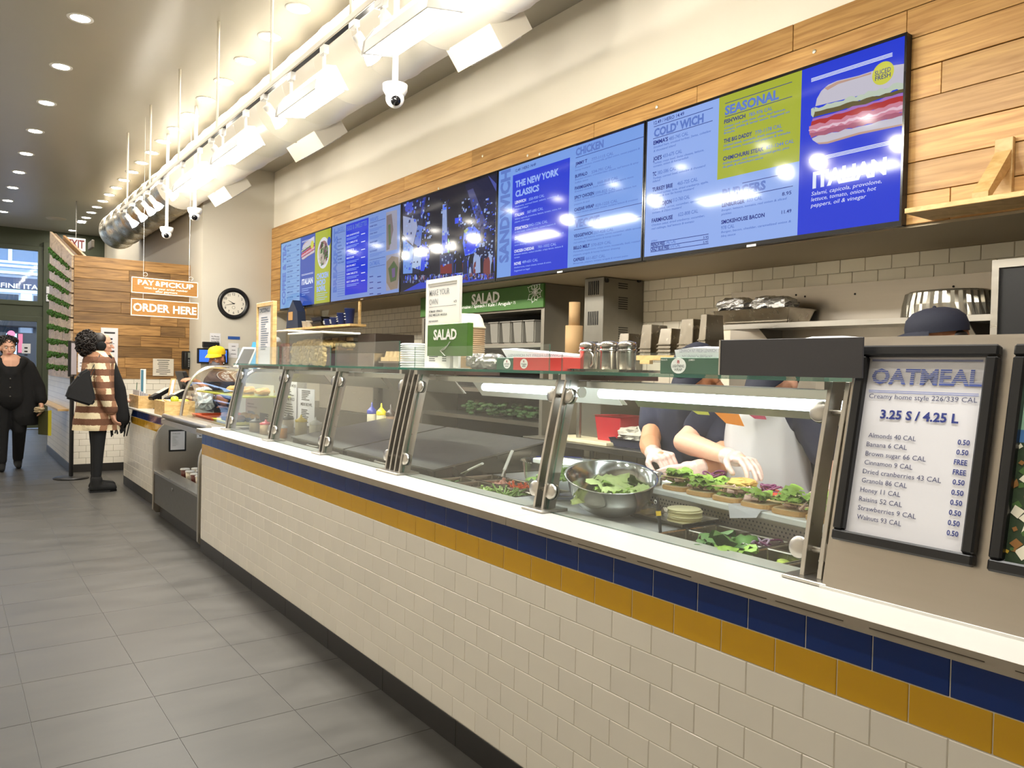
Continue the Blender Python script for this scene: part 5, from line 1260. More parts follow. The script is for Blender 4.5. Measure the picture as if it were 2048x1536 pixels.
a_.build('lime_slices', mat('lime_slice', rgb(186, 206, 92), 0.4), pans[(0, 2)])['kind'] = 'stuff'
a_ = MB()
for k in range(12): a_.lathe([(0.0001, 0.004), (0.018, 0.004), (0.020, 0.0), (0.0001, 0.0)], 12, Matrix.Translation((0.25+0.12*rr_.random(), -0.85-0.12*rr_.random(), 0.855+0.02*rr_.random())))
a_.build('pickle_chips', mat('pickle', rgb(150, 150, 60), 0.4), pans[(0, 3)])['kind'] = 'stuff'
# bay of salad toppings
P3 = []
TOP = ['steel pan of shredded carrot', 'steel pan of sliced cucumber', 'steel pan of pink salmon pieces', 'steel pan with dark greens and white tongs']
for i in range(4):
    y1_ = 0.99-0.147*i; P3.append((opan(0.228, 0.40, y1_-0.142, y1_, 'front-row ' + ['steel pan with dark greens and white tongs', 'empty shiny steel pan', 'steel pan of sliced cucumber', 'steel pan of green beans'][i]), opan(0.402, 0.574, y1_-0.142, y1_, 'rear-row ' + ['steel pan with long white tongs', 'steel pan of pink salmon', 'steel pan of shredded carrot', 'steel pan under the plastic bowl'][i])))
def bits(parent, name, c, rx, ry, n, colr, L_=0.03, r=0.003, seed=1):
    rr2 = random.Random(seed); m_ = MB()
    for k in range(n):
        p = Vector((c[0]+rx*(2*rr2.random()-1), c[1]+ry*(2*rr2.random()-1), c[2]+0.03*rr2.random())); d = Vector((rr2.random()-.5, rr2.random()-.5, 0.3*rr2.random())).normalized()*L_
        m_.tube([p, p+d], r, 5)
    m_.build(name, mat('food_'+name, rgb(*colr), 0.5, noise=0.1, nscale=50), parent)['kind'] = 'stuff'
bits(P3[2][1], 'carrot_shreds', (0.48, 0.625, 0.865), 0.055, 0.045, 120, (226, 98, 40), 0.03, 0.003, 2)
bits(P3[1][1], 'salmon_pieces', (0.48, 0.77, 0.86), 0.05, 0.045, 30, (226, 170, 150), 0.03, 0.008, 3)
bits(P3[2][0], 'cucumber_slices', (0.31, 0.625, 0.862), 0.05, 0.045, 50, (166, 190, 110), 0.03, 0.006, 4)
bits(P3[3][0], 'green_beans', (0.31, 0.48, 0.862), 0.05, 0.045, 60, (110, 140, 60), 0.06, 0.004, 5)
pile((0.31, 0.92, 0.84), 0.05, 0.045, 0.04, 14, 0.06, M_LETD, P3[0][0], 'dark_leaves', 8)
for k, (a, b, c, lb) in enumerate((((0.30, 0.80, 0.895), (0.34, 0.90, 0.93), (0.36, 0.76, 0.99), 'white-handled tongs lying low across the front pans'), ((0.47, 0.86, 0.92), (0.45, 0.74, 0.93), (0.52, 0.76, 1.04), 'white-handled tongs standing up in the rear pans'))):
    t = thing('salad_tongs', lb, 'tongs', a)
    a, b, c = Vector(a), Vector(b), Vector(c)
    MB().tube([c, c + (c-b).normalized()*-0.10], 0.009, 8, flat=0.6).build('handle', M_WHITEP, t)
    q = c - (c-b).normalized()*0.10
    MB().tube([q, q*0.4+b*0.6, b], 0.006, 6, flat=0.4).build('arm', M_STEEL, t); MB().tube([q+Vector((0.012, 0.01, 0)), b + Vector((0.03, 0.02, -0.01))], 0.006, 6, flat=0.4).build('arm', M_STEEL, t)
# bowls
M_BOWL = mat('bowl_steel', rgb(190, 190, 186), 0.16, 1.0, noise=0.06, nscale=20, rnoise=0.05)
def bowl(c, r, h, tilt, label, m, fillm=None, seed=1, nleaf=30, ls=0.10, hleaf=0.05, name='salad_bowl'):
    t = thing(name, label, 'bowl', c)
    M = Matrix.Translation(c) @ Matrix.Rotation(tilt[1], 4, Vector((math.cos(tilt[0]), math.sin(tilt[0]), 0)))
    prof = [(0.0001, 0.0), (r*0.50, 0.0), (r*0.72, h*0.18), (r*0.90, h*0.55), (r*0.97, h*0.97), (r*1.02, h), (r*1.02, h-0.004), (r*0.955, h*0.94), (r*0.88, h*0.55), (r*0.70, h*0.2), (r*0.48, 0.006), (0.0001, 0.006)]
    MB().lathe(prof, 40, M).build('bowl', m, t)
    if fillm:
        o = pile((0, 0, h*0.50), r*0.60, r*0.60, hleaf, nleaf, ls, fillm, None, 'salad_leaves', seed, 0.8); o.data.transform(M); attach(o, t)
    return t
b1 = bowl((0.352, -0.062, ZD+0.022), 0.160, 0.125, (math.radians(-37), 0.24), 'large polished steel bowl of lettuce tilted beside the cheese', M_BOWL, M_ROM, 11, 12, 0.085, 0.012)
o = pile((0.37, -0.09, ZD+0.075), 0.06, 0.06, 0.03, 22, 0.05, M_LET, None, 'frilly_leaves', 12); attach(o, b1)
bowl((0.60, 0.115, ZD), 0.150, 0.115, (0, 0.0), 'steel bowl of frilly lettuce behind the big tilted bowl', M_BOWL, M_LET, 13, 70, 0.055, 0.06)
bowl((0.42, 0.30, ZD), 0.155, 0.15, (0, 0.0), 'clear plastic bowl of greens next to the guard post', M_PLASTIC, M_LET, 14, 26, 0.06, 0.07, 'plastic_bowl')
# sandwich board
M_BOARD = mat('white_board', rgb(242, 242, 236), 0.5)
cb = thing('cutting_board', 'long white cutting board carrying the open sandwiches', 'cutting board', (0.74, -0.4, 0.955))
MB().prism([(0.60, 0.0, 0.952), (0.93, 0.0, 0.952), (0.93, -0.985, 0.952), (0.485, -0.985, 0.952)], (0, 0, 0.023)).build('board', M_BOARD, cb, bevel=0.004); rbox(0.78, 0.93, 0.003, 0.95, 0.952, 0.975).build('board', M_BOARD, cb, bevel=0.004)
pf = thing('perforated_rail', 'perforated steel rail under the front of the cutting board', 'rail', (0.6, -0.5, ZD))
MB().prism([(0.608, 0.0, ZD), (0.616, 0.0, ZD), (0.501, -0.985, ZD), (0.493, -0.985, ZD)], (0, 0, 0.051)).build('rail', M_STEELV, pf); rbox(0.88, 0.90, -0.985, 0.95, ZD, 0.951).build('support', M_STEEL, pf)
hl = MB()
for k in range(62):
    for q in range(3):
        yh = -0.97+0.0155*k+(0.0077 if q % 2 else 0); hl.disc((0.6072+0.1168*yh, yh, 0.912+0.0125*q), (-1, 0.117, 0), 0.0034, 8)
hl.build('holes', M_DARK, pf)['kind'] = 'stuff'
pp_ = thing('paper_sheet', 'white paper corner hanging off the cutting board edge', 'paper', (0.58, -0.48, 0.95))
MB().add([(0.547, -0.42, 0.977), (0.530, -0.56, 0.977), (0.522, -0.55, 0.955), (0.532, -0.44, 0.935), (0.72, -0.42, 0.978), (0.72, -0.56, 0.978)], [(0, 1, 2, 3), (0, 4, 5, 1)]).build('sheet', M_PAPER, pp_)
# open sandwiches
M_BREAD = mat('bread_crumb', rgb(232, 208, 166), 0.8, noise=0.12, nscale=60); M_CRUST = mat('bread_crust', rgb(212, 166, 106), 0.7, noise=0.2, nscale=30)
M_MEAT = mat('turkey_slices', rgb(226, 190, 176), 0.5, noise=0.12, nscale=40); M_CHED = mat('cheese_slice_yellow', rgb(240, 218, 158), 0.45); M_TOMA = mat('tomato_slice', rgb(206, 70, 44), 0.3)
def slice_(mb, c, wx, wy, h, M=None):
    pts = []
    for k in range(24):
        a = 2*math.pi*k/24; e = 0.55
        pts.append((c[0] + wx/2*math.copysign(abs(math.cos(a))**e, math.cos(a)), c[1] + wy/2*math.copysign(abs(math.sin(a))**e, math.sin(a)), c[2]))
    return mb.prism(pts, (0, 0, h))
def sandwich_open(x, y, label, kind, seed):
    t = thing('open_sandwich', label, 'sandwich', (x, y, 0.975), 'open sandwiches on the cutting board'); rr2 = random.Random(seed); z = 0.975
    slice_(MB(), (x, y, z), 0.105, 0.118, 0.016).build('bread', M_CRUST, t, bevel=0.003); slice_(MB(), (x, y, z+0.0155), 0.098, 0.110, 0.002).build('crumb', M_BREAD, t)
    z += 0.018
    for w in kind:
        if w == 'l': pile((x, y, z), 0.042, 0.048, 0.01, 9, 0.05, M_LET, t, 'lettuce', seed, 0.5); z += 0.010
        if w == 'L': pile((x, y, z), 0.035, 0.04, 0.02, 14, 0.052, M_LET, t, 'lettuce', seed+1, 0.8); z += 0.016
        if w == 'm':
            mb = MB()
            for k in range(7):
                cx, cy = x-0.035+0.07*rr2.random(), y-0.05+0.10*rr2.random(); pts = [(cx+0.035*(j/6-0.5), cy+0.006*math.sin(j*2.2+k), z+0.006+0.010*abs(math.sin(j*1.3+k))) for j in range(7)]
                mb.tube(pts, 0.012, 6, flat=0.35)
            mb.build('meat', M_MEAT, t)['kind'] = 'stuff'; z += 0.014
        if w == 'c': MB().box(-0.045, 0.045, -0.05, 0.05, 0, 0.003, Matrix.Translation((x-0.005, y, z+0.003)) @ Matrix.Rotation(0.25*(rr2.random()-0.5)+0.1, 4, 'Z') @ Matrix.Rotation(0.08, 4, 'Y')).build('cheese', M_CHED, t); z += 0.008
        if w == 't': 
            for k in range(2): MB().lathe([(0.0001, 0.006), (0.030, 0.006), (0.033, 0.003), (0.030, 0.0), (0.0001, 0.0)], 18, Matrix.Translation((x-0.02+0.04*k, y-0.025+0.05*k, z))).build('tomato', M_TOMA, t)
            z += 0.008
        if w == 'o':
            mb = MB()
            for k in range(6): onion_ring(mb, (x+0.03*(rr2.random()-.5), y+0.05*(rr2.random()-.5), z+0.004+0.01*rr2.random()), 0.014+0.014*rr2.random(), rr2)
            mb.build('onion', M_ONIONP, t)['kind'] = 'stuff'; z += 0.008
        if w == 'p': crumple(MB(), (x, y, z+0.014), 0.045, 0.05, 0.016, seed=seed).build('patty', mat('fried_patty', rgb(206, 168, 92), 0.7, noise=0.25, nscale=50), t); z += 0.03
    return t
SWL = [(0.655, -0.115, 'turkey sandwich with cheese and a tall lettuce frill', 'lmcL'), (0.655, -0.245, 'turkey sandwich with loose green lettuce', 'mlL'), (0.655, -0.375, 'sandwich topped with one big square cheese slice', 'lmc'), (0.655, -0.505, 'sandwich heaped with curly green lettuce', 'mL'), (0.655, -0.635, 'sandwich with cheese and lettuce nearest the steel cabinet', 'mclL'), (0.655, -0.765, 'cheese sandwich partly behind the end post', 'mcL'),
       (0.795, -0.16, 'bread half with lettuce and purple onion', 'lLo'), (0.795, -0.30, 'bread half carrying a golden fried patty', 'lp'), (0.795, -0.44, 'bread half with tomato and purple onion', 'cto'), (0.795, -0.58, 'bread half with two pale cheese slices', 'cc'), (0.795, -0.72, 'bread half with ruffled lettuce', 'mlL')]
for i, (x, y, lb, kd) in enumerate(SWL): sandwich_open(x + 0.012 + 0.117*y, y, lb, kd, 40+i)
# cheese stack and paper, spatula
ty = -0.265
tr_ = thing('prep_tray', 'small tray lined with plastic wrap under the cheese slices', 'tray', (0.47, ty, ZD))
tray(MB(), 0.385, 0.565, ty-0.105, ty+0.15, ZD+0.001, ZD+0.018, 0.008, 0.01).build('tray', M_PAN, tr_)
crumple(MB(), (0.43, ty+0.10, ZD+0.03), 0.045, 0.05, 0.025, 18, 10, 0.25, 9).build('plastic_wrap', glass('wrap_film', (0.95, 0.94, 0.88, 1), 0.9, 1.4), tr_)
for k in range(9):
    q = random.Random(k); o = MB().lathe([(0.0001, 0.005), (0.055, 0.005), (0.058, 0.0025), (0.055, 0.0), (0.0001, 0.0)], 26, Matrix.Translation((0.475+0.006*(q.random()-.5), ty-0.035+0.008*(q.random()-.5), ZD+0.0015+0.0055*k))).build('cheese_slice', mat('provolone', rgb(244, 236, 186), 0.45))
    tag(o, 'round pale provolone slice in the stack beside the steel bowl', 'cheese slice', 'stacked provolone slices')
sp_ = thing('black_spatula', 'black spatula handle with yellow tape leaning in the wells', 'spatula', (0.29, -0.37, ZD))
h0, h1 = oX(1322, 1075, 0.285), oX(1314, 996, 0.285)
MB().tube([h0, h0*0.6+h1*0.4, h1*0.85+h0*0.15, h1], [0.006, 0.007, 0.009, 0.007], 8, flat=0.6).build('handle', M_BLACK, sp_)
MB().tube([h0*0.45+h1*0.55, h0*0.33+h1*0.67], 0.0095, 8, flat=0.7).build('tape', mat('yellow_tape', rgb(226, 190, 40), 0.5), sp_)
MB().tube([h0, h0+Vector((0.03, -0.02, -0.05))], 0.008, 6, flat=0.2).build('blade', M_STEEL, sp_)
MB().lathe([(0.0055, 0.0), (0.0065, 0.001), (0.0055, 0.002)], 12, Matrix.Translation(h1+Vector((-0.008, 0, -0.012))) @ Matrix.Rotation(math.pi/2, 4, 'Y')).build('hang_hole', M_WHITEP, sp_)
# griddle lids
M_LID = mat('dark_lid_steel', rgb(96, 92, 84), 0.25, 0.9, noise=0.18, nscale=9, stretch=(2, 0.6, 1), rnoise=0.08)
def lid(y0, y1, label, m=M_LID):
    t = thing('griddle_lid', label, 'lid', (0.6, (y0+y1)/2, ZD-0.012), 'sloping lids on the hot wells')
    z0 = ZD-0.012
    MB().prism([(0.27, y0, z0), (0.27, y0, z0+0.045), (0.92, y0, z0+0.15), (0.92, y0, z0)], (0, y1-y0, 0)).build('cover', m, t, bevel=0.006, seg=2)
    MB().prism([(0.262, y0-0.006, z0+0.042), (0.262, y0-0.006, z0+0.050), (0.925, y0-0.006, z0+0.158), (0.925, y0-0.006, z0+0.150)], (0, y1-y0+0.012, 0)).build('top_sheet', M_DSTEEL, t)
    MB().tube([(0.25, (y0+y1)/2-0.08, z0+0.03), (0.235, (y0+y1)/2-0.06, z0+0.03), (0.235, (y0+y1)/2+0.06, z0+0.03), (0.25, (y0+y1)/2+0.08, z0+0.03)], 0.006, 6).build('handle', M_STEEL, t)
lid(1.02, 1.99, 'wide sloping steel lid behind the four-plate post'); lid(2.03, 2.83, 'dark sloping steel lid beside the squeeze bottles')
# squeeze bottles
def bottle(x, y, z, r, h, cc, bcol, nm, label, group='squeeze bottles behind the guard'):
    t = thing('squeeze_bottle', label, 'bottle', (x, y, z), group); T = Matrix.Translation((x, y, z))
    MB().lathe([(0.0001, 0), (r, 0), (r, h*0.80), (r*0.92, h*0.86), (0.0001, h*0.86)], 18, T).build('body', mat('sauce_'+nm, rgb(*bcol), 0.35, spec=0.5), t)
    c = mat('cap_'+nm, rgb(*cc), 0.35)
    MB().lathe([(r*1.02, h*0.84), (r*1.04, h*0.96), (r*0.8, h*1.0), (r*0.22, h*1.12), (r*0.10, h*1.28), (0.0001, h*1.28)], 18, T).build('cap', c, t)
    return t
zb0 = ZD-0.012
for k, (u, v, cc, bc_, nm, lb) in enumerate(((744, 800, (50, 60, 150), (226, 218, 190), 'blue', 'squeeze bottle with a dark blue cap'), (763, 802, (236, 214, 40), (232, 222, 180), 'yellow', 'squeeze bottle with a bright yellow cap'), (782, 800, (60, 48, 40), (150, 120, 96), 'brown', 'squeeze bottle with a dark brown cap'), (801, 800, (236, 236, 232), (230, 220, 186), 'white', 'squeeze bottle with a white twin-nozzle cap'))):
    p = oX(u, v, 0.97)
    bottle(0.97, p.y, 0.90, 0.034, 0.19, cc, bc_, nm, lb + ' on the rear ledge')
ub = thing('utensil_ledge', 'narrow steel ledge carrying the squeeze bottles', 'ledge', (0.99, 2.6, 0))
rbox(0.945, 1.06, 1.9, 3.3, 0.86, 0.90).build('ledge', M_STEEL, ub); rbox(0.96, 1.0, 1.95, 3.25, 0, 0.86).build('support', M_DSTEEL, ub)
mb_ = thing('mayo_jar', 'square plastic mayonnaise jar standing among the bottles', 'jar', (1.02, 2.58, 0.9))
pj_ = oX(768, 840, 0.985)
MB().lathe([(0.0001, 0), (0.043, 0), (0.045, 0.01), (0.045, 0.10), (0.036, 0.13), (0.0001, 0.13)], 4, Matrix.Translation((1.015, pj_.y, 0.90)) @ Matrix.Rotation(math.pi/4, 4, 'Z'), smooth=False).build('jar', mat('mayo', rgb(236, 228, 150), 0.35), mb_, bevel=0.008, seg=2)
MB().lathe([(0.0001, 0.15), (0.03, 0.15), (0.033, 0.13), (0.0001, 0.13)], 16, Matrix.Translation((1.015, pj_.y, 0.90))).build('lid', mat('cap_cream', rgb(226, 220, 150), 0.4), mb_)
yy = {}
for k, (u, v, cc, bc_, nm, lb) in enumerate(((510, 868, (50, 48, 34), (168, 150, 110), 'olive', 'squat sauce tub with a black nozzle cap'), (531, 872, (196, 40, 60), (222, 190, 150), 'red', 'squat sauce tub with a red cap'), (562, 868, (226, 226, 222), (220, 150, 70), 'orange', 'orange sauce tub with a white cap beside the lid'), (576, 850, (30, 30, 30), (200, 190, 170), 'blacka', 'sauce bottle with a black nozzle before the menu sheets'), (602, 850, (232, 206, 40), (220, 210, 170), 'yell2', 'sauce bottle with a yellow cap before the menu sheets'), (631, 848, (236, 236, 232), (226, 222, 206), 'whit2', 'sauce bottle with a white cap behind the dark lid'))):
    X_ = 0.36 if k < 3 else 0.55
    p = oX(u, v, X_)
    bottle(X_, p.y if k < 3 else p.y, zb0, 0.042, 0.085 if k < 3 else 0.12, cc, bc_, nm, lb)
# menu sheets clipped inside the guard
def vsheet(X, a, b, label, name='menu_sheet', grp=None):
    """upright sheet facing the queue (normal -X): a top-left, b bottom-right pixel"""
    p, q = oX(*a, X), oX(*b, X)
    t = thing(name, label, 'menu sheet', (X, (p.y+q.y)/2, q.z))
    rbox(X, X+0.002, min(p.y, q.y), max(p.y, q.y), q.z, p.z).build('sheet', M_PAPER, t)
    return t, p, q
def lines(mb, X, y1, y0, z1, z0, n, h, seed, cols=1):
    r2 = random.Random(seed)
    for c in range(cols):
        ya = y1 + (y0-y1)*(c+0.06)/cols; yb = y1 + (y0-y1)*(c+0.9)/cols
        for k in range(n):
            z = z1 + (z0-z1)*(k+0.5)/n; e = ya + (yb-ya)*(0.45+0.5*r2.random())
            mb.quad((X, ya, z-h/2), (X, e, z-h/2), (X, e, z+h/2), (X, ya, z+h/2))
M_GREYI = mat('light_grey_ink', rgb(150, 150, 150), 0.7)
t, p, q = vsheet(0.62, (492, 766), (546, 858), 'grey MAKE YOUR OWN menu sheet clipped inside the glass near the pastry case')
t.children[0].data.materials[0] = mat('grey_paper', rgb(196, 196, 190), 0.8)
mb = MB()
for k, w_ in enumerate(('MAKE YOUR', 'OWN')): mb.text(w_, (0.619, p.y-0.05, p.z-0.07-0.055*k), NR, NU, 0.038, fit=(0.40, 0.19)[k]*abs(p.y-q.y)/0.62*0.9, bold=0.01)
mb.build('heading', M_GREYI, t); mb = MB(); mb.text('ROMAINE / SPINACH', (0.619, p.y-0.05, p.z-0.185), NR, NU, 0.014, bold=0.01); mb.text('KALE / MESCLUN / ARUGULA', (0.619, p.y-0.05, p.z-0.21), NR, NU, 0.014, bold=0.01)
lines(mb, 0.619, p.y-0.05, q.y+0.03, p.z-0.24, q.z+0.02, 16, 0.005, 3, 2); mb.build('print', M_INK, t)['kind'] = 'stuff'
t, p, q = vsheet(0.70, (567, 748), (592, 856), 'tall white menu sheet half behind a guard post'); mb = MB()
mb.text('CHICKEN MOJO', (0.699, p.y-0.02, p.z-0.10), NR, NU, 0.02, fit=abs(p.y-q.y)*0.9, bold=0.02); mb.text('IN THE WILD', (0.699, p.y-0.02, (p.z+q.z)/2), NR, NU, 0.024, fit=abs(p.y-q.y)*0.8, bold=0.02)
lines(mb, 0.699, p.y-0.02, q.y+0.01, p.z-0.12, (p.z+q.z)/2+0.04, 7, 0.007, 4); lines(mb, 0.699, p.y-0.02, q.y+0.01, (p.z+q.z)/2-0.02, q.z+0.02, 9, 0.007, 5); mb.build('print', M_INK, t)['kind'] = 'stuff'
t, p, q = vsheet(0.71, (593, 776), (628, 854), 'white MEXI BOWL menu sheet taped behind the sauce bottles'); mb = MB()
mb.text('MEXI BOWL', (0.709, p.y-0.10, (p.z+q.z)/2+0.01), NR, NU, 0.022, fit=abs(p.y-q.y)*0.62, bold=0.02)
lines(mb, 0.709, p.y-0.10, q.y+0.03, p.z-0.01, (p.z+q.z)/2+0.05, 6, 0.007, 6); lines(mb, 0.709, p.y-0.10, q.y+0.03, (p.z+q.z)/2-0.015, q.z+0.02, 8, 0.007, 7); mb.build('print', M_INK, t)['kind'] = 'stuff'
# white card panels hanging from the light trough
for i, (ya, yb) in enumerate(((0.13, 0.44), (0.46, 0.90), (1.30, 1.62), (1.64, 1.95))):
    tag(MB().prism([(0.53, ya, 1.35), (0.61, ya, 1.275), (0.613, ya, 1.277), (0.533, ya, 1.352)], (0, yb-ya, 0)).build('white_placard', M_WHITEP), ['white card panel hung inside the glass next to the clear bowl', 'white card panel hung inside the glass over the carrot pans', 'white card panel hung over the wide sloping lid', 'white card panel hung beside the lid and sauce bottles'][i], 'panel')
for k, (u, col_, lb) in enumerate(((1402, (226, 220, 90), 'yellow paper note stuck under the light trough'), (1455, (240, 140, 40), 'orange paper note hanging under the light trough'), (1516, (214, 60, 110), 'pink paper note stuck under the light trough'))):
    p = oX(u, 852, 0.575); w = (0.035, 0.05, 0.03)[k]
    tag(MB().prism([(0.568, p.y+w, 1.274), (0.568, p.y-w, 1.274), (0.585, p.y-w*0.8-0.02*(k == 1), 1.274-(0.012, 0.04, 0.012)[k]), (0.585, p.y+w*0.7-0.02*(k == 1), 1.274-(0.012, 0.035, 0.012)[k])], (0.001, 0, 0)).build('paper_note', mat('note_%d' % k, rgb(*col_), 0.7)), lb, 'note')

# ================================================================ things on the glass shelves
ZH = ZG+0.010
mf = thing('menu_board', 'tall white-framed MAKE YOUR OWN board standing on the glass shelf', 'menu board', (0.3, 1.03, ZH))
XM = 0.30; a_, b_ = oX(847, 560, XM), oX(918, 553, XM); mz1 = (a_.z+b_.z)/2; my1, my0 = oX(850, 740, XM).y, oX(917, 738, XM).y
rbox(XM, XM+0.012, my0, my1, ZH, mz1).build('frame', M_WHITEP, mf, bevel=0.002)
rbox(XM-0.003, XM, my0, my0+0.022, ZH, mz1).build('rail', M_WHITEP, mf); rbox(XM-0.003, XM, my1-0.018, my1, ZH, mz1).build('rail', M_WHITEP, mf); rbox(XM-0.003, XM, my0+0.022, my1-0.018, mz1-0.02, mz1).build('rail', M_WHITEP, mf)
rbox(XM-0.05, XM+0.06, my0, my1, ZH, ZH+0.004).build('foot', M_WHITEP, mf)
mb = MB(); yL = my1-0.03; W_ = abs(my1-my0)
mb.text('MAKE YOUR', (XM-0.001, yL, mz1-0.075), NR, NU, 0.026, fit=W_*0.60, bold=0.01); mb.text('OWN', (XM-0.001, yL, mz1-0.118), NR, NU, 0.026, fit=W_*0.26, bold=0.01); mb.build('heading', M_GREYI, mf)
mb = MB(); mb.text('ROMAINE / SPINACH', (XM-0.001, yL, mz1-0.155), NR, NU, 0.010, fit=W_*0.40, bold=0.015); mb.text('KALE / MESCLUN / ARUGULA', (XM-0.001, yL, mz1-0.172), NR, NU, 0.010, fit=W_*0.54, bold=0.015); mb.text('FREE INGREDIENTS', (XM-0.001, yL, mz1-0.20), NR, NU, 0.008, fit=W_*0.28, bold=0.01); mb.text('4.75', (XM-0.001, my0+0.05, mz1-0.118), NR, NU, 0.010, bold=0.01)
lines(mb, XM-0.001, yL, my0+0.03, mz1-0.225, ZH+0.03, 17, 0.004, 9, 2)
for z in (mz1-0.035, mz1-0.13): mb.quad((XM-0.001, yL, z), (XM-0.001, my0+0.03, z), (XM-0.001, my0+0.03, z+0.0015), (XM-0.001, yL, z+0.0015))
mb.build('print', M_INK, mf)['kind'] = 'stuff'
sg = thing('salad_sign', 'small green wooden SALAD block sign with a white arrow', 'sign', (0.27, 0.93, ZH)); XQ = 0.245
p, q = oX(855, 650, XQ), oX(934, 712, XQ)
rbox(XQ, XQ+0.03, q.y, p.y, q.z, p.z).build('block', mat('painted_green', rgb(70, 112, 38), 0.5, noise=0.2, nscale=30, stretch=(1, 0.15, 1)), sg, bevel=0.002)
rbox(XQ+0.01, XQ+0.028, (p.y+q.y)/2-0.015, (p.y+q.y)/2+0.015, ZH, q.z).build('peg', M_WHITEP, sg)
mb = MB(); w = p.y-q.y; h = p.z-q.z
mb.text('SALAD', (XQ-0.001, p.y-w*0.17, q.z+h*0.52), NR, NU, h*0.30, fit=w*0.58, bold=0.035)
arc = [(XQ-0.001, p.y-w*(0.60-0.24*t), q.z+h*(0.44-0.22*t-0.10*math.sin(t*2.6))) for t in [k/8 for k in range(9)]]
mb.tube(arc, 0.0045, 4, flat=0.1); tip = Vector(arc[-1])
for d in ((0.05, 0.06), (-0.055, 0.02)): mb.tube([tip, tip + Vector((0, -w*0.16 if d[0] > 0 else -w*0.12, h*(0.14 if d[0] > 0 else -0.16)))], 0.0045, 4, flat=0.1)
mb.build('lettering', M_WHITEI, sg)['kind'] = 'stuff'
# kraft bowls stack with lid
kx, ky = 0.42, (oX(905, 700, 0.42).y+oX(957, 700, 0.42).y)/2; kr = abs(oX(905, 700, 0.42).y-oX(957, 700, 0.42).y)/2*0.82
M_KB = mat('kraft_bowl', rgb(204, 176, 140), 0.7, noise=0.06, nscale=30)
kst = thing('bowl_stack', 'tall nested stack of kraft paper salad bowls', 'bowl stack', (kx, ky, ZH))
zl_ = oX(930, 652, kx).z
nb = int((zl_-ZH-0.05)/0.0095)
kbm = MB().lathe([(kr*0.72, 0), (kr*0.97, 0.05), (kr*1.0, 0.056), (kr*1.0, 0.052), (kr*0.95, 0.05)], 28); o0 = kbm.build('paper_bowl', M_KB); kme = o0.data; bpy.data.objects.remove(o0, do_unlink=True)
for k in range(nb): link_copy(kme, 'paper_bowl', (kx, ky, ZH+0.0095*k), kst)
MB().lathe([(0.0001, 0.0), (kr*0.72, 0.0)], 28, Matrix.Translation((kx, ky, ZH+0.001))).build('bottom', M_KB, kst)
zt3 = ZH+0.0095*(nb-1)+0.056
tag(MB().lathe([(kr*1.03, 0.0), (kr*1.03, 0.006), (kr*0.95, 0.012), (kr*0.85, 0.045), (kr*0.70, 0.065), (0.0001, 0.068)], 28, Matrix.Translation((kx, ky, zt3))).build('bowl_cover', mat('cream_lid', rgb(232, 220, 190), 0.5)), 'cream domed cover on the kraft bowl stack', 'bowl cover')
# foil balls, film boxes, papers
for k, u in enumerate((955, 985)):
    p = oX(u, 735, 0.34); tag(crumple(MB(), (0.34, p.y, ZH+0.034), 0.045, 0.05, 0.033, 16, 10, 0.14, 20+k).build('foil_sandwich', M_FOIL), ['crumpled foil parcel next to the kraft bowl stack', 'crumpled foil parcel against the green film box'][k], 'foil parcel')
def filmbox(X, a, b, depth, col_, label, title):
    """dispenser box: a top-left, b bottom-right pixel of its front face"""
    p, q = oX(*a, X), oX(*b, X); y1_, y0_ = p.y, q.y; z1_ = max(ZH+0.05, p.z)
    t = thing('film_box', label, 'box', (X, (y0_+y1_)/2, ZH))
    m_ = mat('card_'+label.split()[0], rgb(*col_), 0.5)
    rbox(X, X+depth, y0_, y1_, ZH, z1_).build('carton', m_, t, bevel=0.002)
    h = z1_-ZH; w = y1_-y0_
    return t, X, y1_, y0_, ZH, z1_
def film_label(t, X, y1_, y0_, z0, z1, yc, r, words, ncol=(170, 40, 50)):
    zc = (z0+z1)/2
    MB().poly([(X-0.001, yc+r*1.25*math.cos(k*0.2618), zc+r*math.sin(k*0.2618)) for k in range(24)][::-1]).build('oval_label', M_WHITEI, t)
    mb = MB()
    mb.text('n', (X-0.002, yc, zc+r*0.30), NR, NU, r*0.52, align='C', bold=0.05); mb.build('logo', mat('logo_red', rgb(*ncol), 0.6), t)
    mb = MB()
    for k, w_ in enumerate(words): mb.text(w_, (X-0.002, yc, zc-r*0.22-r*0.46*k), NR, NU, r*0.34, fit=r*(1.9, 1.3)[k], align='C', bold=0.005)
    mb.build('label_text', mat('label_dark', rgb(40, 60, 50), 0.7), t)
g = filmbox(0.31, (993, 722), (1030, 748), 0.30, (26, 84, 58), 'green film box behind the red film box', '')
film_label(g[0], g[1], g[2], g[3], g[4], g[5], oX(1014, 735, g[1]).y, 0.020, ('LIGHTNING', 'WRAP'))
g = filmbox(0.24, (1026, 726), (1126, 750), 0.10, (206, 52, 44), 'red film box lying next to the foil parcels', '')
film_label(g[0], g[1], g[2], g[3], g[4], g[5], oX(1048, 737, g[1]).y, 0.019, ('Vegan', 'WRAP'), (120, 60, 40))
g = filmbox(0.25, (1320, 722), (1448, 757), 0.12, (24, 76, 50), 'green LIGHTNING WRAP film box with paper sheets on top', '')
film_label(g[0], g[1], g[2], g[3], g[4], g[5], oX(1357, 740, g[1]).y, 0.024, ('LIGHTNING', 'WRAP'))
mb = MB(); mb.text('JUMBO', (g[1]-0.002, oX(1378, 727, g[1]).y, g[5]-0.010), NR, NU, 0.005, bold=0.01); mb.text('10x10.75', (g[1]-0.002, oX(1323, 727, g[1]).y, g[5]-0.010), NR, NU, 0.005, bold=0.01); mb.build('small_print', M_WHITEI, g[0])['kind'] = 'stuff'
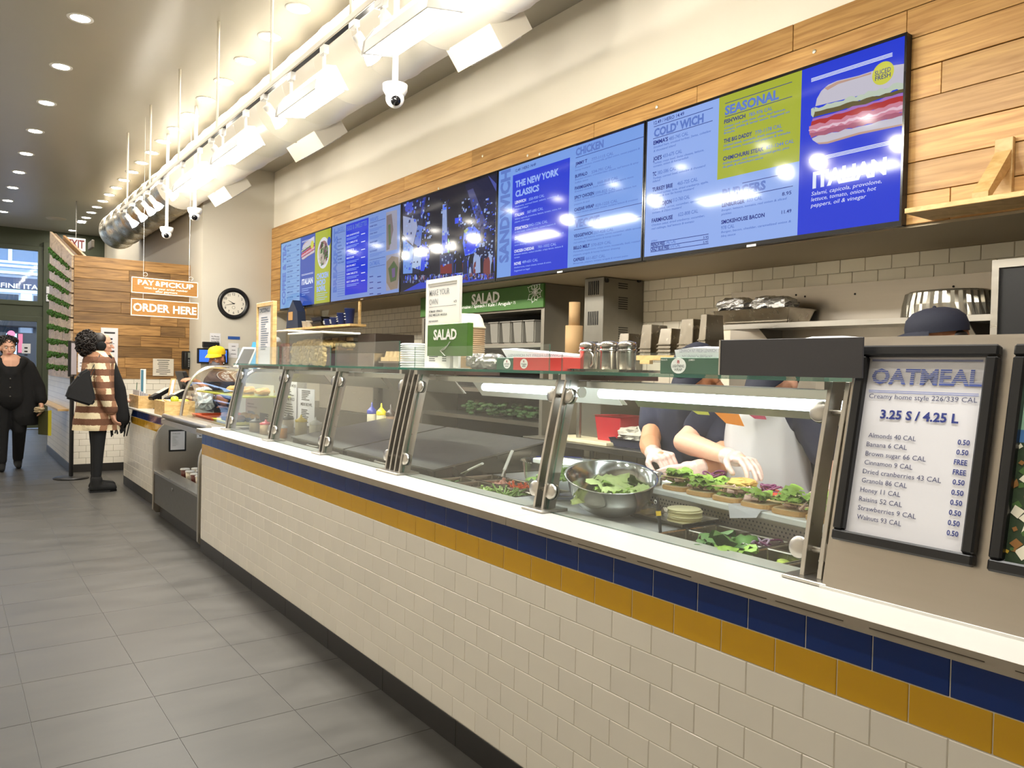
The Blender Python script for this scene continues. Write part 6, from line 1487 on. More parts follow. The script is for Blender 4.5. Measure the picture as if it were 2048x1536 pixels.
def papers(X, pts, label):
    t = thing('wrap_paper', label, 'paper', (X, 0, 0)); Pp = [oX(u, v, X) for u, v in pts]
    MB().prism(Pp, (0.07, 0.0, 0.006)).build('sheets', M_PAPER, t)
    c = sum(Pp, Vector())/len(Pp); w = abs(max(p.y for p in Pp)-min(p.y for p in Pp))
    mb = MB(); mb.text('LENWICH NY FRESH LENWICH', (X-0.0015, max(p.y for p in Pp)-w*0.12, c.z+0.004), NR, (0, 0, 1), 0.010, fit=w*0.75); mb.text('NY LENWICH FRESH NY', (X-0.0015, max(p.y for p in Pp)-w*0.18, c.z-0.014), NR, (0, 0, 1), 0.010, fit=w*0.62)
    mb.build('print', mat('pale_print', rgb(150, 152, 160), 0.8), t)['kind'] = 'stuff'
papers(0.37, [(1003, 698), (1110, 708), (1146, 712), (1146, 732), (1020, 726)], 'printed white wrapping sheets laid over the red film box')
papers(0.30, [(1349, 700), (1382, 695), (1446, 697), (1446, 722), (1354, 722)], 'printed white wrapping sheets on the green film box')
rl = thing('paper_bundle', 'bundle of white printed paper behind the charcoal sign plate', 'paper', (0.4, -0.7, 1.5))
p, q = oX(1560, 668, 0.36), oX(1690, 665, 0.36)
MB().prism([(0.36, p.y, 1.495), (0.36, (p.y+q.y)/2, 1.512), (0.36, q.y, 1.512), (0.36, q.y, ZH), (0.36, p.y, ZH)], (0.10, 0, 0)).build('bundle', M_PAPER, rl, bevel=0.006)
# shakers on a tray
ty0, ty1 = oX(1285, 745, 0.38).y, oX(1132, 738, 0.38).y
tr2 = thing('shaker_tray', 'steel tray carrying five shakers on the glass shelf', 'tray', (0.38, (ty0+ty1)/2, ZH))
tray(MB(), 0.27, 0.50, ty0, ty1, ZH+0.001, ZH+0.010, 0.012, 0.01).build('tray', M_PAN, tr2)
for k, (u, X) in enumerate(((1176, 0.35), (1200, 0.44), (1218, 0.33), (1240, 0.43), (1254, 0.35))):
    y = oX(u, 720, X).y; t = thing('metal_shaker', ['handled steel shaker at the end nearest the guard post', 'steel shaker at the back of the tray beside the handled one', 'steel shaker in the middle of the tray front', 'steel shaker at the back of the tray beside the film box', 'steel shaker at the tray end beside the film box'][k], 'shaker', (X, y, ZH+0.002), 'steel shakers on the tray')
    MB().lathe([(0.0001, 0), (0.030, 0), (0.031, 0.004), (0.031, 0.082), (0.033, 0.084), (0.033, 0.094), (0.030, 0.102), (0.012, 0.107), (0.0001, 0.107)], 22, Matrix.Translation((X, y, ZH+0.002))).build('body', mat('shaker_steel', rgb(184, 180, 172), 0.2, 0.95), t)
    MB().lathe([(0.0332, 0.070), (0.0345, 0.072), (0.0345, 0.076), (0.0332, 0.078)], 22, Matrix.Translation((X, y, ZH+0.002))).build('rim', M_CHROME, t)
    if k in (0, 3): MB().tube([(X-0.015, y-0.030, ZH+0.070), (X-0.025, y-0.055, ZH+0.060), (X-0.025, y-0.055, ZH+0.030), (X-0.015, y-0.030, ZH+0.018)], 0.004, 6).build('handle', M_STEEL, t)
# foam lid stack
fx = 0.42; fy = (oX(812, 710, fx).y+oX(843, 710, fx).y)/2; fr_ = abs(oX(812, 710, fx).y-oX(843, 710, fx).y)/2*0.85
fs_ = thing('lid_stack', 'tall stack of clear plastic bowl lids beside the white menu board', 'lid stack', (fx, fy, ZH))
lm = MB().lathe([(fr_*0.85, 0.010), (fr_*0.98, 0.006), (fr_, 0.0), (fr_*0.9, 0.0)], 24); o0 = lm.build('plastic_lid', mat('frosted_lid', rgb(216, 222, 220), 0.3, alpha=0.85)); lme = o0.data; bpy.data.objects.remove(o0, do_unlink=True)
for k in range(int((oX(828, 684, fx).z-ZH)/0.0115)): link_copy(lme, 'plastic_lid', (fx+0.004*random.random(), fy+0.004*random.random(), ZH+0.0115*k), fs_)
# crouton bins
M_FROST = glass('frosted_bin', (0.86, 0.86, 0.84, 1), 0.9, 1.4)
M_CROU = mat('croutons', rgb(222, 196, 140), 0.8, noise=0.2, nscale=40); M_PRETZ = mat('pink_croutons', rgb(206, 160, 150), 0.8, noise=0.25, nscale=40)
def bin_(X0, X1, ua, ub, ztop, label, m_, fill, seed):
    y1_, y0_ = oX(ua, 700, X0).y, oX(ub, 700, X0).y
    t = thing('snack_bin', label, 'bin', ((X0+X1)/2, (y0_+y1_)/2, ZH), 'clear bins on the glass shelf')
    w = MB(); th = 0.003
    w.box(X0, X0+th, y0_, y1_, ZH, ztop); w.box(X1-th, X1, y0_, y1_, ZH, ztop); w.box(X0+th, X1-th, y0_, y0_+th, ZH, ztop); w.box(X0+th, X1-th, y1_-th, y1_, ZH, ztop)
    w.build('walls', M_FROST, t)
    rbox(X0-0.012, X1+0.012, y0_-0.012, y1_+0.012, ztop, ztop+0.012).build('lid', M_WHITEP, t, bevel=0.004)
    r2 = random.Random(seed); mb = MB(); zf_ = ZH+(ztop-ZH)*fill
    for k in range(900):
        s = r2.random(); x = X0+0.015+(X1-X0-0.03)*r2.random() if s > 0.55 else X0+0.016+0.008*r2.random(); y = y0_+0.015+(y1_-y0_-0.03)*r2.random()
        hump = 0.8+0.2*math.sin(math.pi*(y-y0_)/(y1_-y0_))
        z = ZH+0.012+(zf_-ZH-0.02)*hump*(r2.random() if s <= 0.55 else 1.0)
        q = 0.011+0.009*r2.random(); mb.sphere((x, y, z), q, 5, 4, Matrix.Rotation(r2.random()*3, 4, 'X'), (1, 1.2, 0.8))
    mb.build('snacks', m_, t)['kind'] = 'stuff'
bin_(0.36, 0.60, 579, 645, oX(612, 668, 0.36).z, 'large clear bin of golden croutons with white lid', M_CROU, 0.80, 1)
bin_(0.37, 0.60, 552, 577, oX(565, 664, 0.37).z, 'narrower clear bin of pinkish snacks with white lid', M_PRETZ, 0.62, 2)
# wooden framed dressings sign
df = thing('dressing_sign', 'narrow wood-framed DRESSINGS list standing on the end shelf', 'sign', (0.33, 3.5, ZH)); XD = 0.30
p, q = oX(513, 607, XD), oX(546, 604, XD); y1_, y0_ = p.y, q.y; z1_ = p.z
for a, b, c, d in ((y0_, y1_, z1_-0.03, z1_), (y0_, y0_+0.045, ZH, z1_-0.03), (y1_-0.02, y1_, ZH, z1_-0.03)): rbox(XD, XD+0.03, a, b, c, d).build('frame_rail', M_OAK, df, bevel=0.002)
ps1, ps0 = y1_-0.02, y0_+0.10
rbox(XD+0.012, XD+0.016, y0_+0.04, y1_-0.02, ZH, z1_-0.03).build('sheet', M_PAPER, df)
mb = MB(); mb.text('DRESSINGS', (XD+0.011, y1_-0.04, z1_-0.07), NR, NU, 0.028, fit=(y1_-y0_)*0.62, bold=0.02); lines(mb, XD+0.011, y1_-0.06, y0_+0.06, z1_-0.10, ZH+0.10, 15, 0.006, 12); mb.build('print', mat('slate_ink', rgb(96, 110, 130), 0.7), df)['kind'] = 'stuff'
# stack of flat kraft lids by the bins and a white tub
sx_ = 0.48; sy_ = oX(550, 700, sx_).y+0.12
st2 = thing('plate_stack', 'stack of flat kraft lids behind the pink snack bin', 'lid stack', (sx_, sy_, ZH))
km2 = MB().lathe([(0.0001, 0.0), (0.085, 0.0), (0.09, 0.006), (0.085, 0.008), (0.0001, 0.008)], 24); o0 = km2.build('kraft_lid', M_KB); kme2 = o0.data; bpy.data.objects.remove(o0, do_unlink=True)
for k in range(18): link_copy(kme2, 'kraft_lid', (sx_, sy_, ZH+0.0095*k), st2)
tag(MB().lathe([(0.085, 0.0), (0.085, 0.01), (0.07, 0.035), (0.045, 0.045), (0.0001, 0.047)], 24, Matrix.Translation((sx_, sy_, ZH+0.172))).build('bowl_cover', M_WHITEP), 'white domed cover on the flat kraft lids', 'bowl cover')

# ================================================================ coffee corner at the far end of the kitchen
XK = 2.03
cs = thing('cup_shelf', 'wooden wall shelf lined with sample cups over the coffee machine', 'shelf', (1.93, 6.6, 1.84))
ck0, ck1 = oX(718, 648, 1.90).y, 7.30
zk = oX(650, 652, 1.84).z
rbox(1.80, XS-0.018, ck0, ck1, zk-0.025, zk).build('board', M_OAK, cs, bevel=0.002)
for y in (ck0+0.15, ck1-0.2): rbox(1.965, XS-0.018, y-0.02, y+0.02, zk, zk+0.30).build('upright', M_OAK, cs)
def cup(u, r, h, m_, label, X=1.87, band=True, v=640):
    y = oX(u, v, X).y; t = thing('paper_cup', label, 'cup', (X, y, zk), 'sample cups on the wooden shelf')
    MB().lathe([(0.0001, 0), (r*0.75, 0), (r, h), (r*1.05, h), (r*0.97, h-0.004), (0.0001, h*0.3)], 20, Matrix.Translation((X, y, zk))).build('cup', m_, t)
    if band:
        mb = MB()
        for k in range(3): mb.tube([(X-r*(0.80+0.06*k)-0.003, y+r*0.4, zk+h*(0.3+0.18*k)), (X-r*(0.80+0.06*k)-0.003, y-r*0.2, zk+h*(0.3+0.18*k))], 0.004, 4)
        mb.build('print', M_WHITEI, t)['kind'] = 'stuff'
    return t
M_CUPB = mat('cup_blue', rgb(36, 56, 122), 0.5)
cup(657, 0.055, 0.075, M_CUPB, 'short blue paper bowl on the cup shelf beside black boxes'); cup(670, 0.055, 0.085, M_CUPB, 'second short blue paper bowl on the cup shelf'); cup(684, 0.058, 0.125, M_CUPB, 'medium blue paper cup on the cup shelf'); cup(699, 0.055, 0.165, M_CUPB, 'tallest blue paper cup at the near end of the cup shelf')
cup(612, 0.05, 0.075, M_WHITEP, 'short white paper cup on the cup shelf', band=False); cup(621, 0.05, 0.075, M_WHITEP, 'white paper cup tucked against the black boxes', band=False)
for k in range(2):
    y = oX(640, 640, 1.88).y
    t = thing('takeout_box', ['black takeout box lowest on the cup shelf', 'black takeout box stacked on the lower box'][k], 'box', (1.88, y, zk+0.055*k))
    tray(MB(), 1.83, 1.94, y-0.15, y+0.15, zk+0.001+0.055*k, zk+0.045+0.055*k, 0.012, 0.02).build('tub', M_BLACK, t); rbox(1.822, 1.948, y-0.158, y+0.158, zk+0.045+0.055*k, zk+0.053+0.055*k).build('lid', M_BLACK, t)
y = oX(641, 620, 1.88).y
t = thing('clear_box', 'clear plastic box standing on the black takeout boxes', 'box', (1.88, y, zk+0.11)); tray(MB(), 1.83, 1.94, y-0.10, y+0.10, zk+0.112, zk+0.19, 0.012, 0.01).build('tub', M_PLASTIC, t)
y = oX(594, 640, 1.88).y
t = thing('carton_carrier', 'dark blue folded carton carrier at the far shelf end', 'carton', (1.88, y, zk)); mcar = mat('carton_navy', rgb(30, 40, 62), 0.6)
MB().prism([(1.82, y-0.20, zk), (1.82, y+0.20, zk), (1.82, y+0.16, zk+0.20), (1.82, y, zk+0.34), (1.82, y-0.16, zk+0.20)], (0.10, 0, 0)).build('carton', mcar, t)
rbox(1.815, 1.82, y-0.02, y+0.12, zk+0.10, zk+0.20).build('cutout', mat('carton_tan', rgb(170, 130, 80), 0.6), t)
# coffee machine
cm_ = thing('coffee_machine', 'wide steel coffee machine with two dark displays', 'coffee machine', (2.2, 5.9, 0.9))
XM2 = 2.02; m1_, m0_ = oX(640, 690, XM2).y, oX(748, 690, XM2).y
ztop_ = oX(720, 664, XM2).z-0.02
rbox(XM2, 2.5, m0_, m1_, 0.905, ztop_-0.20).build('body', M_STEEL, cm_, bevel=0.006)
rbox(XM2+0.02, 2.5, m0_+0.02, m1_, ztop_-0.20, ztop_).build('hopper', mat('machine_dark', rgb(70, 60, 52), 0.4), cm_, bevel=0.006)
for k in range(4):
    a = m1_-0.12-0.20*k
    rbox(XM2+0.014, XM2+0.02, a-0.17, a, ztop_-0.17, ztop_-0.03).build('drink_picture', mat('coffee_pic%d' % (k % 2), rgb(*((120, 84, 50), (190, 150, 96))[k % 2]), 0.4, noise=0.5, nscale=24), cm_)
for u0, u1 in ((554, 582), (607, 640)):
    pass
for a, b in ((oX(646, 688, XM2).y, oX(668, 688, XM2).y), (oX(684, 688, XM2).y, oX(706, 688, XM2).y)):
    dpl = rbox(XM2-0.006, XM2, b, a, oX(690, 696, XM2).z, oX(690, 682, XM2).z).build('display', M_BLACKG, cm_)
    zc_ = (oX(690, 696, XM2).z+oX(690, 682, XM2).z)/2
    mb = MB()
    for k in range(3): mb.disc((XM2-0.0065, b+(a-b)*(0.2+0.3*k), zc_+0.01*((k % 2)*2-1)), (-1, 0, 0), 0.009, 10)
    mb.build('led', mat('blue_led', rgb(60, 90, 255), 0.5, emit=rgb(70, 110, 255), estr=2.0), dpl)
bc2 = thing('coffee_counter', 'steel counter under the coffee machine', 'counter', (2.35, 6.2, 0)); rbox(1.98, 2.68, 4.72, YF-0.01, 0.05, 0.904).build('cabinet', M_DSTEEL, bc2)
for k in range(3):
    p = Vector((2.15, m0_-0.13-0.19*k, 0)); t = thing('cup_carrier', ['cardboard cup carrier nearest the coffee machine', 'middle cardboard cup carrier beside the coffee machine', 'cardboard cup carrier farthest from the coffee machine'][k], 'cup carrier', (2.15, p.y, 1.35), 'cardboard cup carriers')
    mk = mat('grey_card', rgb(190, 164, 120), 0.8)
    rbox(2.08, 2.25, p.y-0.09, p.y+0.09, 1.46, 1.50).build('base', mk, t)
    for s in (-1, 1): MB().lathe([(0.03, 0.06), (0.045, 0.0)], 12, Matrix.Translation((2.15, p.y+0.045*s, 1.50))).build('cone', mk, t)
rk = thing('carrier_rack', 'steel stand under the cardboard cup carriers', 'stand', (2.2, 5.0, 0.9)); yk = m0_-0.38
rbox(2.06, 2.5, yk-0.24, yk+0.35, 1.44, 1.458).build('top', M_STEEL, rk); rbox(2.10, 2.48, yk-0.20, yk+0.32, 0.905, 1.44).build('body', M_DSTEEL, rk)

# ================================================================ chilled case and pastry case at the counter end
YA, YBc = 4.04, 5.60
gc = thing('chilled_case', 'low open steel chilled case with round-shouldered side panels', 'display case', (0.3, 4.8, 0))
def side_pts(y, x0=-0.012, z1=0.89):
    pts = [(x0+0.03, y, 0.03), (x0, y, 0.06), (x0, y, 0.62)]
    for k in range(9): a = math.pi - (math.pi/2)*k/8; pts.append((x0+0.24+0.24*math.cos(a), y, 0.65+(z1-0.65)*math.sin(a)))
    return pts + [(0.86, y, z1), (0.86, y, 0.03)]
for y, m_ in ((YA-0.03, M_STEEL), (YBc-0.03, M_STEELV)):
    MB().prism(side_pts(y), (0, 0.03, 0)).build('side_panel', m_, gc, bevel=0.004)
rbox(0.0, 0.02, YA, YBc-0.03, 0.12, 0.405).build('front_panel', M_DSTEEL, gc, bevel=0.003)
MB().prism([(-0.005, YA, 0.39), (-0.005, YA, 0.410), (0.13, YA, 0.41), (0.13, YA, 0.385), (0.02, YA, 0.36)], (0, YBc-YA-0.03, 0)).build('front_lip', M_STEEL, gc)
rbox(0.05, 0.80, YA, YBc-0.03, 0.0, 0.12).build('plinth', M_BASE, gc)
rbox(0.02, 0.80, YA, YBc-0.03, 0.33, 0.36).build('well_floor', M_STEEL, gc); rbox(0.62, 0.80, YA, YBc-0.03, 0.36, 0.84).build('back_panel', M_STEEL, gc)
rbox(0.05, 0.80, YA, YBc-0.03, 0.84, 0.885).build('top_panel', M_STEEL, gc)
MB().tube([(0.42, YA+0.05, 0.825), (0.42, YBc-0.08, 0.825)], 0.012, 8).build('inner_tube', M_TUBE, gc)
p = oX(346, 972, 0.0); MB().tube([(-0.001, p.y, p.z-0.03), (-0.010, p.y, p.z-0.03)], 0.014, 10).build('lock', M_CHROME, gc)
fr3 = thing('case_price_frame', 'small black-framed price list on the chilled case side', 'framed menu', (0.2, 5.56, 0.57)); a_, b_ = oY(338, 860, 5.566), oY(372, 902, 5.566)
rbox(a_.x, b_.x, 5.562, 5.569, b_.z, a_.z).build('frame', M_BLACK, fr3, bevel=0.001); rbox(a_.x+0.014, b_.x-0.014, 5.560, 5.562, b_.z+0.016, a_.z-0.014).build('sheet', M_PAPER, fr3)
mb = MB()
mb.text('CHILLED', (a_.x+0.03, 5.559, a_.z-0.04), (1, 0, 0), NU, 0.012, bold=0.01)
for k in range(9): mb.quad((a_.x+0.03, 5.559, a_.z-0.06-0.011*k), (a_.x+0.03+0.05*random.random()+0.015, 5.559, a_.z-0.06-0.011*k), (a_.x+0.06, 5.559, a_.z-0.057-0.011*k), (a_.x+0.03, 5.559, a_.z-0.057-0.011*k))
mb.build('print', M_GREYI, fr3)['kind'] = 'stuff'
tg_ = thing('case_notice', 'small white notice stuck to the chilled case side', 'notice', (0.36, 5.56, 0.77)); a_, b_ = oY(394, 860, 5.568), oY(412, 875, 5.568)
rbox(a_.x, b_.x, 5.566, 5.569, b_.z, a_.z).build('sheet', M_PAPER, tg_); mb = MB(); mb.box(a_.x+0.02, b_.x-0.01, 5.5645, 5.566, b_.z+0.012, b_.z+0.026); mb.build('print', M_INK, tg_)
# snack cups in the chilled case
CC = [('fruit cup with golden pieces', (232, 176, 50)), ('parfait cup with dark berries', (110, 60, 50)), ('yogurt cup with pale filling', (226, 214, 190))]
i = 0
for r_ in range(3):
    for k in range(6):
        x = 0.19+0.09*r_; y = YA+0.36+0.17*k+0.03*random.random()
        kind = 0 if k < 2 and r_ < 2 else (1 if (k+r_) % 2 else 2)
        t = thing('snack_cup', 'white-lidded ' + CC[kind][0] + ' in the chilled case', 'cup', (x, y, 0.36), 'lidded cups in the chilled case')
        T = Matrix.Translation((x, y, 0.361)); h = 0.085+0.03*(r_ == 2)
        MB().lathe([(0.0001, 0), (0.030, 0), (0.038, h), (0.0001, h)], 16, T).build('cup', mat('snack_%d' % kind, rgb(*CC[kind][1]), 0.3, noise=0.3, nscale=60), t)
        MB().lathe([(0.041, h), (0.041, h+0.007), (0.036, h+0.012), (0.0001, h+0.012)], 16, T).build('lid', M_WHITEP, t); i += 1
# curved pastry case above
pc_ = thing('pastry_case', 'curved glass pastry case with steel edge trim', 'display case', (0.4, 4.7, 0.886)); YQ0, YQ1 = 4.02, 5.50
ZP0 = 0.886
rbox(0.06, 0.82, YQ0, YQ1, ZP0, ZP0+0.03).build('base', M_STEEL, pc_, bevel=0.004)
MB().tube([(0.06, YQ0, ZP0+0.028), (0.06, YQ1, ZP0+0.028)], 0.022, 12).build('front_rail', M_STEEL, pc_)
arc_ = [(0.20, ZP0+0.03), (0.225, 1.08), (0.265, 1.20), (0.32, 1.285), (0.40, 1.345), (0.50, 1.365), (0.82, 1.372)]
def smooth_arc(a, n=5):
    out = []
    for i_ in range(len(a)-1):
        p0, p1, p2, p3 = a[max(0, i_-1)], a[i_], a[i_+1], a[min(len(a)-1, i_+2)]
        for k in range(n):
            t = k/n; out.append(tuple(0.5*((2*p1[c]) + (-p0[c]+p2[c])*t + (2*p0[c]-5*p1[c]+4*p2[c]-p3[c])*t*t + (-p0[c]+3*p1[c]-3*p2[c]+p3[c])*t**3) for c in (0, 1)))
    return out + [a[-1]]
SA = smooth_arc(arc_)
for y in (YQ0+0.012, YQ1-0.012): MB().tube([(x, y, z) for x, z in SA], 0.014, 8).build('edge_trim', M_STEEL, pc_)
mb = MB(); n = len(SA); mb.add([(x, y, z) for y in (YQ0+0.012, YQ1-0.012) for x, z in SA], [(k, k+1, n+k+1, n+k) for k in range(n-1)], None, True); mb.build('curved_glass', M_GLASS, pc_)
MB().poly([(x, YQ1-0.012, z) for x, z in SA] + [(0.82, YQ1-0.012, ZP0+0.03)]).build('end_glass', M_GLASS, pc_)
rbox(0.80, 0.82, YQ0, YQ1, ZP0+0.03, 1.37).build('back_frame', mat('case_back', rgb(150, 146, 138), 0.4, alpha=0.5), pc_)
rbox(0.34, 0.80, YQ0+0.03, YQ1-0.03, 1.145, 1.153).build('glass_shelf', M_GLASS, pc_)
rbox(0.33, 0.80, YQ0+0.03, YQ1-0.03, 1.135, 1.145).build('shelf_edge', mat('lime_trim', rgb(188, 186, 60), 0.4), pc_)
for y0_, y1_, z, col_, nm in ((4.15, 4.70, ZP0+0.03, (196, 190, 50), 'lime tray of muffins low in the pastry case'), (4.75, 5.40, ZP0+0.03, (214, 96, 50), 'orange tray low in the pastry case')):
    tag(tray(MB(), 0.27, 0.68, y0_, y1_, z+0.002, z+0.025, 0.012, 0.01).build('pastry_tray', mat('tray_'+nm.split()[0], rgb(*col_), 0.4)), nm, 'tray')
for k in range(7):
    x, y = 0.36+0.14*(k % 2), 4.24+0.07*k
    t = thing('muffin', ['dark muffin', 'golden muffin'][k % 2] + ' in a black cup in the pastry case', 'muffin', (x, y, ZP0+0.032), 'muffins in the pastry case')
    MB().lathe([(0.0001, 0), (0.026, 0), (0.036, 0.045), (0.0001, 0.045)], 14, Matrix.Translation((x, y, ZP0+0.033))).build('cup', M_BLACK, t)
    MB().sphere((x, y, ZP0+0.08), 0.038, 12, 7, None, (1, 1, 0.7)).build('top', mat('muffin_%d' % (k % 2), rgb(*((92, 60, 34), (206, 164, 84))[k % 2]), 0.8, noise=0.3, nscale=50), t)
for k in range(6):
    x, y = 0.52+0.1*(k % 2), 4.2+0.19*k
    tag(crumple(MB(), (x, y, 1.18), 0.06, 0.065, 0.026, 16, 8, 0.08, 60+k).build('pastry', mat('baked', rgb(206, 158, 100), 0.7, noise=0.25, nscale=40)), 'flat golden pastry on the upper shelf of the pastry case', 'pastry', 'pastries on the case shelf')
bw = thing('wicker_basket', 'brown wicker basket at the back of the pastry case', 'basket', (0.5, 5.2, ZP0+0.06))
# kept low beside the trays
bpy.data.objects.remove(bw, do_unlink=True)
# tablet leaning on the case
tb = thing('tablet_stand', 'white tablet in a stand on top of the pastry case', 'tablet', (0.45, 4.6, 1.372)); p0 = oY(459, 729, 4.6); q0 = oY(484, 690, 4.6)
zt4 = 1.372
MB().prism([(0.40, 4.56, zt4+0.01), (0.52, 4.56, zt4+0.01), (0.60, 4.60, zt4+0.17), (0.48, 4.60, zt4+0.17)], (0.008, 0.012, 0)).build('tablet', M_WHITEP, tb, bevel=0.003)
MB().prism([(0.418, 4.5575, zt4+0.025), (0.512, 4.5575, zt4+0.025), (0.577, 4.591, zt4+0.155), (0.487, 4.591, zt4+0.155)], (0.0, -0.001, 0)).build('screen', mat('tablet_dark', rgb(84, 76, 68), 0.2), tb)
rbox(0.42, 0.56, 4.55, 4.66, zt4, zt4+0.012).build('foot', M_WHITEP, tb)
MB().prism([(0.50, 4.64, zt4+0.012), (0.55, 4.64, zt4+0.012), (0.585, 4.62, zt4+0.15), (0.56, 4.62, zt4+0.15)], (0.0, 0.006, 0)).build('brace', M_WHITEP, tb)
bk = thing('card_stand', 'blue printed card standing behind the tablet', 'card', (0.56, 4.75, 1.372))
MB().prism([(0.56, 4.75, zt4), (0.65, 4.75, zt4), (0.70, 4.78, zt4+0.22), (0.62, 4.78, zt4+0.22)], (0, 0.004, 0)).build('card', mat('sky_card', rgb(70, 150, 196), 0.5), bk); rbox(0.58, 0.66, 4.755, 4.80, zt4, zt4+0.008).build('foot', M_WHITEP, bk)

# ================================================================ checkout counter
XC = 0.11; YK0, YK1 = 5.61, 7.73
ck = thing('checkout_counter', 'tiled checkout counter with blue and mustard bands beyond the chilled case', 'counter', (0.4, 6.7, 0))
rbox(XC-0.0012, 0.62, YK0, YK1-0.004, 0.02, 0.884).build('carcass', M_GRT, ck)
tiled_front(ck, XC, YK0, YK1, phase=0.03); base_tiles(ck, XC, YK0, YK1)
for row in range(10):
    for k in range(4): 
        x = XC+0.08+0.154*k+(0.077 if row % 2 else 0)
        if x < 0.55: MB().box(x-0.076, x+0.076, YK1-0.005, YK1+0.005, 0.10+THZ*row+0.001, 0.10+THZ*(row+1)-0.001).build('white_tile', M_CT, ck)
ZK = 0.899
tag(rbox(XC-0.04, 0.66, YK0, YK1+0.03, 0.885, ZK).build('checkout_counter_slab', M_QUARTZ, bevel=0.002), 'white quartz top of the checkout counter', 'countertop')
def crate(x0, x1, y0, y1, h, label):
    t = thing('wooden_crate', label, 'crate', ((x0+x1)/2, (y0+y1)/2, ZK)); th = 0.014
    rbox(x0, x1, y0, y0+th, ZK, ZK+h).build('side_board', M_OAK, t, bevel=0.001); rbox(x0, x1, y1-th, y1, ZK, ZK+h).build('side_board', M_OAK, t, bevel=0.001)
    rbox(x0, x0+th, y0+th, y1-th, ZK, ZK+h).build('side_board', M_OAK, t, bevel=0.001); rbox(x1-th, x1, y0+th, y1-th, ZK, ZK+h).build('side_board', M_OAK, t, bevel=0.001)
    rbox(x0+th, x1-th, y0+th, y1-th, ZK, ZK+0.01).build('bottom', M_OAK, t)
crate(0.10, 0.37, 5.68, 6.12, 0.135, 'wooden crate of apples and wrapped bars nearest the chilled case'); crate(0.115, 0.31, 6.98, 7.5, 0.135, 'wooden crate with papers beside the card terminals')
for k, (x, y, c_, lb) in enumerate(((0.20, 5.74, (196, 206, 60), 'green apple in the near crate corner'), (0.26, 5.77, (214, 210, 90), 'pale green apple lower in the crate'), (0.31, 5.80, (206, 200, 80), 'pale green apple beside the wrapped bars'))):
    t = thing('apple', lb, 'apple', (x, y, ZK+0.10)); zc = ZK+(0.150, 0.120, 0.120)[k]
    MB().lathe([(0.0001, 0.028), (0.012, 0.033), (0.030, 0.024), (0.037, 0.0), (0.030, -0.025), (0.012, -0.034), (0.0001, -0.030)], 18, Matrix.Translation((x, y, zc))).build('fruit', mat('apple_%d' % k, rgb(*c_), 0.3), t); MB().tube([(x, y, zc+0.026), (x+0.004, y, zc+0.045)], 0.002, 5).build('stem', mat('stem', rgb(80, 60, 30), 0.8), t)
tag(rbox(0.13, 0.355, 5.70, 6.10, ZK+0.012, ZK+0.082).build('crate_filler', mat('tan_filler', rgb(206, 176, 130), 0.9, noise=0.2, nscale=40)), 'tan paper filler under the apples in the crate', 'filler')
rr = random.Random(9)
for k in range(14):
    x, y = 0.15+0.19*rr.random(), 5.84+0.24*rr.random(); c_ = ((206, 196, 200), (196, 70, 80), (230, 224, 226), (220, 180, 120), (190, 60, 70))[k % 5]
    o = MB().box(-0.05, 0.05, -0.02, 0.02, -0.008, 0.008, Matrix.Translation((x, y, ZK+0.10+0.012*(k//4))) @ Matrix.Rotation(rr.random()*3, 4, 'Z') @ Matrix.Rotation(0.3*rr.random(), 4, 'X')).build('snack_bar', mat('bar_%d' % (k % 5), rgb(*c_), 0.3), bevel=0.004)
    tag(o, ['silver', 'red', 'white', 'tan', 'dark red'][k % 5] + ' wrapped snack bar heaped in the apple crate', 'snack bar', 'wrapped bars in the apple crate')
for k in range(5):
    o = rbox(0.14+0.02*k, 0.145+0.02*k, 7.05, 7.42, ZK+0.012, ZK+0.19-0.01*k).build('paper_stack', M_PAPER); tag(o, 'upright white sheet filed in the far crate', 'paper', 'sheets filed in the far crate')
cu = thing('clear_tumbler', 'clear tumbler of mixed bags behind the apple crate', 'tumbler', (0.5, 5.95, ZK)); MB().lathe([(0.0001, 0), (0.09, 0), (0.12, 0.20), (0.118, 0.20), (0.088, 0.003)], 20, Matrix.Translation((0.52, 5.95, ZK))).build('tub', M_PLASTIC, cu)
crumple(MB(), (0.52, 5.95, ZK+0.15), 0.085, 0.085, 0.10, 16, 10, 0.3, 77).build('bags', mat('white_bags', rgb(230, 230, 232), 0.4), cu)
# card terminals on arms
def terminal(c, az, label, tilt=0.5):
    t = thing('card_terminal', label, 'card terminal', (c[0], c[1], ZK), 'card terminals on the checkout')
    MB().tube([(c[0], c[1], ZK), (c[0], c[1], c[2])], 0.022, 10).build('stand', M_BLACK, t); rbox(c[0]-0.05, c[0]+0.05, c[1]-0.05, c[1]+0.05, ZK, ZK+0.01).build('foot', M_BLACK, t)
    R = Matrix.Translation(c) @ Matrix.Rotation(az, 4, 'Z') @ Matrix.Rotation(-tilt, 4, 'Y')
    b = MB().box(-0.11, 0.11, -0.055, 0.055, -0.02, 0.02, R).build('body', M_BLACK, t, bevel=0.008, seg=2)
    MB().box(-0.02, 0.10, -0.045, 0.045, 0.0201, 0.022, R).build('screen', mat('terminal_screen', rgb(190, 186, 176), 0.3), t)
    for i_ in range(3):
        for j_ in range(4): MB().box(-0.095+0.018*i_, -0.083+0.018*i_, -0.038+0.02*j_, -0.026+0.02*j_, 0.0201, 0.024, R).build('key', M_DSTEEL, t)
terminal(Vector((0.30, 6.86, 1.06)), 0.25, 'black card terminal over the far crate', 0.5); terminal(Vector((0.36, 6.42, 1.06)), 0.15, 'black card terminal with light screen between the crates', 0.45)
rd = thing('price_stand', 'narrow blue leaflet stand behind the far crate', 'leaflet stand', (0.42, 7.45, ZK)); a_ = oY(281, 738, 7.45); b_ = oY(291, 790, 7.45)
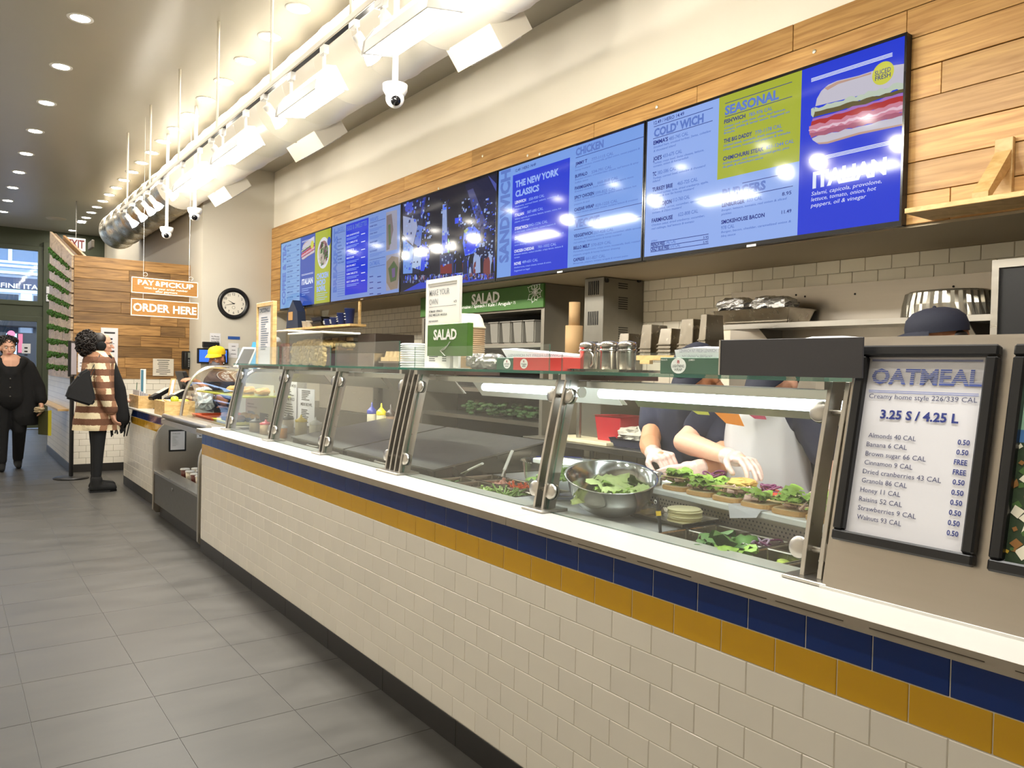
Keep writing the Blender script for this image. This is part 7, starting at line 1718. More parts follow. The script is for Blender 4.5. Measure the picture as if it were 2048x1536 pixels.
rbox(a_.x, b_.x, 7.44, 7.46, ZK, a_.z).build('holder', M_WHITEP, rd); rbox(a_.x+0.004, a_.x+0.03, 7.437, 7.44, ZK+0.03, a_.z-0.01).build('leaflet', mat('teal_leaflet', rgb(70, 120, 140), 0.5), rd)
tag(MB().tube([oY(274, 765, 7.3), oY(273, 780, 7.3), Vector((oY(273, 792, 7.3).x, 7.3, ZK+0.02))], 0.004, 6).build('green_straw', mat('straw_green', rgb(40, 90, 60), 0.5)), 'thin green straw standing in the far crate', 'straw')
# framed card, register monitors
fc = thing('counter_card', 'wooden framed card leaning behind the card terminals', 'card', (0.55, 6.5, ZK)); a_, b_ = oY(332, 757, 6.5), oY(350, 795, 6.5)
MB().prism([(a_.x, 6.5, b_.z-0.12), (b_.x-0.03, 6.5, b_.z-0.12), (b_.x+0.02, 6.55, a_.z), (a_.x+0.06, 6.55, a_.z)], (0, 0.015, 0)).build('frame', M_OAK, fc); MB().prism([(a_.x+0.015, 6.497, b_.z-0.10), (b_.x-0.045, 6.497, b_.z-0.10), (b_.x+0.005, 6.545, a_.z-0.015), (a_.x+0.07, 6.545, a_.z-0.015)], (0, 0.002, 0)).build('sheet', M_PAPER, fc)
rbox(a_.x+0.02, b_.x, 6.51, 6.6, ZK, b_.z-0.115).build('foot', M_OAK, fc)
rg = thing('register_screen', 'black cash register screen tilted towards the cashier', 'register', (0.66, 6.6, ZK)); a_, b_ = oY(356, 742, 6.6), oY(384, 780, 6.6)
MB().prism([(b_.x, 6.5, b_.z), (a_.x+0.06, 6.5, a_.z), (a_.x+0.02, 6.5, a_.z-0.005), (b_.x-0.06, 6.5, b_.z-0.01)], (0, 0.34, 0)).build('screen', M_BLACK, rg, bevel=0.006)
MB().tube([(b_.x-0.05, 6.66, b_.z+0.05), (b_.x-0.11, 6.66, ZK+0.03)], 0.035, 10).build('stand', M_BLACK, rg); rbox(b_.x-0.22, b_.x, 6.56, 6.78, ZK, ZK+0.03).build('foot', M_BLACK, rg)
# wall phone, monitor, notices on the far walls
ph_ = thing('wall_phone', 'black desk phone mounted on the plank partition', 'phone', (1.05, 8.96, 1.31)); a_, b_ = oY(363, 702, 8.975), oY(392, 738, 8.975)
rbox(a_.x, b_.x, 8.93, 8.979, b_.z, a_.z).build('body', M_BLACK, ph_, bevel=0.008); MB().tube([(a_.x+0.035, 8.91, b_.z+0.03), (a_.x+0.035, 8.895, (a_.z+b_.z)/2), (a_.x+0.035, 8.91, a_.z-0.02)], 0.022, 8).build('handset', M_BLACK, ph_)
for i_ in range(4):
    for j_ in range(4): rbox(a_.x+0.075+0.025*j_, a_.x+0.09+0.025*j_, 8.926, 8.93, b_.z+0.03+0.026*i_, b_.z+0.045+0.026*i_).build('button', M_GREYI, ph_)
rbox(a_.x+0.072, b_.x-0.012, 8.926, 8.93, a_.z-0.09, a_.z-0.02).build('screen', mat('phone_lcd', rgb(120, 124, 116), 0.4), ph_)
mn = thing('wall_monitor', 'black monitor with plain blue screen on the clock wall', 'monitor', (1.25, 8.33, 1.4)); a_, b_ = oY(393, 696, 8.32), oY(456, 728, 8.32); a_.x = max(a_.x, 1.04)
rbox(a_.x, b_.x, 8.31, 8.35, b_.z, a_.z).build('casing', M_BLACK, mn, bevel=0.004); rbox(a_.x+0.02, b_.x-0.02, 8.306, 8.31, b_.z+0.02, a_.z-0.02).build('screen', mat('monitor_blue', rgb(40, 80, 180), 0.2, emit=rgb(66, 120, 224), estr=0.6), mn); rbox(1.15, 1.30, 8.35, YF, b_.z+0.05, a_.z-0.05).build('mount', M_BLACK, mn)
tag(rbox(oY(405, 683, 8.36).x, oY(437, 683, 8.36).x, 8.31, YF, oY(420, 694, 8.36).z, oY(420, 684, 8.36).z).build('receipt_printer', M_BLACK, bevel=0.004), 'small black box mounted above the blue monitor', 'printer')
def ynotice(a, b, Y, label, n, seed, col_=None, head=None, name='wall_notice'):
    p, q = oY(*a, Y), oY(*b, Y); t = thing(name, label, 'notice', ((p.x+q.x)/2, Y, q.z)); rbox(p.x, q.x, Y, Y+0.003, q.z, p.z).build('sheet', M_PAPER if col_ is None else mat('notice_%d' % seed, rgb(*col_), 0.7), t)
    if n:
        r2 = random.Random(seed); mb = MB(); w = q.x-p.x
        for k in range(n):
            z = p.z+(q.z-p.z)*(k+0.8)/(n+0.8); h = abs(p.z-q.z)*0.035; e = w*(0.15+0.2*r2.random())
            mb.quad((p.x+e, Y-0.001, z-h/2), (q.x-e, Y-0.001, z-h/2), (q.x-e, Y-0.001, z+h/2), (p.x+e, Y-0.001, z+h/2))
        if head: mb.text(head, ((p.x+q.x)/2, Y-0.001, p.z-abs(p.z-q.z)*0.16), (1, 0, 0), NU, abs(p.z-q.z)*0.06, fit=w*0.7, align='C', bold=0.01)
        mb.build('print', M_INK, t)['kind'] = 'stuff'
    return t
YWf = 8.972
ynotice((202, 655), (235, 752), YWf, 'white notice on the plank wall behind the curly-haired customer', 7, 1); ynotice((156, 708), (180, 745), YWf, 'white notice low on the plank wall beside the stand', 5, 2); ynotice((306, 717), (347, 752), YWf, 'crumpled white certificate pinned to the plank wall', 8, 3, (214, 206, 190))
YWc = YF-0.004
t = ynotice((420, 666), (441, 687), YWc, 'white notice about phones on the clock wall', 0, 4); p, q = oY(420, 666, YWc), oY(441, 687, YWc); mb = MB()
for k, w_ in enumerate(('No Phones', 'Allowed', 'During Shift')): mb.text(w_, ((p.x+q.x)/2, YWc-0.001, p.z-0.05-0.03*k), (1, 0, 0), NU, 0.016, align='C', fit=(q.x-p.x)*0.75, bold=0.02)
mb.build('print', M_INK, t)['kind'] = 'stuff'
tag(rbox(oY(456, 674, YWc).x, oY(480, 674, YWc).x, YWc, YWc+0.003, oY(470, 679, YWc).z, oY(470, 673, YWc).z).build('blue_sticker', mat('sticker_blue', rgb(40, 84, 160), 0.6)), 'blue strip sticker on the clock wall', 'sticker')
ynotice((457, 686), (477, 716), YWc, 'white and blue poster under the sticker on the clock wall', 3, 6)
# clock
ckk = thing('wall_clock', 'round black-rimmed wall clock with arabic numerals', 'clock', (1.5, YF-0.02, 2.18)); cc = oY(468, 607, YF-0.03); RR = abs(oY(501, 607, YF-0.03).x-cc.x)*0.96
T = Matrix.Translation((cc.x, YF-0.001, cc.z)) @ Matrix.Rotation(math.pi/2, 4, 'X')
MB().lathe([(RR, 0.0), (RR, 0.02), (RR*0.92, 0.04), (RR*0.80, 0.035), (RR*0.73, 0.018)], 48, T).build('rim', M_BLACK, ckk)
MB().lathe([(0.0001, 0.014), (RR*0.74, 0.014)], 48, T).build('dial', mat('dial', rgb(226, 220, 206), 0.5), ckk)
mb = MB(); yq = YF-0.0165
for k in range(1, 13):
    a = math.radians(90-30*k); mb.text(str(k), (cc.x+RR*0.59*math.cos(a), yq, cc.z+RR*0.59*math.sin(a)-RR*0.07), (1, 0, 0), NU, RR*0.15, align='C', bold=0.005)
mb.build('numerals', M_INK, ckk)
def hand(a, L_, w):
    d = Vector((math.cos(a), 0, math.sin(a))); n_ = Vector((-d.z, 0, d.x)); o_ = Vector((cc.x, yq-0.002, cc.z)); MB().poly([o_-d*L_*0.15-n_*w, o_-d*L_*0.15+n_*w, o_+d*L_+n_*w*0.3, o_+d*L_-n_*w*0.3]).build('clock_hand', M_BLACK, ckk)
hand(math.radians(152), RR*0.38, 0.006); hand(math.radians(195), RR*0.58, 0.004)
mb = MB(); mb.disc((cc.x, yq, cc.z-RR*0.25), (0, -1, 0), RR*0.10, 16, RR*0.085); mb.build('small_dial', M_INK, ckk)
# hanging signs
YH = 6.92
def hang(a, b, c, d, label, words, nm):
    """a TL, b TR, c BR, d BL pixels; slightly turned board"""
    yaw_ = 0.16
    p = oY(*a, YH); r_ = oY(*b, YH+0.10); zt, zb_ = (p.z+r_.z)/2+0.0, (oY(*d, YH).z+oY(*c, YH+0.10).z)/2
    t = thing('hanging_sign', label, 'sign', ((p.x+r_.x)/2, YH, zb_), 'wooden signs hung over the checkout')
    dx = Vector((r_.x-p.x, 0.10, 0)); right = dx.normalized(); nrm = Vector((right.y, -right.x, 0))
    o_ = Vector((p.x, YH, zb_)); h = zt-zb_
    MB().prism([o_, o_+dx, o_+dx+Vector((0, 0, h)), o_+Vector((0, 0, h))], -nrm*0.02).build('board', mat('sign_wood_'+nm, rgb(176, 124, 62), 0.5, noise=0.2, nscale=12, stretch=(1, 1, 8)), t)
    fr = MB(); e = 0.008
    for q0, q1, z0, z1 in ((0, 1, 0, e), (0, 1, h-e, h), (0, e/dx.length, 0, h), (1-e/dx.length, 1, 0, h)):
        fr.add([o_+dx*q0+Vector((0, 0, z0))+nrm*0.001, o_+dx*q1+Vector((0, 0, z0))+nrm*0.001, o_+dx*q1+Vector((0, 0, z1))+nrm*0.001, o_+dx*q0+Vector((0, 0, z1))+nrm*0.001], [(0, 1, 2, 3)])
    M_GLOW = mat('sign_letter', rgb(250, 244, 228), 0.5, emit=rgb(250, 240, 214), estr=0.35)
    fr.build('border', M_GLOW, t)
    mb = MB()
    for w_, fx_, fz_, fh_, fw_ in words: mb.text(w_, o_+dx*fx_+Vector((0, 0, h*fz_))+nrm*0.002, right, NU, h*fh_, fit=dx.length*fw_, bold=0.03 if fh_ > 0.2 else 0.01)
    mb.build('lettering', M_GLOW, t)['kind'] = 'stuff'
    return t, o_, dx, zt, h
s1_ = hang((263, 551), (396, 567), (396, 594), (262, 586), 'upper hanging wooden sign reading PAY & PICKUP', [('PAY', 0.09, 0.55, 0.30, 0.24), ('&', 0.345, 0.55, 0.30, 0.075), ('PICKUP', 0.43, 0.52, 0.30, 0.50), ('Wait for your order number', 0.18, 0.30, 0.13, 0.66), ('after payment', 0.35, 0.12, 0.13, 0.33)], 'a')
s2_ = hang((262, 597), (397, 605), (397, 638), (260, 631), 'lower hanging wooden sign reading ORDER HERE', [('ORDER', 0.03, 0.28, 0.44, 0.53), ('HERE', 0.61, 0.26, 0.44, 0.36)], 'b')
for q0 in (0.17, 0.86):
    b0 = s1_[1]+s1_[2]*q0
    MB().tube([(b0.x, b0.y, s1_[3]), (b0.x, b0.y, ZC)], 0.0018, 5).build('wire', M_WHITEP, s1_[0])
    MB().tube([(b0.x+0.02+0.02*math.cos(k*0.6), b0.y, s1_[3]+0.035+0.02*math.sin(k*0.6)) for k in range(12)], 0.0018, 5).build('wire_loop', M_WHITEP, s1_[0])
    b1_ = s2_[1]+s2_[2]*q0; MB().tube([(b1_.x, b1_.y, s2_[3]), (b1_.x, b1_.y, s1_[1].z)], 0.0018, 5).build('link', M_WHITEP, s2_[0])
# stand with poster in front of the partition
sx, sy = -0.335, 8.45
pst = thing('poster_stand', 'black pole stand with slim framed poster by the partition corner', 'sign stand', (sx, sy, 0))
MB().lathe([(0.0001, 0.03), (0.15, 0.026), (0.19, 0.012), (0.19, 0.0), (0.0001, 0.0)], 28, Matrix.Translation((sx, sy, 0.0))).build('base', M_BLACK, pst); MB().tube([(sx, sy, 0.02), (sx, sy, 1.22)], 0.024, 12).build('pole', M_BLACK, pst)
a_, b_ = oY(141, 682, sy), oY(156, 753, sy); MB().box(-0.16, 0.16, -0.015, 0.015, 0, a_.z-b_.z, Matrix.Translation((sx, sy, b_.z)) @ Matrix.Rotation(math.radians(72), 4, 'Z')).build('frame', M_BLACK, pst, bevel=0.003)
MB().box(-0.135, 0.135, 0.0152, 0.017, 0.025, a_.z-b_.z-0.025, Matrix.Translation((sx, sy, b_.z)) @ Matrix.Rotation(math.radians(72), 4, 'Z')).build('poster', mat('poster_lilac', rgb(196, 190, 200), 0.6), pst); MB().box(-0.135, 0.135, -0.017, -0.0152, 0.025, a_.z-b_.z-0.025, Matrix.Translation((sx, sy, b_.z)) @ Matrix.Rotation(math.radians(72), 4, 'Z')).build('poster', mat('poster_lilac', rgb(196, 190, 200), 0.6), pst)
# EXIT sign
YX = 12.4
ex = thing('exit_sign', 'white EXIT sign with dark red letters hung near the ceiling', 'exit sign', (0.15, YX, 3.2)); a_, b_ = oY(133, 474, YX), oY(171, 503, YX)
rbox(a_.x, b_.x, YX, YX+0.05, b_.z, a_.z).build('box', mat('exit_white', rgb(214, 206, 196), 0.5, emit=rgb(214, 206, 196), estr=0.25), ex, bevel=0.004); MB().text('EXIT', (a_.x+0.02, YX-0.001, b_.z+0.045), (1, 0, 0), NU, (a_.z-b_.z)*0.62, fit=(b_.x-a_.x)*0.86, bold=0.03).build('lettering', mat('exit_red', rgb(110, 26, 34), 0.5), ex)
rbox((a_.x+b_.x)/2-0.006, (a_.x+b_.x)/2+0.006, YX+0.02, YX+0.03, a_.z, ZC).build('hanger', M_DSTEEL, ex)

# ================================================================ people
def capsule(mb, p0, p1, r0, r1, n=10):
    p0, p1 = Vector(p0), Vector(p1); d = p1-p0
    if d.length < 1e-5: d = Vector((0, 0, 1e-4))
    t = d.normalized(); pts = []; rs = []
    for k in range(4): a = math.pi/2*(1-k/4); pts.append(p0 - t*(r0*math.sin(a))); rs.append(max(1e-4, r0*math.cos(a)))
    pts.append(p0); rs.append(r0); pts.append(p1); rs.append(r1)
    for k in range(1, 5): a = math.pi/2*k/4; pts.append(p1 + t*(r1*math.sin(a))); rs.append(max(1e-4, r1*math.cos(a)))
    mb.tube(pts, rs, n, caps=True)
def blob(name, spec, material, parent, voxel=0.012, smooth=4, cut=None):
    """one continuous surface grown from tapered limbs ('c') and ellipsoids ('e')"""
    mb = MB()
    for s in spec:
        if s[0] == 'c': capsule(mb, *s[1:])
        else: mb.sphere(s[1], 1.0, 14, 10, s[3] if len(s) > 3 else None, s[2])
    o = mb.build(name, material); bm = bmesh.new(); bm.from_mesh(o.data); bmesh.ops.remove_doubles(bm, verts=bm.verts, dist=1e-6); bmesh.ops.recalc_face_normals(bm, faces=bm.faces); bm.to_mesh(o.data); bm.free()
    r = o.modifiers.new('r', 'REMESH'); r.mode = 'VOXEL'; r.voxel_size = voxel
    if smooth: q = o.modifiers.new('s', 'SMOOTH'); q.factor = 0.5; q.iterations = smooth
    bpy.context.view_layer.update()
    me = bpy.data.meshes.new_from_object(o.evaluated_get(bpy.context.evaluated_depsgraph_get()))
    if cut is not None:
        bm = bmesh.new(); bm.from_mesh(me); bmesh.ops.bisect_plane(bm, geom=bm.verts[:]+bm.edges[:]+bm.faces[:], plane_co=(0, 0, cut), plane_no=(0, 0, 1), clear_inner=True); bm.to_mesh(me); bm.free()
    me.polygons.foreach_set('use_smooth', [True]*len(me.polygons)); me.materials.clear(); me.materials.append(material)
    bpy.data.objects.remove(o, do_unlink=True)
    o = bpy.data.objects.new(name, me); COL.objects.link(o); attach(o, parent)
    return o
def hand_spec(w, d, n, side=1, curl=(0.3, 0.35, 0.4, 0.45), k=1.0, thumb=0.5, spread=0.06):
    """five-fingered hand: wrist w, pointing d, fingers close towards n"""
    w, d, n = Vector(w), Vector(d).normalized(), Vector(n); n = (n - d*n.dot(d)).normalized(); s = d.cross(n)*side
    out = [('c', w, w+d*0.03*k, 0.026*k, 0.028*k)]
    offs = (-0.030, -0.010, 0.010, 0.028); Ls = (0.070, 0.078, 0.072, 0.056)
    for i in range(4):
        kn = w + d*(0.092 - 0.004*abs(i-1))*k + s*offs[i]*k
        out.append(('c', w + d*0.02*k + s*offs[i]*0.55*k, kn, 0.017*k, 0.0125*k))
        di = (d + s*(i-1.5)*spread).normalized(); p = kn; r = 0.0098*k
        for f in (0.45, 0.32, 0.26):
            c = curl[i]; di = (di*math.cos(c) + n*math.sin(c)).normalized(); nn = (n - di*n.dot(di)); n_ = nn
            q = p + di*Ls[i]*f*k*1.12; out.append(('c', p, q, r, r*0.92)); p = q; r *= 0.92
    t0 = w + d*0.022*k - s*0.026*k; t1 = t0 + (d*0.65 - s*0.65 + n*0.25).normalized()*0.042*k; t2 = t1 + (d*(0.8) - s*(0.45-thumb*0.5) + n*thumb).normalized()*0.034*k; t3 = t2 + (d*0.8 - s*(0.2-thumb*0.5) + n*thumb).normalized()*0.026*k
    out += [('c', t0, t1, 0.015*k, 0.0115*k), ('c', t1, t2, 0.0112*k, 0.0102*k), ('c', t2, t3, 0.0102*k, 0.009*k)]
    return out
def head_spec(c, face, k=1.0):
    """skull, jaw, nose, ears and neck; c centre of the head, face direction it looks"""
    c = Vector(c); f = Vector(face).normalized(); r = f.cross(Vector((0, 0, 1))).normalized(); u = r.cross(f)
    R = Matrix((r, f, u)).transposed().to_4x4()
    S = [('e', c + u*0.025*k - f*0.008*k, (0.074*k, 0.094*k, 0.098*k), R), ('e', c + f*0.022*k - u*0.048*k, (0.056*k, 0.066*k, 0.064*k), R), ('e', c + f*0.058*k - u*0.092*k, (0.026*k, 0.022*k, 0.020*k), R),
         ('c', c + f*0.086*k + u*0.005*k, c + f*0.108*k - u*0.030*k, 0.008*k, 0.013*k), ('e', c + f*0.080*k + u*0.026*k, (0.050*k, 0.014*k, 0.012*k), R), ('e', c + f*0.082*k - u*0.062*k, (0.024*k, 0.012*k, 0.007*k), R), ('e', c + f*0.080*k - u*0.074*k, (0.022*k, 0.012*k, 0.007*k), R)]
    for s in (-1, 1): S += [('e', c + r*s*0.076*k - u*0.012*k - f*0.005*k, (0.010*k, 0.020*k, 0.032*k), R), ('e', c + r*s*0.038*k + f*0.062*k - u*0.022*k, (0.026*k, 0.020*k, 0.022*k), R)]
    S += [('c', c - u*0.06*k - f*0.02*k, c - u*0.165*k - f*0.03*k, 0.050*k, 0.056*k)]
    return S, f, r, u
def face_bits(c, f, r, u, parent, k=1.0, lips=(150, 80, 76), eyes=True):
    c = Vector(c)
    for s in (-1, 1):
        if eyes:
            e = MB().sphere(c + r*s*0.031*k + f*0.077*k + u*0.004*k, 0.011*k, 10, 7).build('eye', mat('eye_white', rgb(226, 222, 216), 0.2), parent)
            MB().sphere(c + r*s*0.031*k + f*0.083*k + u*0.003*k, 0.0062*k, 8, 6).build('iris', mat('iris', rgb(40, 28, 20), 0.2), e)
        MB().tube([c + r*s*0.014*k + f*0.092*k + u*0.024*k, c + r*s*0.033*k + f*0.090*k + u*0.031*k, c + r*s*0.052*k + f*0.074*k + u*0.024*k], 0.0042*k, 5, flat=0.6).build('eyebrow', mat('brow', rgb(30, 22, 18), 0.8), parent)
    if lips: MB().tube([c + r*q*0.024*k + f*(0.094-0.012*abs(q))*k - u*(0.067)*k for q in (-1, -0.5, 0, 0.5, 1)], [0.003*k, 0.006*k, 0.007*k, 0.006*k, 0.003*k], 6).build('lips', mat('lips_%d' % lips[0], rgb(*lips), 0.4), parent)
def curls(mb, c, rx, ry, rz, n, r, seed):
    rr2 = random.Random(seed)
    for k in range(n):
        v = Vector((rr2.gauss(0, 1), rr2.gauss(0, 1), rr2.gauss(0, 1))).normalized(); p = Vector(c) + Vector((v.x*rx, v.y*ry, v.z*rz))
        a = Vector((rr2.gauss(0, 1), rr2.gauss(0, 1), rr2.gauss(0, 1))).normalized(); b = v.cross(a).normalized()
        mb.tube([p + (a*math.cos(t) + b*math.sin(t))*r*1.6 + v*(0.004*t) for t in [q*0.9 for q in range(7)]], r*0.42, 4)
M_SKINA = mat('skin_light', rgb(214, 164, 138), 0.5, noise=0.06, nscale=25); M_SKINB = mat('skin_warm', rgb(190, 134, 98), 0.5, noise=0.06, nscale=25); M_SKINC = mat('skin_tan', rgb(168, 112, 80), 0.5, noise=0.06, nscale=25)
M_GLOVE = mat('thin_glove', rgb(212, 184, 174), 0.3, noise=0.08, nscale=70, bump=0.35, coat=0.3)
M_NAVYC = mat('navy_cotton', rgb(18, 24, 52), 0.9, noise=0.12, nscale=15, bump=0.1); M_BLACKC = mat('black_cloth', rgb(7, 7, 9), 0.9, noise=0.2, nscale=12, bump=0.15); M_HAIR = mat('dark_hair', rgb(30, 22, 18), 0.5, noise=0.3, nscale=60)
M_LEG = mat('dark_leggings', rgb(7, 9, 12), 0.8); M_APRON = mat('white_apron', rgb(188, 186, 188), 0.8, noise=0.05, nscale=8, bump=0.25); M_BOOT = mat('black_suede', rgb(10, 10, 10), 0.85, noise=0.2, nscale=40)
def plaid():
    m = bpy.data.materials.new('brown_plaid'); m.use_nodes = True; nt = m.node_tree; N = nt.nodes; L = nt.links; p = N['Principled BSDF']; p.inputs['Roughness'].default_value = 0.95
    geo = N.new('ShaderNodeNewGeometry'); sp = N.new('ShaderNodeSeparateXYZ'); L.new(geo.outputs['Position'], sp.inputs[0])
    nz = N.new('ShaderNodeTexNoise'); nz.inputs['Scale'].default_value = 70; nz.inputs['Detail'].default_value = 4; L.new(geo.outputs['Position'], nz.inputs['Vector'])
    def band(sock, freq, ph, thr):
        a = N.new('ShaderNodeMath'); a.operation = 'MULTIPLY_ADD'; a.inputs[1].default_value = freq; a.inputs[2].default_value = ph; L.new(sock, a.inputs[0])
        s = N.new('ShaderNodeMath'); s.operation = 'SINE'; L.new(a.outputs[0], s.inputs[0])
        j = N.new('ShaderNodeMath'); j.operation = 'MULTIPLY_ADD'; j.inputs[1].default_value = 0.9; j.inputs[2].default_value = -0.45; L.new(nz.outputs['Fac'], j.inputs[0])
        d = N.new('ShaderNodeMath'); d.operation = 'ADD'; L.new(s.outputs[0], d.inputs[0]); L.new(j.outputs[0], d.inputs[1])
        g = N.new('ShaderNodeMath'); g.operation = 'GREATER_THAN'; g.inputs[1].default_value = thr; L.new(d.outputs[0], g.inputs[0]); return g.outputs[0]
    ad = N.new('ShaderNodeMath'); ad.operation = 'ADD'; L.new(sp.outputs[0], ad.inputs[0]); L.new(sp.outputs[1], ad.inputs[1])
    bx, bz = band(ad.outputs[0], 36, 0.4, 0.12), band(sp.outputs[2], 48, 0.0, 0.05)
    mu = N.new('ShaderNodeMath'); mu.operation = 'MULTIPLY'; L.new(bx, mu.inputs[0]); L.new(bz, mu.inputs[1])
    mx0 = N.new('ShaderNodeMix'); mx0.data_type = 'RGBA'; mx0.inputs[6].default_value = rgb(112, 76, 56); mx0.inputs[7].default_value = rgb(158, 116, 88); L.new(bz, mx0.inputs[0])
    mx = N.new('ShaderNodeMix'); mx.data_type = 'RGBA'; mx.inputs[7].default_value = rgb(232, 216, 180); L.new(mu.outputs[0], mx.inputs[0]); L.new(mx0.outputs[2], mx.inputs[6])
    L.new(mx.outputs[2], p.inputs['Base Color'])
    b = N.new('ShaderNodeBump'); b.inputs['Strength'].default_value = 0.5; b.inputs['Distance'].default_value = 0.01; L.new(nz.outputs['Fac'], b.inputs['Height']); L.new(b.outputs[0], p.inputs['Normal'])
    return m
M_PLAID = plaid()
# ---- customer in the plaid coat, facing the checkout (+X)
Y_ = 7.32; X_ = -0.20
pa_ = thing('person', 'person in brown plaid coat and black scarf standing at the checkout', 'person', (X_, Y_, 0))
hc = (-0.185, Y_, 1.575)
S, f, r, u = head_spec(hc, (1, -0.12, -0.02))
wr_r, wr_l = Vector((-0.115, 7.10, 0.845)), Vector((0.07, 7.46, 0.965))
body = S + [('c', (-0.215, Y_, 1.36), (-0.22, Y_, 0.98), 0.13, 0.13), ('c', (-0.215, Y_+0.03, 1.42), (-0.215, Y_-0.03, 1.42), 0.07, 0.07),
  ('c', (-0.21, Y_-0.15, 1.35), (-0.20, 7.10, 1.09), 0.05, 0.04), ('c', (-0.20, 7.10, 1.09), wr_r, 0.04, 0.026), ('c', (-0.21, Y_+0.15, 1.35), (-0.12, 7.52, 1.10), 0.05, 0.04), ('c', (-0.12, 7.52, 1.10), wr_l, 0.04, 0.026),
  ('c', (-0.22, Y_-0.08, 0.92), (-0.225, Y_-0.09, 0.50), 0.085, 0.058), ('c', (-0.225, Y_-0.09, 0.50), (-0.235, Y_-0.09, 0.10), 0.056, 0.040), ('c', (-0.22, Y_+0.08, 0.92), (-0.215, Y_+0.09, 0.50), 0.085, 0.058), ('c', (-0.215, Y_+0.09, 0.50), (-0.225, Y_+0.10, 0.10), 0.056, 0.040)]
body += hand_spec(wr_r, (0.25, 0.0, -1), (1, 0.3, 0.2), 1, (0.45, 0.5, 0.55, 0.6), 0.95) + hand_spec(wr_l, (1, -0.25, -0.15), (0, 0, -1), -1, (0.3, 0.3, 0.3, 0.3), 0.9)
blob('body', body, M_SKINA, pa_, 0.008, 2)
face_bits(hc, f, r, u, pa_, 1.0)
blob('coat', [('c', (-0.215, Y_, 1.37), (-0.225, Y_, 1.05), 0.165, 0.185), ('c', (-0.225, Y_, 1.05), (-0.245, Y_, 0.74), 0.19, 0.20), ('c', (-0.22, Y_-0.06, 0.80), (-0.235, Y_-0.07, 0.72), 0.16, 0.15), ('c', (-0.28, Y_+0.05, 0.80), (-0.31, Y_+0.05, 0.73), 0.16, 0.15), ('e', (-0.21, Y_, 1.38), (0.14, 0.215, 0.10)),
  ('c', (-0.21, Y_-0.17, 1.36), (-0.20, 7.06, 1.09), 0.085, 0.074), ('c', (-0.20, 7.06, 1.09), (-0.125, 7.085, 0.89), 0.074, 0.066), ('c', (-0.21, Y_+0.16, 1.36), (-0.12, 7.53, 1.10), 0.085, 0.072), ('c', (-0.12, 7.53, 1.10), (0.0, 7.48, 1.0), 0.072, 0.060),
  ('e', (-0.20, Y_, 1.455), (0.088, 0.098, 0.045)), ('c', (-0.27, Y_, 1.0), (-0.34, Y_, 0.64), 0.15, 0.13), ('c', (-0.20, Y_, 0.9), (-0.18, Y_, 0.62), 0.18, 0.19)], M_PLAID, pa_, 0.012, 3, 0.66)
blob('leggings', [('c', (-0.22, Y_-0.08, 0.90), (-0.225, Y_-0.09, 0.50), 0.100, 0.066), ('c', (-0.225, Y_-0.09, 0.50), (-0.235, Y_-0.09, 0.17), 0.064, 0.046), ('c', (-0.22, Y_+0.08, 0.90), (-0.215, Y_+0.09, 0.50), 0.100, 0.066), ('c', (-0.215, Y_+0.09, 0.50), (-0.225, Y_+0.10, 0.17), 0.064, 0.046), ('e', (-0.22, Y_, 0.90), (0.12, 0.18, 0.12))], M_LEG, pa_, 0.012, 2)
for s, yb_ in ((-1, Y_-0.09), (1, Y_+0.10)):
    x0 = -0.235 if s < 0 else -0.215
    blob('boot', [('c', (x0, yb_, 0.13), (x0, yb_, 0.055), 0.058, 0.060), ('c', (x0+0.02, yb_, 0.055), (x0+0.15, yb_, 0.045), 0.056, 0.043), ('c', (x0-0.03, yb_, 0.045), (x0+0.16, yb_, 0.038), 0.044, 0.036)], M_BOOT, pa_, 0.010, 2)
    MB().prism([(x0-0.07, yb_-0.045, 0), (x0+0.12, yb_-0.05, 0), (x0+0.195, yb_, 0), (x0+0.12, yb_+0.05, 0), (x0-0.07, yb_+0.045, 0)], (0, 0, 0.018)).build('boot_sole', M_BLACK, pa_)
hb = blob('hair', [('e', (-0.215, Y_, 1.620), (0.090, 0.088, 0.080)), ('e', (-0.255, Y_, 1.58), (0.060, 0.084, 0.085)), ('e', (-0.315, Y_+0.0, 1.595), (0.085, 0.09, 0.10)), ('e', (-0.325, Y_, 1.50), (0.055, 0.07, 0.07))], M_HAIR, pa_, 0.012, 2)
mb = MB(); curls(mb, (-0.325, Y_, 1.575), 0.095, 0.095, 0.12, 260, 0.014, 4); mb.build('curls', M_HAIR, hb)['kind'] = 'stuff'
MB().sphere((-0.205, Y_-0.086, 1.555), 0.047, 16, 10, None, (1.0, 0.5, 1.05)).build('ear_muff', M_BLACKC, pa_)
MB().sphere((-0.205, Y_+0.086, 1.555), 0.047, 16, 10, None, (1.0, 0.5, 1.05)).build('ear_muff', M_BLACKC, pa_)
MB().tube([(-0.16, Y_-0.082, 1.59), (-0.09, Y_-0.062, 1.586), (-0.075, Y_-0.03, 1.585)], 0.003, 5).build('glasses', M_BLACK, pa_)
sc2 = blob('scarf', [('c', (-0.11, Y_-0.02, 1.40), (-0.03, Y_-0.04, 1.10), 0.050, 0.075), ('c', (-0.03, Y_-0.04, 1.10), (0.00, Y_-0.05, 0.78), 0.075, 0.090), ('c', (-0.11, Y_+0.05, 1.40), (-0.01, Y_+0.06, 1.0), 0.050, 0.070), ('c', (-0.01, Y_+0.06, 1.0), (0.02, Y_+0.05, 0.76), 0.07, 0.085), ('c', (-0.14, Y_-0.09, 1.43), (-0.10, Y_+0.09, 1.43), 0.04, 0.04)], M_BLACKC, pa_, 0.013, 3)
mb = MB(); rr = random.Random(2)
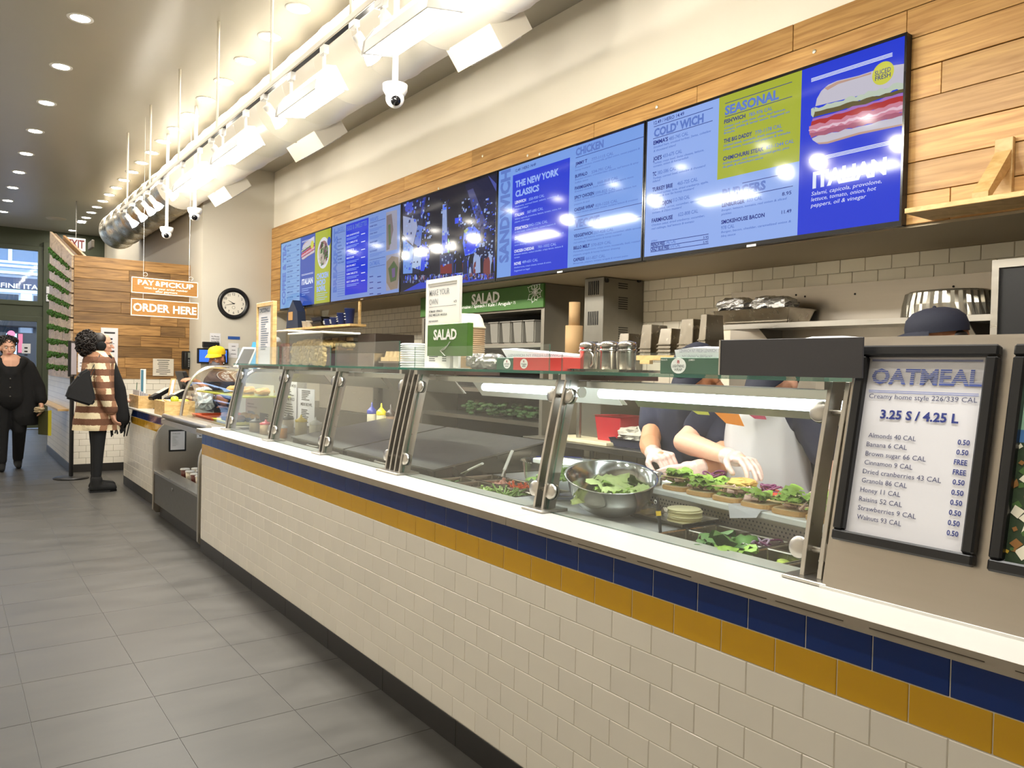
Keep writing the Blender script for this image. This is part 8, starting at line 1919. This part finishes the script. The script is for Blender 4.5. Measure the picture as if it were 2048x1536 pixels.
for k in range(22): x, y = -0.08+0.16*rr.random(), Y_-0.12+0.22*rr.random(); mb.tube([(x, y, 0.74), (x+0.015*(rr.random()-.5)-0.02, y, 0.66), (x+0.02*(rr.random()-.5)-0.02, y, 0.575+0.06*rr.random())], 0.0065, 5)
mb.build('fringe', M_BLACKC, sc2)['kind'] = 'stuff'
bg = thing('shoulder_bag', 'large soft black shoulder bag hanging behind the plaid coat', 'bag', (-0.42, 7.1, 0.9))
def bp(u_, v_): q = oY(u_, v_, 7.03); return (q.x, q.y, q.z)
MB().prism([bp(*q) for q in ((176, 736), (183, 770), (190, 800), (180, 812), (150, 803), (128, 796), (136, 774), (160, 744))], (0, -0.10, 0)).build('bag', mat('black_leather', rgb(10, 10, 12), 0.75, bump=0.2, nscale=20), bg, bevel=0.02, seg=3)
MB().tube([(-0.36, 7.10, 1.20), (-0.30, 7.115, 1.33), (-0.23, 7.16, 1.462), (-0.26, 7.12, 1.36), (-0.33, 7.09, 1.20)], 0.010, 6, flat=0.4).build('strap', M_BLACK, bg); MB().sphere((oY(158, 752, 6.925).x, 6.926, oY(158, 752, 6.925).z), 0.006, 8, 6).build('stud', M_CHROME, bg)
# ---- customer in black walking in from the street
bx, by = -0.885, 9.62
pb2 = thing('person', 'person in long open black coat walking in from the street door', 'person', (bx, by, 0))
hc = (bx-0.03, by-0.03, 1.53); S, f, r, u = head_spec(hc, (0.12, -1, -0.05), 1.03)
wl_ = Vector((bx+0.33, by-0.10, 0.83)); wr2 = Vector((bx-0.34, by-0.05, 0.84))
body = S + [('c', (bx, by, 1.32), (bx, by, 0.98), 0.15, 0.16), ('c', (bx-0.13, by, 1.33), (bx+0.13, by, 1.33), 0.07, 0.07), ('c', (bx+0.20, by, 1.29), (bx+0.29, by, 1.04), 0.055, 0.045), ('c', (bx+0.29, by, 1.04), wl_, 0.045, 0.028), ('c', (bx-0.20, by, 1.29), (bx-0.29, by, 1.04), 0.055, 0.045), ('c', (bx-0.29, by, 1.04), wr2, 0.045, 0.028),
  ('c', (bx+0.09, by, 0.9), (bx+0.10, by-0.02, 0.5), 0.10, 0.07), ('c', (bx+0.10, by-0.02, 0.5), (bx+0.10, by+0.14, 0.10), 0.066, 0.045), ('c', (bx-0.09, by, 0.9), (bx-0.09, by-0.06, 0.5), 0.10, 0.07), ('c', (bx-0.09, by-0.06, 0.5), (bx-0.09, by-0.10, 0.10), 0.066, 0.045)]
body += hand_spec(wl_, (0.1, -0.2, -1), (-1, 0, -0.1), 1, (0.5, 0.55, 0.6, 0.6), 1.0) + hand_spec(wr2, (-0.1, -0.1, -1), (1, 0, -0.1), -1, (0.4, 0.4, 0.45, 0.5), 1.0)
blob('body', body, M_SKINA, pb2, 0.009, 2); face_bits(hc, f, r, u, pb2, 1.03, (146, 60, 60))
blob('top', [('c', (bx, by-0.01, 1.22), (bx, by-0.02, 0.92), 0.165, 0.185), ('e', (bx, by-0.01, 1.24), (0.20, 0.14, 0.08)), ('c', (bx-0.13, by-0.05, 1.36), (bx-0.03, by-0.13, 1.20), 0.06, 0.05), ('c', (bx+0.13, by-0.05, 1.36), (bx+0.03, by-0.13, 1.20), 0.06, 0.05)], M_BLACKC, pb2, 0.013, 2)
co = [('c', (bx+0.11, by+0.04, 1.30), (bx+0.15, by+0.03, 0.68), 0.14, 0.175), ('c', (bx-0.11, by+0.04, 1.30), (bx-0.15, by+0.03, 0.68), 0.14, 0.175), ('c', (bx+0.15, by+0.03, 0.68), (bx+0.17, by+0.03, 0.62), 0.18, 0.17), ('c', (bx-0.15, by+0.03, 0.68), (bx-0.17, by+0.03, 0.62), 0.18, 0.17), ('c', (bx+0.19, by, 1.30), (bx+0.30, by, 1.04), 0.085, 0.085), ('c', (bx+0.30, by, 1.04), (bx+0.335, by-0.07, 0.88), 0.085, 0.068), ('c', (bx-0.19, by, 1.30), (bx-0.30, by, 1.04), 0.085, 0.085), ('c', (bx-0.30, by, 1.04), (bx-0.335, by-0.04, 0.88), 0.085, 0.068), ('c', (bx-0.06, by+0.05, 1.40), (bx+0.06, by+0.05, 1.40), 0.06, 0.06)]
blob('coat', co, M_BLACKC, pb2, 0.014, 3, 0.56)
mb = MB()
for z in (1.15, 1.04, 0.93): mb.sphere((bx-0.01, by-0.20, z), 0.010, 8, 5)
mb.build('buttons', M_DSTEEL, pb2)['kind'] = 'stuff'
blob('trousers', [('c', (bx+0.09, by, 0.88), (bx+0.10, by-0.02, 0.5), 0.12, 0.085), ('c', (bx+0.10, by-0.02, 0.5), (bx+0.10, by+0.14, 0.13), 0.082, 0.062), ('c', (bx-0.09, by, 0.88), (bx-0.09, by-0.06, 0.5), 0.12, 0.085), ('c', (bx-0.09, by-0.06, 0.5), (bx-0.09, by-0.10, 0.13), 0.082, 0.062)], M_BLACKC, pb2, 0.013, 2)
for sx_, sy_2 in ((bx+0.10, by+0.14), (bx-0.09, by-0.10)): blob('boot', [('c', (sx_, sy_2, 0.16), (sx_, sy_2+0.01, 0.06), 0.055, 0.050), ('c', (sx_, sy_2-0.02, 0.05), (sx_, sy_2-0.15, 0.035), 0.046, 0.034), ('c', (sx_, sy_2+0.03, 0.04), (sx_, sy_2+0.035, 0.013), 0.028, 0.012)], M_BOOT, pb2, 0.009, 2)
hb = blob('hair', [('e', (hc[0], hc[1]+0.035, hc[2]+0.085), (0.085, 0.092, 0.052)), ('e', (hc[0], hc[1]+0.055, hc[2]+0.0), (0.090, 0.055, 0.10))], M_HAIR, pb2, 0.012, 2); mb = MB(); curls(mb, (hc[0], hc[1]+0.035, hc[2]+0.085), 0.088, 0.088, 0.055, 150, 0.013, 9); mb.build('curls', M_HAIR, hb)['kind'] = 'stuff'
yb2 = thing('yellow_folder', 'thin yellow-edged folder with paper held by the person in black', 'folder', (bx+0.36, by-0.15, 0.55))
p0 = wl_ + Vector((0.03, -0.06, -0.12))
MB().box(-0.015, 0.015, -0.10, 0.10, -0.27, 0.04, Matrix.Translation(p0) @ Matrix.Rotation(0.5, 4, 'Z')).build('folder', mat('olive_folder', rgb(70, 70, 40), 0.5), yb2, bevel=0.004)
MB().box(-0.018, 0.018, -0.115, -0.10, -0.275, 0.045, Matrix.Translation(p0) @ Matrix.Rotation(0.5, 4, 'Z')).build('edge', mat('yellow_edge', rgb(206, 196, 60), 0.5), yb2)
crumple(MB(), p0 + Vector((-0.06, -0.02, 0.05)), 0.06, 0.05, 0.03, 12, 8, 0.3, 5).build('paper', mat('tan_paper', rgb(186, 168, 136), 0.8), yb2)
# ---- cashier with yellow cap
cx_, cy_ = 0.845, 6.62
pc2 = thing('person', 'cashier in yellow cap and grey mask behind the checkout', 'person', (cx_, cy_, 0)); hc = (0.815, 6.60, 1.445)
S, f, r, u = head_spec(hc, (-0.75, -0.62, -0.10), 0.98); wc1 = Vector((0.555, 6.36, 1.205)); wc2 = Vector((0.62, 6.75, 1.02))
body = S + [('c', (cx_, cy_, 1.20), (cx_, cy_, 0.92), 0.12, 0.13), ('c', (cx_+0.06, cy_-0.12, 1.20), (cx_-0.02, cy_-0.26, 0.99), 0.05, 0.042), ('c', (cx_-0.02, cy_-0.26, 0.99), wc1, 0.042, 0.026), ('c', (cx_-0.05, cy_+0.14, 1.20), (cx_-0.10, cy_+0.2, 1.0), 0.05, 0.042), ('c', (cx_-0.10, cy_+0.2, 1.0), wc2, 0.042, 0.026), ('c', (cx_, cy_-0.08, 0.9), (cx_, cy_-0.08, 0.1), 0.09, 0.045), ('c', (cx_, cy_+0.08, 0.9), (cx_, cy_+0.08, 0.1), 0.09, 0.045)]
body += hand_spec(wc1, (-0.8, -0.1, 0.25), (-0.2, 0.2, -1), 1, (0.35, 0.4, 0.45, 0.5), 0.95) + hand_spec(wc2, (-1, 0, -0.2), (0, 0, -1), -1, (0.3, 0.3, 0.3, 0.3), 0.95)
blob('body', body, M_SKINC, pc2, 0.009, 2); face_bits(hc, f, r, u, pc2, 0.98, None)
blob('shirt', [('c', (cx_, cy_, 1.20), (cx_, cy_, 0.86), 0.145, 0.155), ('e', (cx_, cy_, 1.22), (0.13, 0.19, 0.08)), ('c', (cx_+0.06, cy_-0.12, 1.20), (cx_, cy_-0.23, 1.06), 0.075, 0.065), ('c', (cx_-0.05, cy_+0.14, 1.20), (cx_-0.08, cy_+0.19, 1.05), 0.075, 0.065)], M_NAVYC, pc2, 0.012, 2)
blob('trousers', [('c', (cx_, cy_-0.08, 0.86), (cx_, cy_-0.08, 0.10), 0.11, 0.06), ('c', (cx_, cy_+0.08, 0.86), (cx_, cy_+0.08, 0.10), 0.11, 0.06)], M_BLACKC, pc2, 0.014, 2)
for s in (-1, 1): blob('shoe', [('c', (cx_+0.03, cy_+0.08*s, 0.045), (cx_-0.16, cy_+0.08*s, 0.038), 0.045, 0.036)], M_BOOT, pc2, 0.010, 2)
c_ = Vector(hc)
blob('mask', [('e', c_ + f*0.050 - u*0.055, (0.060, 0.054, 0.050), Matrix((r, f, u)).transposed().to_4x4()), ('e', c_ + f*0.088 - u*0.035, (0.024, 0.020, 0.024), Matrix((r, f, u)).transposed().to_4x4())], mat('grey_mask', rgb(120, 118, 124), 0.8), pc2, 0.007, 2)
def cap(hc, f, r, u, material, parent, k=1.0):
    c = Vector(hc)+u*0.055*k; Rm = Matrix.Translation(c) @ Matrix((r, f, u)).transposed().to_4x4()
    prof = [(0.094, -0.004), (0.095, 0.02), (0.088, 0.050), (0.066, 0.074), (0.032, 0.086), (0.0001, 0.088)]
    M_ = Rm @ Matrix.Diagonal((0.93*k, 1.09*k, k, 1))
    cr_ = MB().lathe(prof, 28, M_).build('cap_crown', material, parent)
    vs = []; fs = []; n = 14
    for i_ in range(n+1):
        a = math.radians(20+140*i_/n)
        for q, (s, dz) in enumerate(((1.0, 0.0), (1.0+0.42*math.sin(a)**1.5, -0.012), (1.0+0.80*math.sin(a)**1.5, -0.030))): vs.append(M_ @ Vector((0.092*math.cos(a)*(1+0.05*q), 0.092*math.sin(a)*s, 0.004+dz*math.sin(a) - 0.018*abs(math.cos(a))*q/2)))
    for i_ in range(n):
        for q in range(2): fs.append((i_*3+q, i_*3+q+1, (i_+1)*3+q+1, (i_+1)*3+q))
    top = [v + u*0.004 for v in vs]; m_ = len(vs)
    MB().add(vs+top, fs + [tuple(m_+i_ for i_ in reversed(q)) for q in fs], None, True).build('cap_visor', material, parent)
    MB().sphere(c+u*0.088*k, 0.007*k, 8, 5).build('cap_button', material, parent)
cap(hc, f, r, u, mat('yellow_cotton', rgb(240, 196, 20), 0.7, bump=0.05, nscale=60), pc2, 0.98)
hb = blob('hair', [('e', c_ - f*0.045 + u*0.005, (0.072, 0.055, 0.075), Matrix((r, f, u)).transposed().to_4x4()), ('e', c_ - f*0.085 - u*0.03, (0.045, 0.045, 0.05), Matrix((r, f, u)).transposed().to_4x4())], M_HAIR, pc2, 0.010, 2)
for s in (-1, 1): MB().sphere(c_ + r*s*0.080 - u*0.045, 0.007, 8, 6).build('earring', M_WHITEP, pc2)
# ---- sandwich makers
def oXv(u_, v_, X): return Vector(oX(u_, v_, X))
def worker(name_label, torso, headc, look, skin, arms, apron=False, cap_=True, hcol=M_HAIR):
    tx, ty_, = torso
    t = thing('person', name_label, 'person', (tx, ty_, 0)); S, f, r, u = head_spec(headc, look)
    body = S + [('c', (tx, ty_, 1.22), (tx+0.05, ty_, 0.95), 0.14, 0.15), ('c', Vector(headc)-Vector((-0.03, 0, 0.13)), (tx, ty_, 1.26), 0.055, 0.07), ('c', (tx+0.06, ty_-0.09, 0.9), (tx+0.06, ty_-0.09, 0.1), 0.10, 0.05), ('c', (tx+0.06, ty_+0.09, 0.9), (tx+0.06, ty_+0.09, 0.1), 0.10, 0.05)]
    glv = []; slv = []
    for sh, el, wr_, hd, hn, sd, cu, th in arms:
        sh, el, wr_ = Vector(sh), Vector(el), Vector(wr_)
        mid = el + (wr_-el)*0.25
        body += [('c', sh, el, 0.055, 0.046), ('c', el, mid, 0.047, 0.048), ('c', mid, wr_, 0.047, 0.030)]
        body += [('c', wr_, wr_ + Vector(hd).normalized()*0.07, 0.024, 0.022)]
        h = hand_spec(wr_ + Vector(hd).normalized()*0.005, hd, hn, sd, cu, 1.14, th, 0.03)
        glv.append(h + [('c', wr_ - (wr_-el).normalized()*0.025, wr_, 0.036, 0.033)])
        slv += [('c', sh, sh + (el-sh)*0.50, 0.085, 0.073)]
    blob('body', body, skin, t, 0.008, 2); face_bits(headc, f, r, u, t)
    blob('shirt', [('c', (tx, ty_, 1.20), (tx+0.06, ty_, 0.88), 0.17, 0.175), ('e', (tx, ty_, 1.24), (0.14, 0.215, 0.10))] + slv, M_NAVYC, t, 0.012, 2)
    blob('trousers', [('c', (tx+0.06, ty_-0.09, 0.88), (tx+0.06, ty_-0.09, 0.10), 0.125, 0.07), ('c', (tx+0.06, ty_+0.09, 0.88), (tx+0.06, ty_+0.09, 0.10), 0.125, 0.07)], M_BLACKC, t, 0.016, 2)
    for s in (-1, 1): blob('shoe', [('c', (tx+0.10, ty_+0.09*s, 0.045), (tx-0.08, ty_+0.09*s, 0.038), 0.045, 0.036)], M_BOOT, t, 0.012, 2)
    for g_ in glv: blob('glove', g_, M_GLOVE, t, 0.0042, 2)
    c = Vector(headc); blob('hair', [('e', c - f*0.045 + u*0.01, (0.074, 0.055, 0.080), Matrix((r, f, u)).transposed().to_4x4())], hcol, t, 0.012, 2)
    if cap_: cap(headc, f, r, u, mat('navy_cap', rgb(14, 17, 34), 0.8, bump=0.08, nscale=60), t)
    return t
# first worker: hands together in front
tyA = oX(1385, 870, 1.22).y
eA, wA = oXv(1299, 888, 1.02), oXv(1306, 908, 0.90); eB, wB = oXv(1452, 930, 1.05), oXv(1392, 936, 0.90)
worker('worker in navy shirt folding gloved hands over the cutting board', (1.22, tyA), (1.10, oX(1402, 715, 1.10).y, 1.395), (-0.8, 0.1, -0.6), M_SKINB,
       [((1.20, tyA+0.20, 1.25), eA, wA, oXv(1340, 918, 0.86)-wA, (0.2, -0.2, -0.9), 1, (0.9, 0.95, 1.0, 1.0), 0.8), ((1.19, tyA-0.16, 1.22), eB, wB, oXv(1335, 941, 0.86)-wB, (-0.4, 0.2, -1), 1, (0.12, 0.10, 0.12, 0.16), 0.25)])
# second worker: reaching down to the sandwiches, white apron
tyB = oX(1530, 900, 1.16).y
eC, wC = oXv(1368, 884, 1.00), oXv(1462, 915, 0.90)
wk = worker('worker in navy shirt and white apron reaching down to a sandwich', (1.20, tyB), (1.10, oX(1560, 715, 1.12).y, 1.385), (-0.85, 0.05, -0.5), M_SKINA,
       [((1.17, oX(1425, 838, 1.15).y, 1.24), eC, wC, oXv(1506, 925, 0.86)-wC, (-0.15, -0.15, -1), 1, (0.5, 0.42, 0.40, 0.5), 0.5), ((1.18, tyB-0.20, 1.24), (1.16, tyB-0.33, 1.0), (1.05, tyB-0.34, 0.86), (-0.4, 0, -1), (-1, 0, 0), -1, (0.3, 0.3, 0.35, 0.4), 0.4)])
ap = blob('apron', [('c', (1.175, tyB, 1.18), (1.19, tyB, 0.86), 0.172, 0.20), ('c', (1.19, tyB, 0.86), (1.20, tyB, 0.55), 0.205, 0.20)], M_APRON, wk, 0.012, 2, 0.45)
for s in (-1, 1): MB().tube([(1.02, tyB+0.07*s, 1.26), (1.06, tyB+0.075*s, 1.32), (1.14, tyB+0.07*s, 1.36)], 0.012, 6, flat=0.3).build('apron_strap', M_APRON, wk)
# third worker behind the steel cabinet
hx_ = oX(1878, 665, 1.30)
worker('worker in navy cap half hidden behind the tall steel cabinet', (1.36, hx_.y), (1.30, hx_.y, 1.515), (-0.55, 0.83, -0.12), M_SKINC,
       [((1.34, hx_.y+0.20, 1.25), (1.26, hx_.y+0.28, 1.02), (1.05, hx_.y+0.22, 1.0), (-1, 0, -0.2), (0, 0, -1), 1, (0.3, 0.3, 0.3, 0.3), 0.4), ((1.34, hx_.y-0.20, 1.25), (1.26, hx_.y-0.28, 1.02), (1.05, hx_.y-0.22, 1.0), (-1, 0, -0.2), (0, 0, -1), -1, (0.3, 0.3, 0.3, 0.3), 0.4)])
# things on the back counter seen between the workers
bx1 = thing('red_bin', 'red plastic bin on the back counter behind the workers', 'bin', (2.3, oX(1235, 855, 2.25).y, 0.90)); yq_ = oX(1235, 855, 2.25).y
tray(MB(), 2.15, 2.40, yq_-0.13, yq_+0.13, 0.902, 1.10, 0.012, 0.02).build('bin', mat('red_plastic', rgb(176, 30, 44), 0.4), bx1, bevel=0.004)
tag(rbox(2.05, 2.30, oX(1245, 880, 2.2).y, oX(1130, 870, 2.2).y, 0.902, 0.925).build('prep_board', mat('cream_board', rgb(226, 214, 180), 0.6), bevel=0.004), 'cream cutting board on the back counter', 'cutting board')
yq_ = oX(1270, 873, 2.2).y
bb = thing('wrap_basket', 'dark basket of paper-wrapped sandwiches on the back counter', 'basket', (2.2, yq_, 0.90)); tray(MB(), 2.10, 2.34, yq_-0.15, yq_+0.15, 0.902, 0.96, 0.01, 0.02).build('basket', M_NAVYC, bb); crumple(MB(), (2.22, yq_, 0.985), 0.10, 0.14, 0.05, 18, 8, 0.2, 8).build('wrapped_stack', mat('printed_wrap', rgb(196, 190, 176), 0.8, noise=0.4, nscale=60), bb)
